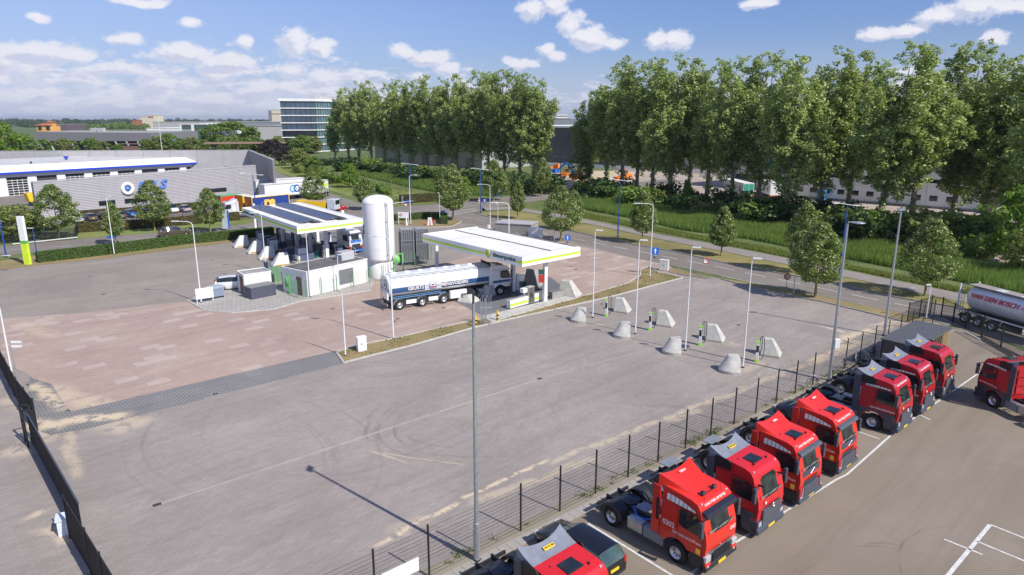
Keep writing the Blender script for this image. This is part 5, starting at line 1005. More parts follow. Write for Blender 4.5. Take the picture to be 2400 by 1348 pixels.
# grey control cabinets near the canopy
g_ = G(1215, 545); t = thing('site_cabin', 'low grey flat roofed cabin behind the right canopy', 'cabin', (g_.x - 4, g_.y, 0), R(-20)); MB().box(0, 6.5, 0, 4, 0, 1.6).build('wall', concd, t); MB().box(-.1, 6.6, -.1, 4.1, 1.6, 1.72).build('roof', cladl, t)
g_ = G(1238, 556); t = thing('control_cabinet', 'white cabinet beside the low cabin behind the right canopy', 'cabinet', (g_.x, g_.y, 0), R(-20)); MB().box(0, 2.2, 0, 1.2, 0, 1.5).build('body', whcan, t, bevel=.03); MB().box(.1, 1.05, -.03, 0, .15, 1.4).build('door', whcan, t); MB().box(1.15, 2.1, -.03, 0, .15, 1.4).build('door', whcan, t)
# bicycle shelter
P0 = G(2068, 866); P1 = G(2158, 895); z_ = 2.35; c0 = G(2068, 794, z_); c1 = G(2148, 812, z_); c2 = G(2222, 766, z_); c3 = c0 + c2 - c1
t = thing('bicycle_shelter', 'wooden slatted bicycle shelter with grey corrugated roof in the yard corner', 'shelter', (c0.x, c0.y, 0), ang(c0, c1)); W_ = (c1 - c0).length; a_ = ang(c0, c1); q = Matrix.Rotation(-a_, 3, 'Z') @ (c3 - c0); Dp = q.y
wood_ = mat('weathered_wood', (.115, .095, .095), .85, var=.25, sc=5); woodl = mat('pale_wood', (.33, .24, .11), .8, var=.15, sc=5)
nr = int(Dp / .3)
for k in range(nr): MB().add([(-.15, k * Dp / nr + .01, z_ + .02), (W_ + .15, k * Dp / nr + .01, z_ + .0), (W_ + .15, (k + .5) * Dp / nr, z_ + .05), (-.15, (k + .5) * Dp / nr, z_ + .07), (W_ + .15, (k + .99) * Dp / nr, z_ + .0), (-.15, (k + .99) * Dp / nr, z_ + .02)], [(0, 1, 2, 3), (3, 2, 4, 5)]).build('roof_sheet', mat('roof_anthracite', (.10, .105, .115), .5), t)
MB().box(-.1, W_ + .1, -.05, .02, z_ - .12, z_).box(W_ + .08, W_ + .13, -.05, Dp, z_ - .14, z_ - .01).build('roof_edge', wood_, t)
sl_ = MB().box(-.045, .045, 0, .025, .08, z_ - .12).mesh('slat', wood_); sl2 = MB().box(-.045, .045, 0, .025, .08, z_ - .12).mesh('slat', woodl)
for k in range(int(W_ / .13)): ob('slat', sl_, t, (.07 + k * .13, 0, 0)); ob('slat', sl2, t, (.07 + k * .13, Dp - .05, 0))
for k in range(int(Dp / .13)): ob('slat', sl_, t, (0, .07 + k * .13, 0), math.pi / 2)
for k in range(10): ob('slat', sl2, t, (W_, Dp - 1.5 + k * .15, 0), math.pi / 2)
for x_, y_ in ((.05, .05), (W_ - .05, .05), (W_ - .05, Dp / 2), (W_ - .05, Dp - .05), (.05, Dp - .05)): MB().cb(x_, y_, z_ / 2, .1, .1, z_).build('post', woodl if x_ > 1 and y_ > 1 else wood_, t)
# ======================= VEHICLES =======================
def wheel_meshes(r, w, alloy=False):
    ty = MB().lathe([(r * .58, -w / 2), (r * .93, -w / 2), (r, -w * .38), (r, w * .38), (r * .93, w / 2), (r * .58, w / 2)], 24, 'y').mesh('wheel', rubber)
    rm = MB().lathe([(0, -w * .22), (r * .18, -w * .30), (r * .22, -w * .15), (r * .48, -w * .10), (r * .52, -w * .42), (r * .60, -w * .50)], 24, 'y'); n = 8
    for i in range(n):
        a = 2 * math.pi * i / n; rm.at(math.cos(a) * r * .38, -w * .14, math.sin(a) * r * .38).lathe([(0, -.012), (r * .07, -.012), (r * .07, 0)], 6, 'y', 1)
    rm.at(); rm.lathe([(0, w * .3), (r * .5, w * .3), (r * .58, w * .45)], 16, 'y')
    return ty, rm.mesh('rim', [chrome, blackm])
WM = wheel_meshes(.51, .32); WC = wheel_meshes(.32, .21)
def wheel(t, x, y, s=1, wm=None, r=.51):
    ty, rm = wm or WM; o = ob('wheel', ty, t, (x, y, r * s)); q = ob('rim', rm, o)
    if y > 0: o.rotation_euler = (0, 0, math.pi)
    o.scale = (s, s, s); return o
lens = mat('headlight_lens', (.55, .57, .58), .12, .3, var=.25, sc=12); platey = mat('number_plate', (.80, .55, .02), .5, var=.02); taill = mat('tail_light', (.50, .015, .01), .3); blkt = mat('plate_text', (.02, .02, .02), .6)
hazm = mat('warning_sticker', (.80, .62, .06), .5, var=.05); chas = mat('chassis_black', (.022, .024, .03), .5, var=.3, sc=6); chasg = mat('chassis_blue_black', (.03, .036, .055), .4, var=.3); tanks = mat('fuel_tank_metal', (.42, .43, .45), .35, .7, var=.15, sc=2)
interior = mat('cab_interior', (.16, .17, .15), .8, var=.4, sc=4); white_t = mat('white_lettering', (.80, .78, .74), .5, var=.02)
def cabprof(lo=.95):
    arch = [(-1.42 + .70 * math.cos(a), .52 + .70 * math.sin(a)) for a in np.linspace(R(148), R(38), 9)]
    return [(-.02, .92), (.03, 1.5), (-.02, 1.93), (-.30, 2.86), (-.36, 3.02), (-.52, 3.20), (-.85, 3.30), (-2.20, 3.42), (-2.30, 3.36), (-2.34, .92)] + arch
def tractor(kind, label, loc, rz, paint, low, num=None, side=True, roofplate=None, wb=3.7, deck=False, beds=True, name='truck', cat='truck', names=True, group='red tractor units parked along the fence'):
    t = thing(name, label, cat, loc, rz, group)
    fy = lambda z, x: (1 if z < 2.75 else 1 - (z - 2.75) * .16) * (1 - max(0, (x + .35)) * .18)
    hw = 1.235
    MB().side(cabprof(), -hw, hw, 0, fy).build('cab', paint, t, bevel=.11, seg=4)
    # windscreen and its surround
    def front_sheet(b, z0, z1, yw, off, n=8, m=0):
        def xs(z): return np.interp(z, [.92, 1.5, 1.93, 2.86, 3.02, 3.2], [-.02, .03, -.02, -.30, -.36, -.52])
        return b.grid(lambda u, v: (float(xs(z0 + (z1 - z0) * v)) + off - (abs(u * 2 - 1) ** 3) * .07, (u * 2 - 1) * yw * fy(z0 + (z1 - z0) * v, 0), z0 + (z1 - z0) * v), n, 5, m)
    front_sheet(MB(), 1.90, 2.90, 1.2, .012).build('windscreen_frame', blackm, t)
    ws = front_sheet(MB(), 1.99, 2.82, 1.12, .022).build('windscreen', mat('windscreen_glass', (.022, .032, .030), .05, var=.6, sc=2.2, spec=.45), t)
    sgn = MB(); sgn.box(-.02, .0, -.95, .95, 0, .10).build('dashboard', interior, t, (.0, 0, 1.99))
    b = MB(); b.tube((.05, -.5, 2.0), (-.02, .05, 2.16), .012, n=4).tube((.05, .35, 2.0), (-.02, .85, 2.14), .012, n=4).build('wiper', blackm, t)
    # side windows, door lines, mirrors on both sides
    for s in (-1, 1):
        y = s * (hw + .004); b = MB(); pr = [(-.20, 2.05), (-.36, 2.66), (-.50, 2.74), (-1.32, 2.74), (-1.34, 2.05), (-1.15, 1.93), (-.5, 1.86), (-.22, 1.90)]
        b.side(pr, y - .01, y + .01); b.build('side_window', glassd, t)
        MB().side([(-.10, 1.0), (-.12, 1.9), (-.14, 1.9), (-.12, 1.0)], y - .006, y + .006).side([(-1.40, 1.25), (-1.42, 2.80), (-1.435, 2.80), (-1.415, 1.25)], y - .006, y + .006).side([(-.3, 2.80), (-2.3, 2.88), (-2.3, 2.90), (-.3, 2.82)], y - .006, y + .006).build('door_seam', blackm, t)
        m = MB(); m.box(-.18, -.02, s * 1.42 - .1, s * 1.42 + .1, 1.95, 2.42).box(-.18, -.02, s * 1.42 - .1, s * 1.42 + .1, 2.45, 2.72); mo = m.build('mirror', mat('mirror_grey', (.06, .065, .08), .4), t, bevel=.03); MB().box(-.185, -.18, s * 1.42 - .08, s * 1.42 + .08, 1.98, 2.40).build('mirror_glass', chrome, mo); MB().tube((-.1, s * 1.2, 2.74), (-.1, s * 1.42, 2.74), .03).tube((-.1, s * 1.2, 1.98), (-.1, s * 1.4, 2.0), .03).build('mirror_arm', blackm, mo)
        MB().side([(-.70, .34), (.0, .34), (.0, .92), (-.74, .92), (-.80, .70)], s * 1.17 - .05, s * 1.17 + .05).build('step_panel', low if kind == 'merc' else chas, t, bevel=.02)
        if kind == 'merc': MB().side([(-2.35, .55), (-2.1, .55), (-2.12, .85), (-1.95, 1.12), (-1.7, 1.24), (-1.15, 1.24), (-.9, 1.1), (-.72, .9), (-.4, .93), (-.12, 1.12), (-.12, 1.30), (-2.35, 1.38)], y - .012, y + .012).build('lower_side_panel', low, t)
        if kind == 'merc':
            MB().side([(-2.36, .95), (-2.36, 3.35), (-2.78, 3.30), (-2.72, .95)], s * 1.21 - .025, s * 1.21 + .025).build('side_deflector', low, t); MB().side([(-1.45, 2.95), (-1.5, 3.3), (-1.65, 3.44), (-2.35, 3.46), (-2.35, 2.92)], y * .965 - .02, y * .965 + .02).build('spoiler_side', blackm, t)
        elif kind != 'merc':
            MB().side([(-2.36, 1.0), (-2.36, 3.35), (-2.72, 3.35), (-2.80, 1.0)], s * 1.21 - .025, s * 1.21 + .025).build('side_deflector', paint, t)
            if kind == 'renault': MB().side([(-2.40, 1.7), (-2.40, 2.75), (-2.54, 2.75), (-2.54, 1.7)], s * 1.24 - .02, s * 1.24 + .02).build('deflector_slot', blackm, t)
        # pale window-shaped graphic along the roof edge
        if names:
            n = 7; x0, x1 = -2.05, -.55
            for k in range(n):
                xa, xb = x0 + (x1 - x0) * k / n + .015, x0 + (x1 - x0) * (k + 1) / n - .015
                if kind == 'merc': pts = [(xa, 2.80 + .02), (xb, 2.80 + .02), (xb, 2.97 - .07 * ((k + 1) / n) ** 2), (xa, 2.97 - .07 * (k / n) ** 2)]
                else: pts = [(xa, 2.86), (xb, 2.84), (xb, 3.16 - .26 * ((k + 1) / n) ** 2), (xa, 3.16 - .26 * (k / n) ** 2)]
                zz = .5 * (pts[0][1] + pts[2][1]); b = MB(); b.poly([(x, s * (hw * fy(z, x) + .012), z) for x, z in (pts if s < 0 else pts[::-1])]); b.build('side_graphic', mat('pale_graphic', (.72, .68, .65), .5), t)
            text('VAN DEN BOSCH.com', 1.45, .12, white_t, t, (-.90, s * (hw + .016), 1.52), (-s, 0, 0) if s > 0 else (1, 0, 0), (0, 0, 1), .2, .01, depth=.004)
        if num: text(num, .62, .26, white_t, t, (-1.85, s * (hw + .012), 1.78), (-s, 0, 0) if s > 0 else (1, 0, 0), (0, 0, 1), 0, .01, depth=.004)
        MB().box(-.42, -.22, y - .004, y + .004, 1.02, 1.26).build('warning_sticker', hazm, t)
    if names: text('VAN DEN BOSCH', 1.55, .2, white_t, t, (-.40, 0, 3.06), (0, 1, 0), (-.45, 0, .9), .15, .012, depth=.012)
    # front
    fb = MB()
    if kind == 'renault':
        front_sheet(MB(), .62, 1.16, 1.15, .05).build('grille_surround', mat('grille_grey', (.13, .135, .14), .4), t); front_sheet(MB(), .60, 1.06, .72, .075).build('grille', blackm, t)
        for k in range(4): MB().box(.02, .115, -.66, .66, .66 + k * .10, .685 + k * .10).build('grille_bar', chas, t)
        MB().side([(-.25, .28), (.10, .28), (.13, .42), (.10, .62), (-.25, .62)], -1.22, 1.22).build('bumper', chas, t, bevel=.05)
        MB().side([(-.30, 2.86), (-.04, 2.70), (.0, 2.74), (-.06, 2.92), (-.33, 2.98)], -1.14, 1.14).build('sun_visor', mat('visor_tint', (.025, .025, .04), .15), t, bevel=.05)
        for s in (-1, 1): MB().box(-.08, .105, s * 1.02 - .19, s * 1.02 + .19, .72, 1.02).build('headlight', lens, t, bevel=.04); MB().box(-.08, .11, s * 1.02 - .19, s * 1.02 + .19, .45, .68).build('bumper_corner', paint, t, bevel=.04); MB().box(.1, .12, s * 1.02 - .09, s * 1.02 + .02, .50, .60).build('fog_lamp', lens, t)
        MB().box(-.1, .04, -.06, .06, 1.05, 1.15).build('emblem', chrome, t)
    elif kind == 'volvo':
        front_sheet(MB(), 1.62, 1.93, 1.18, .045).build('screen_band', low, t); front_sheet(MB(), .56, 1.40, .82, .06).build('grille', mat('grille_black_blue', (.035, .04, .055), .4), t)
        for k in range(6): MB().box(.02, .125, -.78, .78, .62 + k * .085, .645 + k * .085).build('grille_bar', mat('grille_bar', (.10, .11, .13), .35), t)
        MB().side([(-.3, .28), (.12, .28), (.16, .40), (.12, .55), (-.3, .55)], -1.22, 1.22).build('bumper', low, t, bevel=.06)
        MB().side([(-.30, 2.86), (-.08, 2.76), (-.04, 2.80), (-.12, 2.93), (-.33, 2.96)], -1.12, 1.12).build('sun_visor', mat('visor_silver', (.09, .095, .11), .3), t, bevel=.05)
        for s in (-1, 1):
            MB().box(-.06, .10, s * 1.03 - .17, s * 1.03 + .17, .58, 1.15).build('headlight', mat('red_lens', (.35, .03, .03), .2), t, bevel=.05); MB().tube((.115, s * .93, 1.1), (.115, s * .97, .66), .028).tube((.115, s * .97, .66), (.115, s * 1.16, .62), .028).build('running_light', lens, t)
        MB().tube((.07, -.18, 1.66), (.07, .18, 1.86), .015).build('emblem', chrome, t)
    else:
        front_sheet(MB(), .62, 1.52, .84, .07).build('grille', mat('grille_merc', (.055, .06, .075), .45), t)
        for k in range(6): MB().side([(.02, .70 + k * .13), (.13, .72 + k * .13), (.12, .76 + k * .13), (.02, .78 + k * .13)], -.8, .8).build('grille_bar', mat('grille_slat', (.085, .09, .105), .4), t)
        MB().side([(-.3, .26), (.12, .26), (.16, .42), (.08, .62), (-.3, .66)], -1.22, 1.22).build('bumper', low, t, bevel=.06)
        for s in (-1, 1): MB().box(-.1, .09, s * 1.02 - .2, s * 1.02 + .2, .62, .94).build('headlight_housing', low, t, bevel=.04); MB().box(.06, .10, s * 1.0 - .14, s * 1.0 + .12, .68, .90).build('headlight', lens, t, bevel=.02); MB().side([(-.3, 2.58), (.06, 2.64), (.08, 2.70), (-.3, 2.66)], s * .9 - .04, s * .9 + .04).build('kerb_mirror', blackm, t)
        em = MB(); em.at(.14, 0, 1.46, 0, math.pi / 2, 0).lathe([(.10, 0), (.10, .03), (.125, .03), (.125, 0)], 20)
        for k in range(3): a = R(90 + 120 * k); em.at(); em.tube((.155, 0, 1.46), (.155, math.cos(a) * .11, 1.46 + math.sin(a) * .11), .011, n=4)
        em.build('emblem', chrome, t); MB().at(.06, -.62, 1.72, 0, math.pi / 2, 0).lathe([(0, .02), (.085, .02), (.085, 0)], 16).build('round_sticker', mat('pale_sticker', (.6, .6, .4), .5), t)
    if num: text(num, .42, .19, white_t, t, (.06, .82, 1.66), (0, 1, 0), (0, 0, 1), 0, .01, depth=.004)
    MB().box(.12, .15, -.28, .28, .36, .48).build('number_plate', platey, t)
    # roof
    if kind in ('renault', 'volvo'):
        x0, x1, zf, zr = (-.80, -2.48, 3.28, 3.86) if kind == 'renault' else (-1.45, -2.5, 3.34, 3.82); w0, w1 = (.62, 1.13) if kind == 'renault' else (.88, 1.13)
        f = lambda u, v: (x0 + (x1 - x0) * v - abs(u * 2 - 1) ** 2 * .06 * v, (u * 2 - 1) * (w0 + (w1 - w0) * v), zf + (zr - zf) * (v ** 1.25) * (.72 + .28 * (u * 2 - 1) ** 2))
        MB().grid(f, 14, 8).build('roof_spoiler', paint, t)
        for s in (0, 1):
            b = MB(); b.grid(lambda u, v: tuple(np.array(f(s, u)) * (1 - v) + np.array((f(s, u)[0], (s * 2 - 1) * (w0 + (w1 - w0) * u + .05), 3.28 + .1 * u)) * v), 8, 2); b.build('spoiler_side', paint, t)
        MB().grid(lambda u, v: tuple(np.array(f(u, 1)) * (1 - v) + np.array((x1 + .15, (u * 2 - 1) * w1, 3.3)) * v), 8, 2).build('spoiler_back', chas, t)
        if roofplate: text(roofplate, .42, .11, white_t, t, (x1 + .35, 0, zr - .10), (0, 1, 0), (-1, 0, .35), 0, .02, depth=.01)
        if kind == 'renault':
            for s in (-1, 1): MB().at(-.78, s * .42, 3.36).lathe([(0, .12), (.10, .10), (.13, 0)], 10).build('horn', blackm, t)
            MB().tube((-.70, -.4, 3.38), (-.70, .4, 3.38), .02).build('horn_pipe', blackm, t)
            for s in (-1, 1): MB().tube((-.55, s * .62, 3.2), (-.62, s * .63, 3.62), .008, n=4).build('antenna', blackm, t)
    else:
        x0, x1, zf, zr = -1.84, -2.52, 3.40, 3.76; f = lambda u, v: (x0 + (x1 - x0) * v - .22 * v * abs(u * 2 - 1) ** 2, (u * 2 - 1) * 1.12, zf + (zr - zf) * v ** 1.4 * (.60 + .40 * (u * 2 - 1) ** 2))
        gs = mat('grey_spoiler', (.21, .225, .26), .35, coat=.3); MB().grid(f, 14, 7).build('roof_spoiler', gs, t)
        for s in (0, 1): MB().grid(lambda u, v: tuple(np.array(f(s, u)) * (1 - v) + np.array((f(s, u)[0], (s * 2 - 1) * 1.14, 3.32)) * v), 6, 2).build('spoiler_side', gs, t)
        MB().grid(lambda u, v: tuple(np.array(f(u, 1)) * (1 - v) + np.array((x1 + .2, (u * 2 - 1) * 1.1, 3.3)) * v), 8, 2).build('spoiler_back', chas, t)
        pl_ = MB(); pl_.add([(x1 + .40, -.26, zf + .125), (x1 + .40, .26, zf + .125), (x1 + .26, .26, zf + .195), (x1 + .26, -.26, zf + .195)], [(0, 1, 2, 3)]); pl_.build('roof_plate', platey, t)
        if roofplate: text(roofplate, .46, .09, blkt, t, (x1 + .328, 0, zf + .172), (0, 1, 0), (-.9, 0, .43), 0, .015, depth=.004)
    if kind != 'renault':
        x_ = -1.02 if kind == 'volvo' else -1.05; zz = 3.345; fr_ = MB().box(x_ - .40, x_ + .28, -.40, .40, zz - .03, zz + .015).build('roof_hatch', chas, t, bevel=.02); MB().box(x_ - .35, x_ + .23, -.35, .35, zz + .015, zz + .03).build('hatch_glass', glassd, fr_)
        for (x__, y__) in ((-.75, -.5), (-1.5, -.62), (-.75, .62)): MB().side([(x__ - .09, 3.3), (x__ + .05, 3.3), (x__, 3.42)], y__ - .02, y__ + .02).build('roof_antenna', blackm, t)
    for s in (-1, 1): MB().box(-.52, -.45, s * .95 - .05, s * .95 + .05, 3.16, 3.22).build('marker_light', lens, t)
    # chassis
    rx = -1.42 - wb
    for s in (-1, 1):
        MB().box(rx - .95, -1.9, s * .42 - .04, s * .42 + .04, .78, 1.02).build('chassis_rail', chas, t)
        MB().grid(lambda u, v: (rx + .68 * math.cos(math.pi * u), s * (.62 + .6 * v), .56 + .66 * math.sin(math.pi * u)), 12, 1).grid(lambda u, v: (rx + (.68 - .2 * v) * math.cos(math.pi * u), s * 1.22, .56 + (.66 - .16 * v) * math.sin(math.pi * u)), 12, 1).build('mudguard', chas, t)
        MB().box(rx + .95, rx + 1.85, s * 1.0 - .22, s * 1.0 + .2, .42, 1.02).build('fuel_tank', tanks, t, bevel=.08); MB().box(rx + 1.88, -2.1 + .0, s * 1.0 - .22, s * 1.0 + .2, .42, .98).build('side_box', mat('tank_blue_grey', (.20, .21, .26), .35, .3), t, bevel=.06)
        MB().box(rx - .98, rx - .94, s * .95 - .12, s * .95 + .12, .76, .84).build('rear_light', taill, t)
        wheel(t, -1.42, s * 1.06); wheel(t, rx, s * 1.03); 
    MB().box(rx - .95, rx - .85, -1.15, 1.15, .72, .86).build('rear_crossbar', chas, t); MB().box(rx - .80, rx + .3, -.38, .38, .60, .80).build('axle_frame', chas, t)
    fw = MB(); fw.at(rx + .15, 0, 1.05).lathe([(0, .05), (.48, .05), (.5, 0), (.45, -.1)], 20); fw.at().add([(rx - .1, -.35, 1.09), (rx - .45, -.42, 1.0), (rx - .45, -.1, 1.0), (rx - .1, -.06, 1.10)], [(0, 1, 2, 3)]).add([(rx - .1, .06, 1.10), (rx - .45, .10, 1.0), (rx - .45, .42, 1.0), (rx - .1, .35, 1.09)], [(0, 1, 2, 3)]); fw.build('fifth_wheel', chasg, t)
    MB().box(rx + .75, rx + 1.4, -.36, .36, 1.02, 1.06).build('catwalk', mat('chequer_plate', (.30, .31, .33), .4, .7), t)
    if deck: MB().box(rx - .9, rx - .3, -.5, .6, 1.25, 1.30).build('rear_deck', galv, t)
    if kind == 'renault':
        b = MB(); 
        for k in range(3): b.path([(rx + .75, -.45 - k * .04, 1.15), (rx + 1.2, -.75 - k * .04, .98), (rx + 1.6, -.8 - k * .04, 1.02), (-2.4, -.6, 1.35)], .02)
        b.build('air_line', bluem, t)
    return t
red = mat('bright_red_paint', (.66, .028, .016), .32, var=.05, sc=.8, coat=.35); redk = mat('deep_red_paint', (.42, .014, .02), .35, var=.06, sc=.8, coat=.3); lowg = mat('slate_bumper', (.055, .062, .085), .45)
HD = R(-48.5); fdir = Vector((math.cos(R(41.5)), math.sin(R(41.5)), 0))
def front(pr, pl, z=.35): a, b = G(*pr, z), G(*pl, z); c = (a + b) / 2; return Vector((c.x, c.y, 0))
F = {'ren': front((1645, 1334), (1724, 1290)), 'm2': front((1765, 1250), (1836, 1207)), 'v1': front((1862, 1182), (1926, 1138)), 'v2': front((1955, 1113), (2009, 1072)), 'm3': front((2092, 1013), (2140, 985)), 'm4': front((2150, 970), (2190, 945)), 'm5': front((2200, 930), (2238, 905))}
F['m1'] = F['m2'] + (G(1351, 1328, 3.35) - G(1776, 1075, 3.35)); F['m1'].z = 0
tractor('renault', 'bright red truck numbered 0302 with tall sloped red roof spoiler', tuple(F['ren']), HD, red, lowg, '0302', roofplate='T-BBX-74')
tractor('merc', 'red truck with grey spoiler cut off by the bottom edge of the picture', tuple(F['m1']), HD, mat('mid_red_paint', (.56, .018, .022), .32, var=.05, coat=.35), lowg, roofplate='WW EE 300', names=False)
tractor('merc', 'red truck with grey spoiler and star badge right beside the truck numbered 0302', tuple(F['m2']), HD, MATS['mid_red_paint'], lowg, roofplate='WW EE 300', names=False, deck=True)
tractor('volvo', 'bright red truck with black roof hatch, nearer one of the two with grey windscreen band', tuple(F['v1']), HD, red, lowg, roofplate='YSBPR', deck=True, num=None)
tractor('volvo', 'bright red truck with grey windscreen band parked just before the gap in the row', tuple(F['v2']), HD, red, lowg, roofplate='YSBPR')
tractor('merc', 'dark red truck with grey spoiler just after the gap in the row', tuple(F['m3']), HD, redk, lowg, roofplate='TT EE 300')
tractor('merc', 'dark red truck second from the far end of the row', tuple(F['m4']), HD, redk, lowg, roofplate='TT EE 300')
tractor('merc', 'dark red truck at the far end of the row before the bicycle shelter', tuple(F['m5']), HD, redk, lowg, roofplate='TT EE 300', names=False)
# lone tractor at the right edge, seen from behind
fw_ = G(2323, 955); hd = R(100); loc = fw_ + Vector((math.cos(hd), math.sin(hd), 0)) * 1.42 - Vector((-math.sin(hd), math.cos(hd), 0)) * 1.2
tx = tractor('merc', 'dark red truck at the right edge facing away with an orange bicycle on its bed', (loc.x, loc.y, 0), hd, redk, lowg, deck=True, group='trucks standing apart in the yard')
b = MB(); 
for z_ in (1.3, 1.9, 2.5): b.box(-2.40, -2.34, -1.0, 1.0, z_, z_ + .04)
for y_ in (-.55, .55): b.box(-2.40, -2.34, y_ - .02, y_ + .02, 1.2, 3.0)
b.build('back_wall_rib', redk, tx)

# bicycles
def bicycle(loc, rz, label, m, lean=.12, g='bicycles left in the truck yard'):
    t = thing('bicycle', label, 'bicycle', loc, rz, g); t.rotation_euler = (lean, 0, rz)
    ring = MB(); n = 20; pts = [(math.cos(6.2832 * i / n) * .33, 0, .34 + math.sin(6.2832 * i / n) * .33) for i in range(n + 1)]; ring.path(pts, .018, 5)
    for k in range(6): a = math.pi * k / 6; ring.tube((math.cos(a) * .32, 0, .34 + math.sin(a) * .32), (-math.cos(a) * .32, 0, .34 - math.sin(a) * .32), .004, n=3)
    rm = ring.mesh('wheel', rubber); ob('wheel', rm, t, (-.53, 0, 0)); ob('wheel', rm, t, (.53, 0, 0))
    MB().path([(-.53, 0, .34), (-.1, 0, .30), (.38, 0, .78), (.53, 0, .34)], .018).path([(-.1, 0, .3), (-.22, 0, .85)], .018).path([(-.2, 0, .74), (.36, 0, .84), (.38, 0, .78)], .018).path([(-.53, 0, .34), (-.2, 0, .74)], .014).build('frame', m, t)
    MB().side([(-.38, .86), (-.08, .87), (-.1, .92), (-.36, .93)], -.06, .06).build('saddle', blackm, t); MB().path([(.36, 0, .84), (.33, 0, 1.02), (.33, .26, 1.05), (.18, .29, 1.03)], .014).path([(.33, 0, 1.02), (.33, -.26, 1.05), (.18, -.29, 1.03)], .014).build('handlebar', galv, t); MB().box(-.80, -.38, -.06, .06, .70, .72).build('carrier', blackm, t); return t
off = Vector((math.cos(hd), math.sin(hd), 0)); pb = Vector((tx.location.x, tx.location.y, 0)) - off * 3.35
bicycle((pb.x, pb.y, 1.05), hd + R(90), 'orange bicycle standing across the bed of the right edge truck', orangem, .05)
for i, (x, y, r_, l_, m_) in enumerate(((1905, 915, 100, 'black bicycle with white lamp against the mesh fence', blackm), (1975, 868, 60, 'left one of two grey bicycles behind the tall grey mast', galv), (2002, 852, 70, 'right one of two grey bicycles behind the tall grey mast', galv), (2027, 848, 100, 'mint green bicycle beside the wooden shelter', mat('mint_paint', (.45, .65, .50), .4)), (2045, 835, 70, 'black bicycle parked left of the wooden shelter wall', blackm), (2105, 868, 80, 'blue bicycle inside the front of the wooden shelter', mat('bike_blue', (.10, .22, .40), .4)), (2150, 832, 80, 'dark bicycle in the middle of the wooden shelter', blackm))):
    bicycle(tuple(G(x, y, .03)), R(r_), l_, m_)

# tanker trailers and their tractors
def tank_semi(label, rear, hd, paintw, band, spec):
    t = thing('tank_trailer', label, 'tank trailer', tuple(rear), hd); return t
# feed tanker under the right canopy
rw = G(938, 727); fwp = G(1188, 690); hd = ang(rw, fwp); ux = Vector((math.cos(hd), math.sin(hd), 0)); uy = Vector((-math.sin(hd), math.cos(hd), 0)); org = rw - ux * 1.35 + uy * 1.25
tw = mat('tanker_white', (.78, .78, .77), .3, var=.03, coat=.2, dirt=.08); tb = mat('tanker_blue', (.035, .10, .24), .4, var=.06); tb2 = mat('pipe_blue', (.05, .14, .28), .5)
t = thing('tank_trailer', 'white feed tanker trailer with blue band standing under the right canopy', 'tank trailer', tuple(org), hd); Lt = 12.1
def sect(r_y, zc, r_z, n=28, pw_=.8): return [(math.copysign(abs(math.cos(a)) ** pw_, math.cos(a)) * r_y, zc + math.copysign(abs(math.sin(a)) ** pw_, math.sin(a)) * r_z) for a in np.linspace(0, 2 * math.pi, n, endpoint=False)]
def loftx(b, st, m=0, sm=True):
    n = len(st[0][1]); vs = [(x, y, z) for x, ring in st for y, z in ring]; fs = [(j * n + i, j * n + (i + 1) % n, (j + 1) * n + (i + 1) % n, (j + 1) * n + i) for j in range(len(st) - 1) for i in range(n)]
    b.add(vs, [f[::-1] for f in fs], m, sm); b.add(vs[:n], [tuple(range(n))], m); b.add(vs[-n:], [tuple(range(n))[::-1]], m); return b
S0 = sect(1.25, 2.42, 1.13)
loftx(MB(), [(.30, [(y * .92, 2.42 + (z - 2.42) * .92) for y, z in S0]), (.42, S0), (Lt - .25, S0), (Lt, [(y * .93, 2.42 + (z - 2.42) * .93) for y, z in S0])]).build('barrel', tw, t)
MB().grid(lambda u, v: (.55 + (Lt - .9) * u, -(1.256 * (math.cos(-.50 + .46 * v) ** .8)), 2.42 + 1.135 * math.copysign(abs(math.sin(-.50 + .46 * v)) ** .8, -.50 + .46 * v)), 2, 5).build('blue_band', tb, t)
def yb(z): return -(1.25 * max(0, 1 - abs((z - 2.42) / 1.13) ** 2.5) ** .4 + .035)
for s_, w_, x_ in (('GEURTS', 1.75, 3.15), ('MENGVOEDERS', 3.1, 7.6)): text(s_, w_, .34, white_t, t, (x_, -1.29, 2.12), (1, 0, 0), (0, -.02, 1), 0, .02, depth=.03)
MB().box(4.15, 6.0, -1.275, -1.25, 1.78, 2.42).build('white_gap', tw, t)
for k in range(3): MB().box(4.2, 5.95, -1.285, -1.275, 1.86 + k * .16, 1.92 + k * .16).build('thin_stripe', tb, t)
b = MB(); b.at(5.05, -1.29, 2.2, 0, 0, math.pi / 2); b.lathe([(0, .01), (.50, .01), (.50, 0)], 28, m=0); b.lathe([(.42, .02), (.47, .02)], 28, m=1); b.lathe([(.26, .02), (.31, .02)], 24, m=1); b.build('emblem', [tw, tb], t); text('M', .26, .2, tb, t, (5.05, -1.325, 2.27), (1, 0, 0), (0, 0, 1), 0, .02); MB().box(4.72, 5.42, -1.335, -1.325, 2.0, 2.09).build('emblem_ribbon', signr, t)
b = MB(); b.path([(.5, -.85, 3.5), (Lt - .3, -.85, 3.5)], .035).path([(.5, -.98, 3.36), (Lt - .3, -.98, 3.36)], .045)
for k in range(9): b.path([(.6 + k * 1.2, -1.0, 3.3), (.6 + k * 1.2, -.8, 3.55)], .02)
b.build('roof_rail', galv, t); MB().box(.6, Lt - .4, -.55, .55, 3.52, 3.60).build('walkway', lamppaint, t)
for k in range(7): MB().at(1.3 + k * 1.45, .1, 3.6).lathe([(0, .12), (.27, .10), (.30, 0)], 14).build('hatch', tw, t)
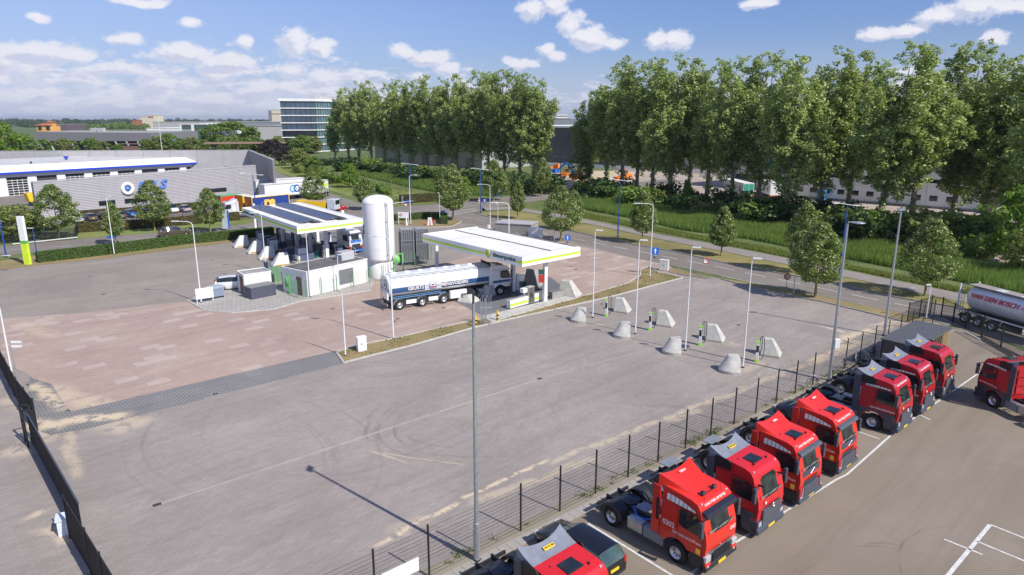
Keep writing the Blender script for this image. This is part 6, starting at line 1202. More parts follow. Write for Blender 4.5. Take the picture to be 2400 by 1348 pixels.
b = MB(); b.tube((.4, -1.18, 1.40), (6.0, -1.18, 1.40), .055).tube((.4, -1.22, 1.24), (6.5, -1.22, 1.24), .07); b.build('hose_pipe', tb2, t)
MB().side([(.2, .62), (.2, 1.3), (Lt - 3.2, 1.3), (Lt - 3.1, 1.15), (Lt - .3, 1.2), (Lt - .3, 1.05), (Lt - 3, .9)], -.45, .45).build('chassis', chas, t)
for x_ in (1.35, 3.85, 6.30):
    for s in (-1, 1): wheel(t, x_, s * 1.1, 1.04); MB().grid(lambda u, v: (x_ + .62 * math.cos(math.pi * u), s * (.92 + .36 * v), .55 + .60 * math.sin(math.pi * u)), 12, 1).build('mudguard', lamppaint, t)
for x0_, x1_ in ((2.05, 3.15), (4.55, 5.6)): MB().box(x0_, x1_, -1.26, -1.2, .55, .95).build('side_guard', tw, t)
MB().box(7.05, 9.0, -1.27, -.9, .42, 1.25).build('side_locker', tw, t, bevel=.03); MB().box(.0, .1, -1.15, 1.15, .55, .72).build('rear_bumper', galv, t)
for s in (-1, 1): MB().box(-.02, .0, s * .9 - .22, s * .9 + .22, .6, .72).build('rear_light', taill, t)
MB().box(-.02, .0, -.25, .25, .78, .9).build('number_plate', platey, t); rg = MB(); rg.X = Matrix.Translation((.295, 0, 2.55)) @ Matrix.Rotation(-math.pi / 2, 4, 'Y'); rg.lathe([(0, .02), (.55, .02)], 24); rg.build('rear_emblem', tb, t); rg = MB(); rg.X = Matrix.Translation((.275, 0, 2.55)) @ Matrix.Rotation(-math.pi / 2, 4, 'Y'); rg.lathe([(.25, .02), (.42, .02)], 24); rg.build('rear_emblem_ring', tw, t)
for s in (-1, 1):
    for k in range(3): MB().box(.27, .29, s * .85 - .22, s * .85 + .22, 1.95 + k * .12, 2.0 + k * .12).build('rear_stripe', tb, t)
MB().box(.15, .3, -.9, .2, 1.1, 1.9).build('rear_cabinet', tw, t, bevel=.03); b = MB(); b.path([(.2, .75, .7), (.2, .75, 3.5)], .025).path([(.2, 1.05, .7), (.2, 1.05, 3.5)], .025)
for k in range(9): b.path([(.2, .75, .9 + k * .3), (.2, 1.05, .9 + k * .3)], .015)
b.build('ladder', galv, t)
# its white tractor in front
tf = org + ux * (Lt + 2.45); tr = tractor('volvo', 'white lorry cab with dark blue stripe pulling the feed tanker under the canopy', tuple(tf), hd, tw, lowg, group='lorries at the fuel station', names=False)
MB().box(-2.3, -.1, -1.25, -1.243, 1.45, 1.72).build('blue_band', tb, tr)
# chemical tanker of the haulier behind the railings at right
hd2 = ang(G(2245, 757), G(2400, 806)); org = G(2257, 757); ux = Vector((math.cos(hd2), math.sin(hd2), 0)); uy = Vector((-math.sin(hd2), math.cos(hd2), 0)); org = org - ux * 1.0 + uy * 1.2
st = mat('stainless_tank', (.60, .62, .68), .38, .35, var=.05); t = thing('tank_container', 'silver tank container trailer lettered in red behind the railings on the right', 'tank trailer', tuple(org), hd2); Lt = 9.6
C0 = [(math.cos(a) * 1.2, 2.5 + math.sin(a) * 1.2) for a in np.linspace(0, 2 * math.pi, 32, endpoint=False)]
loftx(MB(), [(.55, [(y * .3, 2.5 + (z - 2.5) * .3) for y, z in C0]), (.7, [(y * .75, 2.5 + (z - 2.5) * .75) for y, z in C0]), (1.0, C0), (Lt - .5, C0), (Lt, [(y * .7, 2.5 + (z - 2.5) * .7) for y, z in C0])]).build('barrel', st, t)
for k in range(7): loftx(MB(), [(1.2 + k * 1.3, [(y * 1.012, 2.5 + (z - 2.5) * 1.012) for y, z in C0]), (1.27 + k * 1.3, [(y * 1.012, 2.5 + (z - 2.5) * 1.012) for y, z in C0])]).build('barrel_band', lamppaint, t)
rdt = mat('red_lettering', (.55, .03, .04), .5); b_ = R(18); text('VAN DEN BOSCH', 4.6, .48, rdt, t, (3.7, -1.25 * math.cos(b_), 2.5 + 1.24 * math.sin(b_)), (1, 0, 0), (0, math.sin(b_), math.cos(b_)), .2, .012, depth=.03); text('.COM', 1.3, .3, rdt, t, (6.75, -1.24 * math.cos(b_), 2.44 + 1.24 * math.sin(b_)), (1, 0, 0), (0, math.sin(b_), math.cos(b_)), .2, .012, depth=.03)
MB().box(.6, Lt, -.8, .5, 3.66, 3.72).build('walkway', mat('walkway_grating', (.28, .25, .23), .8), t)
for x_, w_ in ((3.2, .8), (5.6, 1.3), (8.2, 1.2)): MB().box(x_, x_ + w_, -.75, .1, 3.72, 3.74).build('walkway_plate', lamppaint, t)
for y_ in (-1.15, 1.15):
    for x_ in (.1, Lt): MB().cb(x_, y_, 2.45, .12, .12, 2.5).build('frame_post', lamppaint, t)
    MB().box(.1, Lt, y_ - .06, y_ + .06, 1.15, 1.27).build('frame_rail', lamppaint, t)
b = MB(); b.path([(.0, -.7, .8), (.0, -.7, 3.4), (.25, -.7, 3.75)], .025).path([(.0, -.35, .8), (.0, -.35, 3.4), (.25, -.35, 3.75)], .025)
for k in range(9): b.path([(.0, -.7, 1 + k * .3), (.0, -.35, 1 + k * .3)], .015)
b.build('ladder', galv, t); MB().box(.3, Lt, -.42, .42, .85, 1.15).build('chassis', chas, t)
for x_ in (1.0, 2.4, 3.8):
    for s in (-1, 1): wheel(t, x_, s * 1.05, 1.0); MB().grid(lambda u, v: (x_ + .6 * math.cos(math.pi * u), s * (.9 + .36 * v), .55 + .55 * math.sin(math.pi * u)), 10, 1).build('mudguard', chas, t)
wheel(t, Lt - 1.0, -1.05); wheel(t, Lt - 1.0, 1.05); MB().box(4.6, 6.4, -1.15, -.8, .5, 1.0).build('side_locker', chas, t)

# ---------------- cars ----------------
def car_mesh(kind):
    """lofted body; returns (body mesh builder faces, glass faces). x forward, length L, stations (x, halfwidth, zbelt, ztop, rooffactor, isglass)"""
    K = {'hatch': (3.9, .86, 1.48, [(-1.95, .55, .60, .60, 0), (-1.92, .78, .92, .95, 0), (-1.72, .84, .98, 1.25, .72), (-1.45, .86, .98, 1.44, .72), (-.6, .86, .97, 1.50, .72), (.1, .86, .96, 1.47, .72), (.55, .86, .95, 1.25, .74), (1.0, .85, .93, .98, .8), (1.6, .80, .82, .84, .8), (1.88, .70, .66, .68, .8), (1.95, .55, .50, .50, .8)]),
         'suv': (4.8, .98, 1.72, [(-2.4, .70, .75, .75, 0), (-2.36, .90, 1.08, 1.12, 0), (-2.1, .96, 1.15, 1.45, .72), (-1.8, .98, 1.15, 1.66, .72), (-.8, .98, 1.13, 1.74, .72), (.2, .98, 1.12, 1.70, .72), (.8, .97, 1.10, 1.40, .74), (1.2, .96, 1.06, 1.12, .8), (2.0, .92, .98, 1.0, .8), (2.32, .82, .78, .8, .8), (2.4, .7, .6, .6, .8)]),
         'estate': (4.2, .86, 1.47, [(-2.1, .6, .55, .55, 0), (-2.08, .80, .88, .92, 0), (-1.95, .84, .96, 1.22, .74), (-1.75, .86, .97, 1.44, .74), (-.6, .86, .96, 1.50, .72), (.3, .86, .95, 1.47, .72), (.75, .86, .94, 1.25, .74), (1.15, .85, .92, .97, .8), (1.8, .80, .82, .84, .8), (2.05, .70, .64, .66, .8), (2.1, .55, .5, .5, .8)]),
         'saloon': (4.6, .90, 1.42, [(-2.3, .65, .60, .60, 0), (-2.26, .84, .90, .92, 0), (-1.75, .88, .98, 1.02, .75), (-1.1, .90, .96, 1.32, .70), (-.5, .90, .95, 1.43, .70), (.3, .90, .94, 1.40, .70), (.85, .90, .93, 1.15, .74), (1.2, .88, .92, .96, .8), (1.95, .83, .80, .82, .8), (2.24, .72, .64, .66, .8), (2.3, .6, .5, .5, .8)]),
         'van': (4.3, .90, 1.82, [(-2.15, .72, .70, .70, 0), (-2.12, .86, 1.05, 1.72, .84), (-1.9, .90, 1.05, 1.82, .84), (-.6, .90, 1.05, 1.86, .82), (.4, .90, 1.04, 1.80, .80), (1.0, .90, 1.02, 1.35, .78), (1.35, .88, 1.0, 1.06, .8), (1.85, .84, .88, .9, .8), (2.1, .74, .66, .68, .8), (2.15, .6, .5, .5, .8)])}[kind]
    L, W, H, st = K; rings = []; zb = .24
    for (x, hw, zbelt, zt, rf) in st:
        lw = hw * .93; r = []
        r += [(lw, zb), (hw, .45), (hw, zbelt - .12), (hw * .97, zbelt), (hw * (rf or .9) + (0 if zt > zbelt + .1 else hw * .12), zt - .05 if zt > zbelt + .1 else zt - .01), (hw * .45, zt + .005)]
        r = r + [(-y, z) for y, z in r[::-1]]; rings.append([(x, y, z) for y, z in r])
    n = len(rings[0]); body = MB(); gl = MB()
    for j in range(len(rings) - 1):
        for i in range(n):
            k = (i + 1) % n; q = [rings[j][i], rings[j][k], rings[j + 1][k], rings[j + 1][i]]
            a, c = st[j], st[j + 1]; up = (i in (3, 7)); tall = a[3] > a[2] + .1 and c[3] > c[2] + .1
            tr = (a[3] > a[2] + .1) != (c[3] > c[2] + .1)
            steep = (i in (4, 5, 6)) and abs(a[3] - c[3]) / max(.01, abs(a[0] - c[0])) > .38 and max(a[3], c[3]) > 1.15
            side_g = up and (tall or (tr and False)) and not (kind == 'van' and c[0] < -.5)
            if steep or side_g: gl.add(q, [(3, 2, 1, 0)], 0, True)
            else: body.add(q, [(3, 2, 1, 0)], 0, True)
    body.add(rings[0], [tuple(range(n))]); body.add(rings[-1], [tuple(range(n))[::-1]])
    return L, W, body, gl
CARK = {}
def car(kind, label, loc, rz, paint, plate=True, group=None, dark_low=False, s=1.0):
    if (kind, paint.name) not in CARK:
        L, W, b, g_ = car_mesh(kind)
        def weld(mb, nm, m):
            me = mb.mesh(nm, m); bm = bmesh.new(); bm.from_mesh(me); bmesh.ops.remove_doubles(bm, verts=bm.verts, dist=1e-4); bmesh.ops.recalc_face_normals(bm, faces=bm.faces) if nm == 'body' and False else None; bm.to_mesh(me); bm.free(); me.set_sharp_from_angle(angle=R(38)); return me
        CARK[(kind, paint.name)] = (L, W, weld(b, 'body', paint), weld(g_, 'windows', glassg if kind in ('estate',) else glassd))
    L, W, bm_, gm = CARK[(kind, paint.name)]; t = thing('parked_car' if kind != 'van' else 'parked_van', label, 'car' if kind != 'van' else 'van', tuple(loc), rz, group); t.scale = (s, s, s)
    ob('body', bm_, t); ob('windows', gm, t)
    for x_ in (-L * .31, L * .315):
        for q in (-1, 1):
            wheel(t, x_, q * (W - .09), 1 if kind not in ('suv',) else 1.15, WC, .32); MB().grid(lambda u, v: (x_ + (.37 if kind != 'suv' else .42) * math.cos(math.pi * u), q * (W - .12 + .135 * v), .33 + (.37 if kind != 'suv' else .43) * math.sin(math.pi * u)), 10, 1).build('wheel_arch', blackm, t)
    zt = .72 if kind != 'suv' else .92
    for q in (-1, 1):
        MB().box(-L / 2 - .01, -L / 2 + .12, q * (W - .16) - .07, q * (W - .16) + .07, zt - .02, zt + .25).build('tail_light', taill, t, bevel=.02); MB().box(L / 2 - .22, L / 2 - .04, q * (W - .22) - .13, q * (W - .22) + .13, zt - .12, zt + .02).build('headlight', lens, t, bevel=.03)
        MB().box(L * .12, L * .12 + .14, q * (W + .10) - .09, q * (W + .10) + .09, zt + .25, zt + .38).build('mirror', paint, t, bevel=.03)
    if plate:
        MB().box(-L / 2 - .03, -L / 2 + .01, -.26, .26, .55, .67).build('number_plate', platey, t); MB().box(L / 2 - .02, L / 2 + .02, -.26, .26, .40, .51).build('number_plate', platey, t)
    MB().box(-L / 2 - .02, -L / 2 + .1, -W + .12, W - .12, .28, .42).box(L / 2 - .1, L / 2 + .01, -W + .25, W - .25, .26, .38).build('bumper_strip', darkm, t)
    return t
carp = lambda n, c, **k: mat(n, c, .28, .25, var=.03, coat=.6, **k)
blackp = carp('black_car_paint', (.012, .013, .018)); silver = carp('silver_car_paint', (.42, .44, .47)); bluep = carp('blue_car_paint', (.04, .16, .42)); whitep = carp('white_car_paint', (.78, .78, .78)); greyp_ = carp('grey_car_paint', (.12, .13, .14)); bronze = carp('bronze_car_paint', (.10, .085, .065)); navyp = carp('navy_car_paint', (.012, .018, .06)); redp_ = carp('red_car_paint', (.5, .02, .02))
car('suv', 'dark bronze off-road car driving on the left road', G(402, 555) + Vector((.3, .6, 0)), ang(G(104, 589), G(504, 549)), bronze)
q = G(545, 680); car('suv', 'white hatchback with black glass parked beside the small white shed', (q.x, q.y + .8, 0), R(22), whitep, s=.90)
rb = (G(1402, 1372) + G(1470, 1335)) / 2; rb = G(1440, 1346, .4); hdc = R(131.5); car('estate', 'black estate car parked nose to the fence beside the truck numbered 0302', (rb.x + math.cos(hdc) * 2.1, rb.y + math.sin(hdc) * 2.1, 0), hdc, blackp)
q = G(1875, 985); car('hatch', 'dark blue car hidden behind the red truck before the gap', (q.x + .3, q.y - .2, 0), hdc, navyp)
row = [(186, 523, silver, 'saloon', 0, 'silver saloon at the left of the parking row under the ribbed wall'), (220, 519, greyp_, 'hatch', 1, 'dark grey hatchback next to the silver saloon'), (250, 516, blackp, 'hatch', 1, 'black car hidden behind the thin street tree'), (287, 514, greyp_, 'hatch', 1, 'dark car with red lights left of the blue car'), (319, 510, bluep, 'hatch', 0, 'bright blue small car in the parking row'),
       (352, 508, blackp, 'hatch', 1, 'dark car behind the street tree right of the blue car'), (384, 505, silver, 'saloon', 0, 'silver blue car left of the white van'), (411, 500, whitep, 'van', 0, 'small white van in the parking row'), (441, 498, silver, 'hatch', 1, 'silver hatchback at the right end of the parking row'), (120, 540, navyp, 'hatch', 0, 'dark blue car behind the trunk of the large round tree')]
rh = ang(G(90, 512), G(606, 462)) + R(90)
for x, y, p_, k_, rear_, lab_ in row: q = G(x, y); o = 1.9; car(k_, lab_, (q.x + math.cos(rh) * o, q.y + math.sin(rh) * o, 0), rh if rear_ else rh + math.pi, p_, group='cars parked along the ribbed wall')
q = G(793, 494); car('hatch', 'red car just visible behind the solar canopy', (q.x, q.y, 0), R(30), redp_)
# ---------------- trailers in the service yard ----------------
def boxtrailer(label, pa, pb, h, panel, frame, roofm, w_=2.5, z0=1.15, tractorside=None, group='trailers in the service yard'):
    P0, P1 = G(*pa), G(*pb); t = thing('box_trailer', label, 'trailer', tuple(P0), ang(P0, P1), group); L = (P1 - P0).length
    MB().box(0, L, 0, w_, z0, h).build('body', panel, t); MB().box(-.02, L + .02, -.02, w_ + .02, h, h + .08).build('roof', roofm, t)
    for x_ in (0, L): MB().box(x_ - .08, x_ + .08, -.05, .08, z0 - .05, h + .02).build('corner_post', frame, t)
    MB().box(0, L, -.045, 0, z0 - .1, z0 + .08).box(0, L, -.04, 0, h - .12, h).build('frame_rail', frame, t); MB().box(.3, L - .3, .5, 2, .8, z0).build('chassis', chas, t)
    for k in range(3):
        for y_ in (.2, w_ - .2): wheel(t, L * .12 + k * 1.35 + .8, y_ if y_ < 1 else y_)
    return t, L
bl = mat('curtain_blue', (.012, .045, .25), .5, var=.04); yl = mat('yellow_frame', (.80, .52, .02), .5)
t, L = boxtrailer('blue curtain trailer with yellow frame and orange lettering', (594, 511), (680, 500), 4.0, bl, yl, roofw)
text('re', 2.6, 1.35, mat('lettering_orange', (.80, .50, .12), .5), t, (L * .46, -.05, 2.7), (1, 0, 0), (0, 0, 1), .1, .05, depth=.06); MB().at(L * .5, -.02, 2.6, 0, 0, math.pi / 2).lathe([(0, .01), (1.05, .01)], 24).build('round_emblem', mat('brown_emblem', (.08, .05, .02), .5), t); text('c', .9, .9, mat('faded_blue', (.10, .14, .35), .5), t, (L * .27, -.05, 2.55), (1, 0, 0), (0, 0, 1))
MB().box(.0, .03, .1, 2.4, 1.2, 3.9).build('front_wall', orangem, t)
ym = mat('yellow_brown_wall', (.62, .34, .03), .5); t, L = boxtrailer('yellow framed trailer just behind the blue curtain trailer', (573, 506), (590, 504), 4.0, ym, yl, roofw)
rd = mat('curtain_red', (.62, .045, .02), .5, var=.04); t, L = boxtrailer('red trailer with yellow stripe and green roof edge', (522, 507), (572, 501), 4.0, rd, mat('green_frame', (.08, .30, .10), .5), mat('green_roof', (.18, .38, .20), .5)); MB().box(.1, L - .1, -.012, 0, 2.25, 2.65).build('yellow_stripe', yellowm, t); MB().box(0, L, -.1, 0, .4, 1.0).build('side_skirt', whitew, t)
t, L = boxtrailer('white trailer with two interlocking blue rings', (622, 474), (762, 460), 4.0, whitew, galv, roofw)
for x_, m_ in ((L * .46, mat('cyan_ring', (.02, .30, .65), .5)), (L * .52, mat('navy_ring', (.02, .06, .30), .5))): MB().at(x_, -.02, 2.6, 0, 0, math.pi / 2).lathe([(.62, .02), (.92, .02)], 28).build('ring_emblem', m_, t)
t, L = boxtrailer('white trailer behind the ringed trailer', (602, 463), (716, 455), 4.1, whitew, galv, roofw); t, L = boxtrailer('white trailer with lime rear panel behind the street tree', (755, 463), (771, 459), 4.0, whitew, galv, roofw); MB().box(L * .2, L * .9, -.012, 0, 2.6, 3.3).build('lime_panel', greenl, t)
q = G(650, 466); tractor('volvo', 'light blue tractor unit in front of the ringed trailer', (q.x, q.y, 0), R(218), mat('sky_blue_paint', (.22, .48, .66), .35), mat('sky_blue_low', (.15, .33, .48), .4), group='lorries in the service yard', names=False)
q = G(524, 512); tractor('volvo', 'white cab in front of the red trailer, half hidden by a tree', (q.x, q.y, 0), R(215), whitep, lowg, group='lorries in the service yard', names=False)
q = G(606, 470); tractor('merc', 'dark tractor unit at the right end of the ribbed wall', (q.x, q.y, 0), R(215), mat('dark_olive_paint', (.05, .06, .045), .4), lowg, group='lorries in the service yard', names=False)
q = G(826, 594); tractor('volvo', 'white and blue lorry cab under the right end of the solar canopy', (q.x + .6, q.y, 0), R(-40), whitep, mat('bright_blue_low', (.02, .16, .60), .4), group='lorries at the fuel station', names=False)
# yellow tipper and loader bits
P0 = G(700, 500); t = thing('tipper_lorry', 'yellow tipper lorry partly hidden behind the street tree', 'lorry', tuple(P0), R(-12)); MB().side([(0, 1.0), (5.8, 1.0), (6.2, 2.4), (-.5, 2.6)], 0, 2.4).build('tipper_body', yellowm, t, bevel=.04); MB().box(.2, 5.6, .2, 2.2, 2.45, 2.55).build('sand_load', mat('sand_heap', (.42, .30, .18), .95, var=.2), t); MB().box(6.4, 8.2, .1, 2.4, .9, 3.0).build('cab', mat('cab_white_blue', (.5, .55, .6), .4), t, bevel=.08); MB().box(8.2, 8.22, .3, 2.2, 1.9, 2.8).build('windscreen', glassd, t)
for x_ in (1.2, 2.6, 7.2):
    for y_ in (.1, 2.3): wheel(t, x_, y_)
q = G(72, 484); t = thing('yellow_tipper', 'yellow lorry body at the left end of the ribbed wall', 'lorry', tuple(q), R(52)); MB().side([(0, 1.0), (5.5, 1.0), (5.8, 2.9), (-.4, 2.9)], 0, 2.4).build('tipper_body', yellowm, t, bevel=.04); MB().box(.3, 5.2, .4, 2, .3, 1.0).build('chassis', chas, t)
for x_ in (1.0, 4.5): wheel(t, x_, .1); wheel(t, x_, 2.3)
# white trailers of the logistics yard
for i, (pa, pb, dl) in enumerate((((1765, 470), (1700, 450), 'white trailer with green door, left one of the pair behind the poplars'), ((1829, 470), (1772, 446), 'white trailer with white doors, right one of the pair behind the poplars'))):
    P0, P1 = G(*pa), G(*pb); t = thing('box_trailer', dl, 'trailer', tuple(P0), ang(P0, P1), 'trailers behind the poplars'); L = min(13.6, (P1 - P0).length)
    MB().box(0, L, 0, 2.55, 1.2, 4.0).build('body', whitew, t); MB().box(-.02, L + .02, -.02, 2.57, 4.0, 4.07).build('roof', roofw, t); MB().box(-.03, 0, .1, 1.2, 1.3, 3.9).build('door', MATS['bin_green'] if i == 0 else whitegloss, t); MB().box(-.03, 0, 1.3, 2.45, 1.3, 3.9).build('door', MATS['bin_green'] if i == 0 else whitegloss, t); MB().box(-.06, 0, .0, 2.55, 1.0, 1.2).build('rear_bumper', orangem, t); MB().box(.5, L, .6, 2, .7, 1.2).build('chassis', chas, t)
    MB().at(2.2, 2.56, 2.6, 0, 0, -math.pi / 2).lathe([(0, .01), (.8, .01)], 20).build('round_emblem', cladd, t)
    for k in range(3): wheel(t, 1.6 + k * 1.35, .2); wheel(t, 1.6 + k * 1.35, 2.35)
# excavator and wheel loaders
q = G(1298, 414); t = thing('excavator', 'blue and orange tracked excavator with its arm down at the building site', 'excavator', tuple(q), R(-35)); blx = mat('excavator_blue', (.02, .19, .62), .4)
MB().box(-2.2, 2.2, -1.6, -1.0, 0, .9).box(-2.2, 2.2, 1.0, 1.6, 0, .9).build('track', blackm, t, bevel=.2); MB().box(-2.8, 1.6, -1.4, 1.4, 1.3, 2.6).build('house', blx, t, bevel=.12); MB().box(-.2, 1.5, .2, 1.4, 2.6, 4.2).build('cab', orangem, t, bevel=.1); MB().box(-2.0, -.4, -1.2, 1.2, 2.6, 3.2).build('engine_cover', orangem, t, bevel=.08)
MB().side([(1.2, 2.2), (1.6, 2.0), (4.6, 4.3), (5.4, 4.2), (5.2, 4.8), (4.4, 4.9)], -.3, .3).build('boom', blx, t, bevel=.05); MB().side([(4.7, 4.7), (5.4, 4.8), (8.4, 1.5), (8.0, 1.2)], -.25, .25).build('arm', blx, t, bevel=.05); MB().side([(7.9, 1.4), (8.6, 1.3), (9.1, .4), (8.2, .05), (7.6, .6)], -.6, .6).build('bucket', concd, t, bevel=.05)
def loader(px, py, rz, label):
    q = G(px, py); t = thing('wheel_loader', label, 'wheel loader', tuple(q), rz, 'orange wheel loaders on the building site'); MB().side([(-2.6, .9), (.2, .9), (.2, 1.6), (-.2, 2.0), (-2.6, 1.9)], -.95, .95).build('engine_body', orangem, t, bevel=.1); MB().box(-.9, .4, -.7, .7, 1.9, 3.1).build('cab', mat('loader_cab', (.12, .08, .06), .4), t, bevel=.06); MB().box(-1, .5, -.8, .8, 3.1, 3.2).build('cab_roof', orangem, t); MB().side([(.2, .8), (1.8, .8), (1.8, 1.5), (.2, 1.5)], -.5, .5).build('front_frame', orangem, t, bevel=.05)
    MB().side([(1.0, 1.6), (1.3, 1.7), (3.4, .6), (3.2, .35)], -.55, -.4).side([(1.0, 1.6), (1.3, 1.7), (3.4, .6), (3.2, .35)], .4, .55).build('lift_arm', orangem, t); MB().side([(3.1, .1), (4.1, .1), (4.0, .3), (3.4, .5), (3.5, 1.1), (3.2, 1.1)], -1.3, 1.3).build('bucket', orangem, t)
    for x_ in (-1.6, 1.4):
        for s in (-1, 1):
            o = wheel(t, x_, s * 1.05, 1.35)
            MB().lathe([(0, -.18), (.3, -.18), (.3, 0)], 14, 'y').build('hub', orangem, o)
loader(1331, 418, R(-20), 'left orange wheel loader beside the blue excavator'); loader(1358, 423, R(-10), 'right orange wheel loader behind the street tree'); loader(1463, 422, R(-150), 'orange machine glimpsed between poplar trunks')

q = G(1924, 470); t = thing('blue_cabin', 'small bright blue cabin before the white warehouse wall', 'cabin', tuple(q), R(-10)); MB().box(-.9, .9, -.9, .9, 0, 2.6).build('wall', mat('cabin_blue', (.02, .25, .65), .5), t, bevel=.05); MB().box(-.5, .5, -.93, -.9, .2, 2.2).build('door', mat('cabin_door', (.05, .35, .75), .5), t)
# ======================= MASTS, LAMPS, SIGNS =======================
lampw = mat('lamp_white', (.68, .69, .70), .4, var=.04); lampb = mat('lamp_blue', (.02, .07, .30), .4, var=.08)
def headmesh(b, x, y, z, a, m=0, L=.62, w=.20):
    b.at(x, y, z, a).side([(0, -.03), (L, -.05), (L + .04, .0), (L * .9, .06), (.05, .07)], -w / 2, w / 2, m); b.at()
def mast(px, pb, pt, label, r=.07, m=None, head=None, arm=None, two=False, name='lamp_post', cat='lamp post', group='lamp posts', rz=0, hm=None, hz=None):
    g_ = G(px, pb); h = HT(px, pb, pt); t = thing(name, label, cat, (g_.x, g_.y, 0), rz, group); m = m or lampw
    b = MB(); b.tube((0, 0, 0), (0, 0, h), r * 1.1, r * .62, 10); b.build('pole', m, t); MB().tube((0, 0, 0), (0, 0, .12), r * 1.8, r * 1.7, 10).build('base_collar', blackm, t)
    if arm:
        L = arm; MB().path([(0, 0, h - .02), (L * .12, 0, h + .22), (L * .35, 0, h + .34), (L, 0, h + .36)], r * .5, 8).build('arm', m, t); b = MB(); headmesh(b, L - .1, 0, h + .36, 0, L=.75); b.build('lamp_head', hm or lamppaint, t, bevel=.02)
    if head:
        b = MB(); headmesh(b, 0, 0, h, 0, L=head); b.build('lamp_head', hm or lampw, t, bevel=.02)
    if two:
        b = MB(); b.tube((-1.4, 0, h + .35), (1.4, 0, h - .1), .04); b.build('arm', lamppaint, t)
        b = MB(); headmesh(b, -1.2, 0, h + .33, math.pi, L=.8, w=.25); b.build('lamp_head', lamppaint, t); b = MB(); headmesh(b, 1.1, 0, h - .05, 0, L=.6, w=.22); b.build('lamp_head', lamppaint, t)
    return t, h
# four white masts of the charging row
for i, (x, b_, tp) in enumerate(((1389, 745, 540), (1489, 783, 563), (1606, 822, 580), (1741, 862, 606))):
    mast(x, b_, tp, '%s of the four slim white masts in the charging row' % ['farthest', 'second farthest', 'third farthest', 'nearest'][i], .06, head=.7, group='white masts of the charging row', rz=R(-10))
o, h = mast(1118, 1315, 707, 'tall galvanised mast standing in the near mesh fence', .10, galv, group='galvanised yard masts', head=None); MB().box(-.03, .03, -.28, .28, h - .02, h + .42).build('flood_light', MATS['chassis_black'], o); MB().tube((0, 0, h * .36), (.16, 0, h * .37), .04).build('sensor', galv, o); MB().tube((0, 0, 0), (0, 0, 1.9), .145, .145, 12).build('sleeve', galv, o)
o, h = mast(1943, 893, 524, 'tall galvanised mast with a white box behind the mesh fence near the bicycles', .115, galv, group='galvanised yard masts'); MB().box(.05, .42, -.15, .15, 2.6, 3.3).build('control_box', whitegloss, o, bevel=.02); MB().at(.75, 0, h + .02).lathe([(0, .1), (.42, .06), (.45, 0), (.1, -.06), (0, -.06)], 18).build('flood_light', mat('floodlight_grey', (.30, .33, .40), .4, .3), o); MB().box(0, .9, -.04, .04, h + .08, h + .14).build('bracket', galv, o)
o, h = mast(2072, 787, 492, 'tall galvanised mast at the left side of the bicycle shelter', .11, galv, group='galvanised yard masts'); MB().box(-.3, .3, -.12, .12, h - .05, h + .12).build('flood_light', galv, o)
mast(810, 835, 688, 'white mast at the left tip of the grass island beside the white cabinet', .06, head=None, group='white masts')[0]
mast(922, 795, 565, 'white mast with curved arm on the grass island below the white tank', .07, arm=-1.1 if 0 else 1.1, rz=math.pi * .95, group='curved arm lamp posts')
mast(728, 697, 530, 'white mast directly in front of the pump building corner', .06, head=.6, group='white masts')
mast(796, 685, 597, 'short white lamp with curved arm in front of the louvre panel', .05, head=.5, rz=R(-10), group='white masts')
mast(624, 640, 506, 'white lamp with short left arm before the solar canopy', .06, arm=.8, rz=math.pi, group='curved arm lamp posts')
mast(472, 710, 527, 'white lamp post with left arm beside the notice board', .07, arm=1.5, rz=math.pi, group='curved arm lamp posts')
mast(268, 597, 460, 'white lamp post standing in the clipped hedge', .07, head=.7, rz=R(-5), group='white masts')
mast(30, 887, 721, 'white mast inside the left railings beside the small sign pole', .075, head=None, group='white masts')
o, h = mast(45, 913, 800, 'thin galvanised pole with two small white boards at the left railings', .045, galv, name='sign_pole', cat='sign pole', group='sign poles'); MB().box(.02, .75, -.02, .02, h - .12, h + .03).build('board', whitegloss, o); MB().box(.02, .75, -.02, .02, h - .45, h - .3).build('board', whitegloss, o)
mast(387, 412, 276, 'very tall pale mast rising above the white workshop roof', .12, lamppaint, head=.6, group='far masts')
mast(1193, 649, 482, 'white lamp post with left arm beside the white roadside cabinet', .07, arm=1.5, rz=math.pi, group='curved arm lamp posts')
mast(1299, 566, 456, 'white lamp post with right arm behind the canopy roof', .07, arm=1.5, rz=0, group='curved arm lamp posts') if 0 else mast(1299, 566, 459, 'white lamp post with right arm behind the broad road edge tree', .07, arm=1.5, rz=0, group='curved arm lamp posts')
mast(1149, 537, 437, 'white lamp post with left arm just behind the white canopy roof', .07, arm=1.6, rz=math.pi, group='curved arm lamp posts')
mast(963, 527, 415, 'white lamp post with right arm on the corner island', .07, arm=.9, rz=0, group='curved arm lamp posts')
mast(1523, 650, 484, 'white lamp post with left arm where the yard entrance meets the road', .07, arm=1.7, rz=math.pi, group='curved arm lamp posts')
mast(1031, 523, 452, 'thin white pole on the corner island beside the striped marker', .05, head=.3, rz=math.pi, group='small white poles'); mast(1167, 539, 477, 'thin white pole with small head beside the road behind the canopy', .05, head=.3, rz=math.pi, group='small white poles')
mast(1859, 692, 616, 'thin grey pole at the verge left of the dense corner tree', .05, galv, head=.3, rz=math.pi, group='small white poles'); mast(2170, 748, 668, 'white hooked pole behind the bicycle shelter', .06, head=.45, rz=math.pi, group='small white poles')
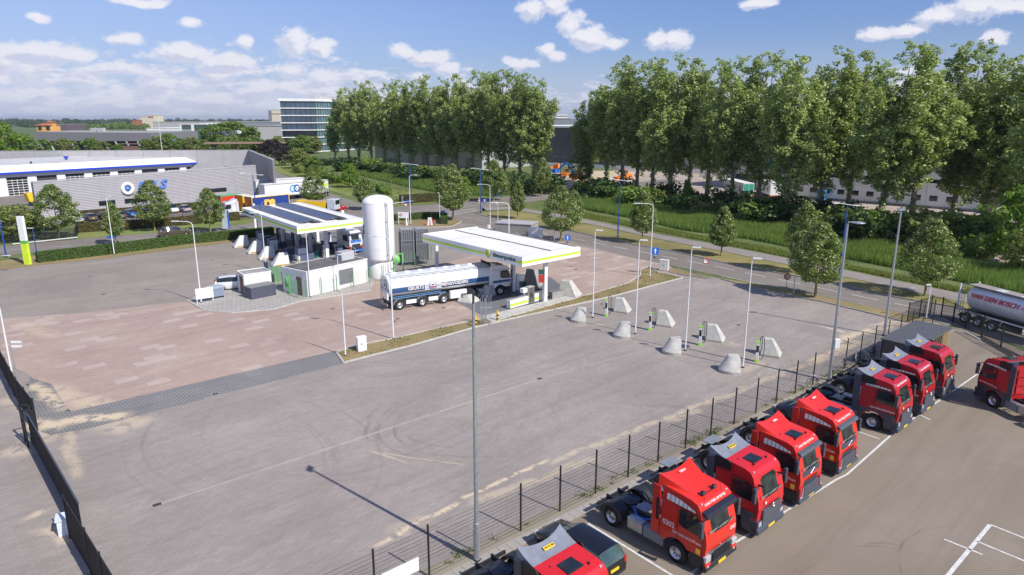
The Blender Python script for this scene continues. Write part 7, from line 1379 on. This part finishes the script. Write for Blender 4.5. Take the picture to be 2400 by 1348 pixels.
for x, b_, tp, l_ in ((1448, 556, 424, 'blue street lamp with twin arms at the cycle path in front of the poplars'), (1127, 500, 398, 'blue street lamp with twin arms at the corner of the grass triangle'), (965, 480, 386, 'blue street lamp behind the corner island'), (1313, 434, 369, 'blue street lamp in front of the excavator'), (1966, 655, 482, 'blue street lamp behind the tall galvanised mast'), (604, 540, 410, 'blue street lamp between the ribbed wall and the blue trailer')):
    mast(x, b_, tp, l_, .10, lampb, two=True, rz=R(15), group='blue twin arm street lamps')
mast(87, 598, 535, 'short blue lamp post at the left verge beside the green white pylon', .08, lampb, head=.8, rz=math.pi, group='short blue lamps'); o, h = mast(15, 603, 512, 'dark blue leaning flag pole at the left edge', .11, lampb, group='short blue lamps')
mast(-30, 640, 607, 'white lamp head reaching in from the left edge', .06, arm=2.5, rz=R(5), group='curved arm lamp posts')
# price pylon
g_ = G(66, 620); h = HT(60, 620, 507); t = thing('price_pylon', 'slim white pylon with lime lower half at the hedge end', 'pylon', (g_.x, g_.y, 0), R(-8)); MB().box(-.42, .42, -.2, .2, h * .5, h).build('upper_panel', whcan, t); MB().box(-.42, .42, -.205, .205, h * .44, h * .5).build('green_band', stripe_g, t); MB().box(-.42, .42, -.2, .2, 0, h * .44).build('lower_panel', mat('pylon_lime', (.60, .80, .05), .4), t)
# signs
def sign(px, pb, pt, label, kind, name='road_sign', cat='road sign', size=.6, m=None, facing=-90):
    g_ = G(px, pb); h = HT(px, pb, pt); t = thing(name, label, cat, (g_.x, g_.y, 0), R(facing + 90)); MB().tube((0, .04, 0), (0, .04, h), .035).build('pole', galv, t)
    if kind == 'round': MB().at(0, 0, h - size / 2, 0, 0, math.pi / 2).lathe([(0, .02), (size / 2 * .78, .02), (size / 2 * .78, .021)], 20).build('plate', mat('sign_back', (.45, .46, .47), .5), t); MB().at(0, 0, h - size / 2, 0, 0, math.pi / 2).lathe([(size / 2 * .78, .022), (size / 2, .022), (size / 2, 0)], 20).build('rim', m or signr, t)
    elif kind == 'arrow':
        MB().box(-size / 2, size / 2, -.03, 0, h - size, h).build('plate', bluem, t); MB().add([(-.06, -.035, h - size * .85), (.06, -.035, h - size * .85), (.06, -.035, h - size * .45), (.16, -.035, h - size * .45), (0, -.035, h - size * .12), (-.16, -.035, h - size * .45), (-.06, -.035, h - size * .45)], [(0, 1, 2, 6), (6, 2, 3, 4, 5)]).build('arrow', whitegloss, t); MB().at(0, 0, h - size - .25, 0, 0, math.pi / 2).lathe([(0, .02), (.22, .02), (.22, 0)], 16).build('lower_plate', mat('sign_back_dark', (.16, .17, .19), .5), t)
    elif kind == 'tri': MB().add([(-size / 2, -.02, h), (size / 2, -.02, h), (0, -.02, h - size * .85)], [(2, 1, 0)]).build('rim', signr, t); MB().add([(-size / 2 * .7, -.03, h - size * .1), (size / 2 * .7, -.03, h - size * .1), (0, -.03, h - size * .68)], [(2, 1, 0)]).build('plate', whitegloss, t)
    return t
sign(1310, 578, 552, 'blue sign with white arrow behind the white canopy', 'arrow', size=.8) if 0 else None
sign(1330, 572, 551, 'blue sign with white arrow at the road behind the canopy corner', 'arrow', size=.85); sign(1177, 544, 520, 'blue sign with white arrow beside the thin white pole', 'arrow', size=.85); sign(1039, 514, 494, 'blue sign with white arrow at the end of the corner hedge', 'arrow', size=.85); sign(1533, 644, 580, 'blue sign with white arrow on the tall pole at the yard entrance', 'arrow', size=.9); sign(1136, 486, 466, 'blue sign beside the blue junction lamp', 'arrow', size=.8)
sign(1653, 643, 603, 'round sign with red rim on the small verge', 'round', size=.85); sign(1842, 682, 640, 'round grey sign left of the thin grey pole', 'round', size=.8); sign(952, 505, 477, 'give way triangle beside the service road', 'tri', size=.9)
g_ = G(1120, 484); t = thing('striped_marker', 'red and white striped marker plate on the blue junction lamp', 'marker', (g_.x + .5, g_.y - 4, 0)); MB().cb(0, 0, 1.8, .35, .05, .9).build('plate', whitegloss, t); MB().cb(0, -.03, 2.0, .35, .02, .2).build('stripe', signr, t); MB().cb(0, -.03, 1.6, .35, .02, .2).build('stripe', signr, t); MB().cb(0, .04, 1.1, .06, .06, 2.2).build('post', galv, t)
g_ = G(1008, 529); t = thing('warning_cone_marker', 'tall white A-shaped marker with red edges on the corner island', 'marker', (g_.x, g_.y, 0)); h = HT(1008, 529, 510)
for s in (-1, 1): MB().add([(s * .55, 0, 0), (s * .15, 0, 0), (s * .02, 0, h), (s * .3, 0, h), (s * .55, .2, 0), (s * .15, .2, 0), (s * .02, .2, h), (s * .3, .2, h)], [(0, 1, 2, 3), (7, 6, 5, 4), (0, 3, 7, 4), (1, 5, 6, 2)]).build('white_leg', whitegloss, t); MB().add([(s * .75, -.02, 0), (s * .55, -.02, 0), (s * .3, -.02, h), (s * .42, -.02, h)], [(0, 1, 2, 3)]).build('red_edge', signr, t)
g_ = G(934, 526); t = thing('info_board', 'white information board on two legs on the corner island', 'sign board', (g_.x, g_.y, 0), R(-8)); MB().box(0, 2.0, -.05, 0, 1.2, 2.3).build('board', whitegloss, t); MB().cb(.05, .03, 1.15, .12, .08, 2.3).build('leg', whitew, t); MB().cb(1.95, .03, 1.15, .12, .08, 2.3).build('leg', whitew, t); MB().at(.5, -.06, 1.8, 0, 0, math.pi / 2).lathe([(.15, .02), (.28, .02)], 16).build('logo', signr, t)
g_ = G(953, 529); t = thing('folded_flag', 'small white folded banner beside the information board', 'banner', (g_.x, g_.y, 0)); MB().lathe([(.22, 0), (.05, 1.8), (0, 1.85)], 8).build('cloth', whitew, t)
g_ = G(1169, 462); t = thing('route_sign', 'blue framed route sign behind the junction', 'road sign', (g_.x, g_.y, 0)); MB().box(-.9, .9, -.06, 0, 1.4, 2.6).build('panel', glassg, t); MB().box(-1, -.9, -.08, .02, 0, 2.7).build('post', bluem, t); MB().box(.9, 1, -.08, .02, 0, 2.7).build('post', bluem, t)
g_ = G(1163, 466); t = thing('round_lane_sign', 'small blue lane sign on a low post at the junction', 'road sign', (g_.x, g_.y, 0)); MB().cb(0, 0, 1.2, .8, .05, 1.1).build('plate', bluem, t); MB().cb(0, .05, .6, .06, .06, 1.2).build('post', galv, t)
g_ = G(594, 537); t = thing('blue_banner_sign', 'upright blue and white panel sign behind the hedge', 'sign', (g_.x - 1, g_.y, 0), R(10)); t.location = tuple(G(531, 540)); MB().box(-.6, .35, -.06, .06, .3, 3.4).build('panel', mat('panel_grey', (.40, .44, .48), .5), t); MB().box(.35, .6, -.08, .08, .2, 3.5).build('blue_edge', bluem, t)
g_ = G(270, 595); t = thing('street_name_sign', 'small blue street name plate on the hedge lamp post', 'sign', (g_.x - .2, g_.y - .15, 0)); MB().box(-.6, .6, -.03, 0, 2.3, 2.6).build('plate', bluem, t)
g_ = G(880, 476); t = thing('gate_intercom', 'dark intercom post with blue box beside the service gate', 'post', tuple(G(944, 478))); MB().cb(0, 0, .9, .5, .5, 1.8).build('post', concd, t); MB().cb(.9, 0, .5, .9, .5, .8).build('box', bluem, t)
# charging posts
chw = mat('charger_white', (.66, .68, .70), .4); chg = mat('charger_green', (.30, .75, .03), .4)
def charger(px, py, label):
    g_ = G(px, py); t = thing('charging_post', label, 'charging post', (g_.x, g_.y, 0), R(-20), 'truck charging posts'); h = 1.75
    MB().box(-.14, .14, -.15, .15, 0, .22).build('green_foot', chg, t, bevel=.02); MB().box(-.12, .12, -.13, .13, .22, h - .12).build('body', chw, t, bevel=.02); MB().box(-.14, .14, -.15, .15, h - .12, h).build('green_cap', chg, t, bevel=.02)
    MB().box(-.10, .10, -.145, -.13, .85, 1.4).build('screen', blackm, t, bevel=.01); MB().box(-.07, .07, -.155, -.145, 1.15, 1.33).build('display', glassd, t)
    b = MB(); b.path([(.12, 0, .9)] + [(.30 + .16 * math.cos(a), .02, 1.85 + .32 * math.sin(a)) for a in np.linspace(math.pi, 0, 9)] + [(.50, .02, 1.3), (.48, .0, .7), (.36, -.05, .28), (.16, -.1, .35)], .026, 6); b.build('cable', blackm, t); MB().tube((.33, 0, .9), (.30, .02, 2.1), .018).build('cable_arm', blackm, t); return t
for i, (x, y) in enumerate(((1421, 741), (1523, 774), (1640, 809), (1773, 848))): charger(x, y, '%s green and white truck charging post with black cable' % ['farthest', 'second farthest', 'third farthest', 'nearest'][i])
# bollards, cabinets
def striped(px, py, label):
    g_ = G(px, py); h = 1.05; t = thing('striped_bollard', label, 'bollard', (g_.x, g_.y, 0), 0, 'yellow black bollards')
    for k in range(6): MB().tube((0, 0, k * h / 6), (0, 0, (k + 1) * h / 6), .11 if k % 2 else .112, n=16).build('yellow_ring' if k % 2 == 0 or k == 5 else 'black_ring', yellowm if k % 2 == 0 or k == 5 else blackm, t)
striped(1115, 766, 'left yellow and black bollard beside the pipe frame'); striped(1166, 753, 'right yellow and black bollard beside the pipe frame')
g_ = G(1139, 762); t = thing('vent_pipes', 'upright galvanised pipe frame between the two striped bollards', 'pipe frame', (g_.x, g_.y, 0), R(12)); b = MB()
for k in range(6): MB().tube((-.5 + k * .2, 0, 0), (-.5 + k * .2, 0, 2.7 + .25 * (k % 2)), .028).build('pipe', galv, t)
MB().path([(-.55, 0, 1.7), (.55, 0, 1.7)], .025).path([(-.55, 0, .7), (.55, 0, .7)], .025).path([(0, .05, 0), (0, .05, 2.6)], .05).build('crossbar', galv, t)
def cabinet(px, py, w_, d_, h, label, rz=0, m=None): g_ = G(px, py); t = thing('utility_cabinet', label, 'cabinet', (g_.x, g_.y, 0), rz); MB().box(-w_ / 2, w_ / 2, -d_ / 2, d_ / 2, .04, h).build('body', m or whitegloss, t, bevel=.02); MB().box(-w_ / 2 - .03, w_ / 2 + .03, -d_ / 2 - .03, d_ / 2 + .03, h, h + .06).build('lid', m or whitegloss, t); MB().box(-w_ / 2 + .03, -.01, -d_ / 2 - .015, -d_ / 2, .1, h - .08).build('door', m or whitegloss, t); MB().box(.01, w_ / 2 - .03, -d_ / 2 - .015, -d_ / 2, .1, h - .08).build('door', m or whitegloss, t); MB().box(-.12, -.05, -d_ / 2 - .03, -d_ / 2 - .015, h * .5, h * .62).build('lock', blackm, t); return t
cabinet(848, 823, .75, .45, 1.25, 'white cabinet on the left tip of the grass island', R(30)); cabinet(1556, 634, 1.1, .7, 1.35, 'white cabinet at the roadside by the yard entrance', R(-25), mat('cabinet_grey', (.62, .62, .60), .5)); cabinet(1146, 541, .5, .3, 1.0, 'small grey cabinet at the foot of the lamp behind the canopy', 0)
g_ = G(153, 1248); t = thing('gate_motor', 'pale blue white gate motor box beside the sliding gate', 'motor box', (g_.x, g_.y, 0), R(120)); MB().box(-.35, .35, -.25, .25, 0, .8).build('housing', mat('motor_box', (.62, .68, .74), .5), t, bevel=.03); MB().box(-.4, .4, -.3, .3, .8, .86).build('lid', mat('motor_box', (.62, .68, .74), .5), t)

# ======================= FENCES =======================
fbk = mat('fence_black', (.015, .016, .018), .5, var=.2)
# mesh fence along the truck yard
A = G(870, 1362); pp = [G(1119, 1297), G(2196, 757)]; u = (pp[1] - pp[0]).normalized(); sp = 2.575
t = thing('mesh_fence', 'long black double wire mesh fence between the yard and the red trucks', 'fence', (pp[0].x, pp[0].y, 0), ang((0, 0), u)); H_ = 2.4
mp_ = MB()
for k in range(13): z = .08 + k * .19; mp_.box(.03, sp - .03, -.004, .004, z, z + .008)
me_h = mp_.mesh('wire_panel', fbk); mv = MB()
for k in range(34): x_ = .03 + k * (sp - .06) / 33; mv.box(x_ - .0013, x_ + .0013, -.0013, .0013, .05, H_ - .02)
mv_ = mv.mesh('wire_grid', fbk); pm2 = MB().cb(0, 0, 1.27, .07, .06, 2.54).mesh('post', fbk); n = int((pp[1] - pp[0]).length / sp)
for k in range(-4, n + 1):
    ob('post', pm2, t, (k * sp, 0, 0))
    if k < n: o = ob('wire_panel', me_h, t, (k * sp, 0, 0)); ob('wire_grid', mv_, o)
t2 = thing('fence_board', 'blank white board hanging on the mesh fence at the bottom of the picture', 'board', tuple(pp[0] - u * 2.56 + Vector((0, 0, 0))), ang((0, 0), u)); t2.location = tuple(pp[0] - u * 5.05); MB().box(.2, 1.95, -.04, -.015, .62, 1.25).build('board', whitegloss, t2)
# bar fences with pickets
def barfence(label, pts, h, gap, pick, m=fbk, every=2.5, name='bar_fence', top=True, spikes=False, rail=.035, minpost=True):
    P_ = [G(*p) if len(p) == 2 else Vector(p) for p in pts]; t = thing(name, label, 'fence', tuple(P_[0])); O = P_[0]
    for a, c in zip(P_, P_[1:]):
        L = (c - a).length; n = max(1, round(L / every)); w_ = L / n; an = ang(a, c); b = MB(); k = int(w_ / gap)
        for i in range(1, k): b.box(i * w_ / k - pick / 2, i * w_ / k + pick / 2, -pick / 2, pick / 2, .08, h - (.0 if spikes else .04))
        b.box(0, w_, -.02, .02, .12, .12 + rail).box(0, w_, -.02, .02, h - .12 if spikes else h - .04, h - .12 + rail if spikes else h)
        me = b.mesh('bar_panel', m); pm = MB().cb(0, 0, h / 2 + .05, .08, .08, h + .1).mesh('post', m)
        for i in range(n): q = a + (c - a) * (i / n) - O; ob('bar_panel', me, t, tuple(q), an); ob('post', pm, t, tuple(q), an)
    q = P_[-1] - O; ob('post', pm, t, tuple(q)); return t
barfence('black bar fence crossing the left side of the picture beyond the gate', [(-120, 755), (0, 862), (48, 955), (88, 1010)], 2.1, .11, .022)
barfence('black bar fence at the bottom left in front of the sliding gate', [(165, 1262), (215, 1348), (290, 1480)], 2.2, .11, .022)
ga, gb = G(75, 1040), G(200, 1275); t = thing('sliding_gate', 'long black sliding gate with blue grey lower beam at the left', 'gate', tuple(ga), ang(ga, gb)); L = (gb - ga).length; b = MB()
MB().box(0, L, -.07, .07, .10, .34).build('bottom_beam', mat('gate_beam', (.045, .055, .09), .35), t, bevel=.01); MB().box(0, L, -.03, .03, 2.05, 2.12).build('top_rail', mat('gate_beam', (.045, .055, .09), .35), t)
bm_ = MB().box(-.012, .012, -.012, .012, .34, 2.05).mesh('bar', fbk)
for k in range(int(L / .11)): ob('bar', bm_, t, (.06 + k * .11, 0, 0))
for x_ in (-.6, .4): MB().box(x_ - .05, x_ + .05, -.28, -.18, 0, 2.35).box(x_ - .05, x_ + .05, .18, .28, 0, 2.35).box(x_ - .05, x_ + .05, -.28, .28, 2.28, 2.35).build('guide_post', fbk, t)
barfence('black spiked bar fence turning round the right corner of the truck yard', [(2126, 756), (2180, 737), (2205, 742), (2262, 770), (2300, 790), (2345, 815), (2400, 842), (2500, 895)], 1.9, .13, .02, spikes=True)
kerb([(2218, 775), (2262, 780), (2296, 797)], .15, .1); 
t = tag(sheet('planting_strip', [(2285, 790), (2300, 788), (2480, 880), (2480, 905)], .03, mat('dark_soil', (.03, .03, .028), .95)), kind='structure')
barfence('black railings in front of the beech hedge along the left road', [(0, 574), (100, 566), (178, 560), (185, 545), (300, 533), (430, 522), (560, 509)], 1.7, .16, .03, every=3, spikes=True)
ga, gb = G(30, 576), G(182, 560); t = thing('yard_gate', 'black barred gate with pale lower beam at the far left', 'gate', tuple(ga), ang(ga, gb)); L = (gb - ga).length; MB().box(0, L, -.06, .06, .2, .35).build('bottom_beam', lamppaint, t)
for k in range(int(L / .18)): MB().box(k * .18, k * .18 + .03, -.015, .015, .35, 1.9).build('bar', fbk, t) if k < 90 else None
ga, gb = G(742, 492), G(803, 488); t = thing('service_gate', 'open black service gate with white beam left of the tank', 'gate', tuple(ga), ang(ga, gb)); L = (gb - ga).length; MB().box(0, L, -.06, .06, .2, .34).build('bottom_beam', lamppaint, t); MB().box(0, L, -.03, .03, 1.85, 1.92).build('top_rail', fbk, t)
for k in range(int(L / .2)): MB().box(k * .2, k * .2 + .03, -.015, .015, .34, 1.85).build('bar', fbk, t)
ga, gb = G(920, 483), G(985, 474); t = thing('service_gate', 'black service gate with white beam right of the tank', 'gate', tuple(ga), ang(ga, gb)); L = (gb - ga).length; MB().box(0, L, -.06, .06, .5, .64).build('bottom_beam', lamppaint, t); MB().box(0, L, -.03, .03, 1.75, 1.82).build('top_rail', fbk, t)
for k in range(int(L / .25)): MB().box(k * .25, k * .25 + .03, -.015, .015, .64, 1.75).build('bar', fbk, t)
barfence('low black railings along the lorry yard behind the poplars', [(1640, 415), (1700, 410)], 1.6, .3, .05, every=3)
# green mesh fence round the gas plant
def meshfence(label, pts, h, m, every=2.5, step=.2, wire=.003):
    P_ = [G(*p) for p in pts]; t = thing('green_fence', label, 'fence', tuple(P_[0])); O = P_[0]; pm = MB().cb(0, 0, h / 2, .07, .07, h).mesh('post', m)
    for a, c in zip(P_, P_[1:]):
        L = (c - a).length; n = max(1, round(L / every)); w_ = L / n; an = ang(a, c); b = MB()
        for i in range(int(h / step)): b.box(0, w_, -wire, wire, .1 + i * step, .1 + i * step + wire * 2)
        for i in range(int(w_ / .2)): b.box(i * .2, i * .2 + .003, -.0015, .0015, .1, h - .05)
        me = b.mesh('wire_panel', m)
        for i in range(n): q = a + (c - a) * (i / n) - O; ob('wire_panel', me, t, tuple(q), an); ob('post', pm, t, tuple(q), an)
    ob('post', pm, t, tuple(P_[-1] - O)); return t
gf = mat('wire_green', (.09, .30, .12), .5)
meshfence('green mesh fence in front of the white pump building', [(698, 699), (718, 698), (790, 684), (866, 664), (900, 655)], 2.0, gf)
meshfence('green mesh fence left of the pump building', [(640, 660), (698, 699)], 2.0, gf); meshfence('green mesh fence behind the feed tanker', [(945, 634), (1000, 618), (1012, 606)], 1.9, gf)
g_ = G(664, 681); h_ = G(680, 690); t = thing('green_gate', 'bright green gate in the mesh fence left of the pump building', 'gate', tuple(g_), ang(g_, h_)); L = (h_ - g_).length
for x_ in (0, L): MB().cb(x_, 0, 1.1, .12, .12, 2.2).build('post', greenf, t)
MB().at(L / 2, 0, 1.2, 0, 0, math.pi / 2).lathe([(0, .02), (.55, .02), (.55, -.02), (0, -.02)], 20).build('disc', greenf, t); MB().box(0, L, -.03, .03, .1, .16).box(0, L, -.03, .03, 2.1, 2.16).build('rail', greenf, t)
g_ = G(640, 655); t = thing('green_deck', 'flat green topped low container left of the pump building', 'container', tuple(g_), R(43)); t.location = tuple(G(648, 662)); MB().box(-.2, 2.6, 0, 4.5, 0, 1.0).build('body', mat('green_deck', (.16, .26, .15), .8), t); MB().box(-.25, -.2, 1.5, 2.6, 1.0, 2.2).build('notice', mat('notice_dark', (.1, .13, .17), .5), t)
g_ = G(925, 640); t = thing('green_gate', 'lime green gate with round disc behind the feed tanker', 'gate', tuple(g_), R(15)); lg_ = mat('gate_lime', (.16, .65, .10), .4)
MB().cb(0, 0, 1.25, .14, .1, 2.5).build('post', lg_, t); MB().cb(1.1, 0, 1.25, .14, .1, 2.5).build('post', lg_, t); MB().box(0, 1.1, -.04, .04, 2.4, 2.5).build('rail', lg_, t); MB().at(.1, -.05, 1.7, 0, 0, math.pi / 2).lathe([(0, .02), (.65, .02), (.65, -.02), (0, -.02)], 22).build('disc', lg_, t); MB().box(-1.8, -.3, -.03, .0, 1.3, 2.2).build('white_panel', whitew, t)

# ======================= PERSON =======================
def person(name_label, px, py, h, cloth, skin_c, pants, rz, arms=0.0, group=None):
    g_ = G(px, py); t = thing('person', name_label, 'person', (g_.x, g_.y, 0), rz, group); k = h / 1.78
    J = [(0, 0, .95), (0, 0, 1.15), (0, 0, 1.38), (0, 0, 1.50), (.01, 0, 1.58), (.02, 0, 1.70), (0, .18, 1.42), (.03, .24, 1.15), (.18 + arms, .22, .98), (0, -.18, 1.42), (.03, -.24, 1.15), (.15, -.22, .95), (0, .10, .88), (.06, .12, .50), (.02, .13, .08), (.14, .14, .03), (0, -.10, .88), (-.04, -.12, .50), (-.10, -.13, .08), (.03, -.14, .03)]
    E_ = [(0, 1), (1, 2), (2, 3), (3, 4), (4, 5), (2, 6), (6, 7), (7, 8), (2, 9), (9, 10), (10, 11), (0, 12), (12, 13), (13, 14), (14, 15), (0, 16), (16, 17), (17, 18), (18, 19)]
    Rd = [.15, .15, .17, .07, .075, .10, .075, .055, .04, .075, .055, .04, .10, .07, .05, .045, .10, .07, .05, .045]
    me = bpy.data.meshes.new('body'); me.from_pydata([tuple(c * k for c in p) for p in J], E_, []); o = ob('body', me, t); me.skin_vertices.new(name='s') if hasattr(me.skin_vertices, 'new') else None
    sk = o.modifiers.new('skin', 'SKIN')
    if not me.skin_vertices:
        bm = bmesh.new(); bm.from_mesh(me); bm.verts.layers.skin.verify(); bm.to_mesh(me); bm.free()
    for i, r_ in enumerate(Rd): d = me.skin_vertices[0].data[i]; d.radius = (r_ * k, r_ * k); d.use_root = (i == 0)
    ss = o.modifiers.new('sub', 'SUBSURF'); ss.levels = 1; ss.render_levels = 2; me.materials.append(cloth)
    MB().at(.03 * k, 0, 1.70 * k).lathe([(0, -.11), (.07, -.09), (.095, 0), (.085, .08), (.04, .12), (0, .125)], 14).build('head', skin_c, t); MB().at(.01 * k, 0, 1.73 * k).lathe([(.099, 0), (.10, .06), (.06, .115), (0, .125)], 14).build('hair', blackm, t)
    for s in (-1, 1): MB().tube((0, s * .10 * k, .95 * k), (s * .05 + .0, s * .12 * k, .5 * k), .115 * k, .085 * k, 10).tube((s * .05, s * .12 * k, .5 * k), (s * .05 - .02, s * .13 * k, .1 * k), .08 * k, .065 * k, 10).build('trouser_leg', pants, t)
    return t
skinc = mat('skin', (.45, .27, .19), .6); person('person in dark clothes standing at the pumps under the solar canopy', 660, 592, 1.8, mat('dark_clothes', (.015, .016, .02), .8), skinc, blackm, R(200)); person('person in orange work clothes between the poplar trunks', 1464, 424, 1.9, orangem, skinc, mat('orange_trousers', (.7, .2, .04), .8), R(-60), .3)
# site fencing bits and sand
sheet('building_site_sand', [(1290, 436), (1350, 436), (1420, 430), (1500, 418), (1520, 405), (1400, 400), (1280, 405)], .0, mat('site_sand', (.50, .40, .28), .95, var=.15, sc=.3))

# thin summer haze in one closed box round camera, ground and everything built
hz = bpy.data.materials.new('haze'); hz.use_nodes = True; t = NT(hz.node_tree); t.n.remove(t.n['Principled BSDF'])
v = t.new('ShaderNodeVolumePrincipled'); v.inputs['Color'].default_value = (.82, .88, 1, 1); v.inputs['Density'].default_value = .00007; v.inputs['Anisotropy'].default_value = .3
t.l.new(v.outputs[0], t.n['Material Output'].inputs['Volume'])
tag(MB().box(-9500, 9500, -70, 12500, -1.2, 52).build('haze', hz), 'thin summer haze over the whole place', 'haze', kind='stuff')
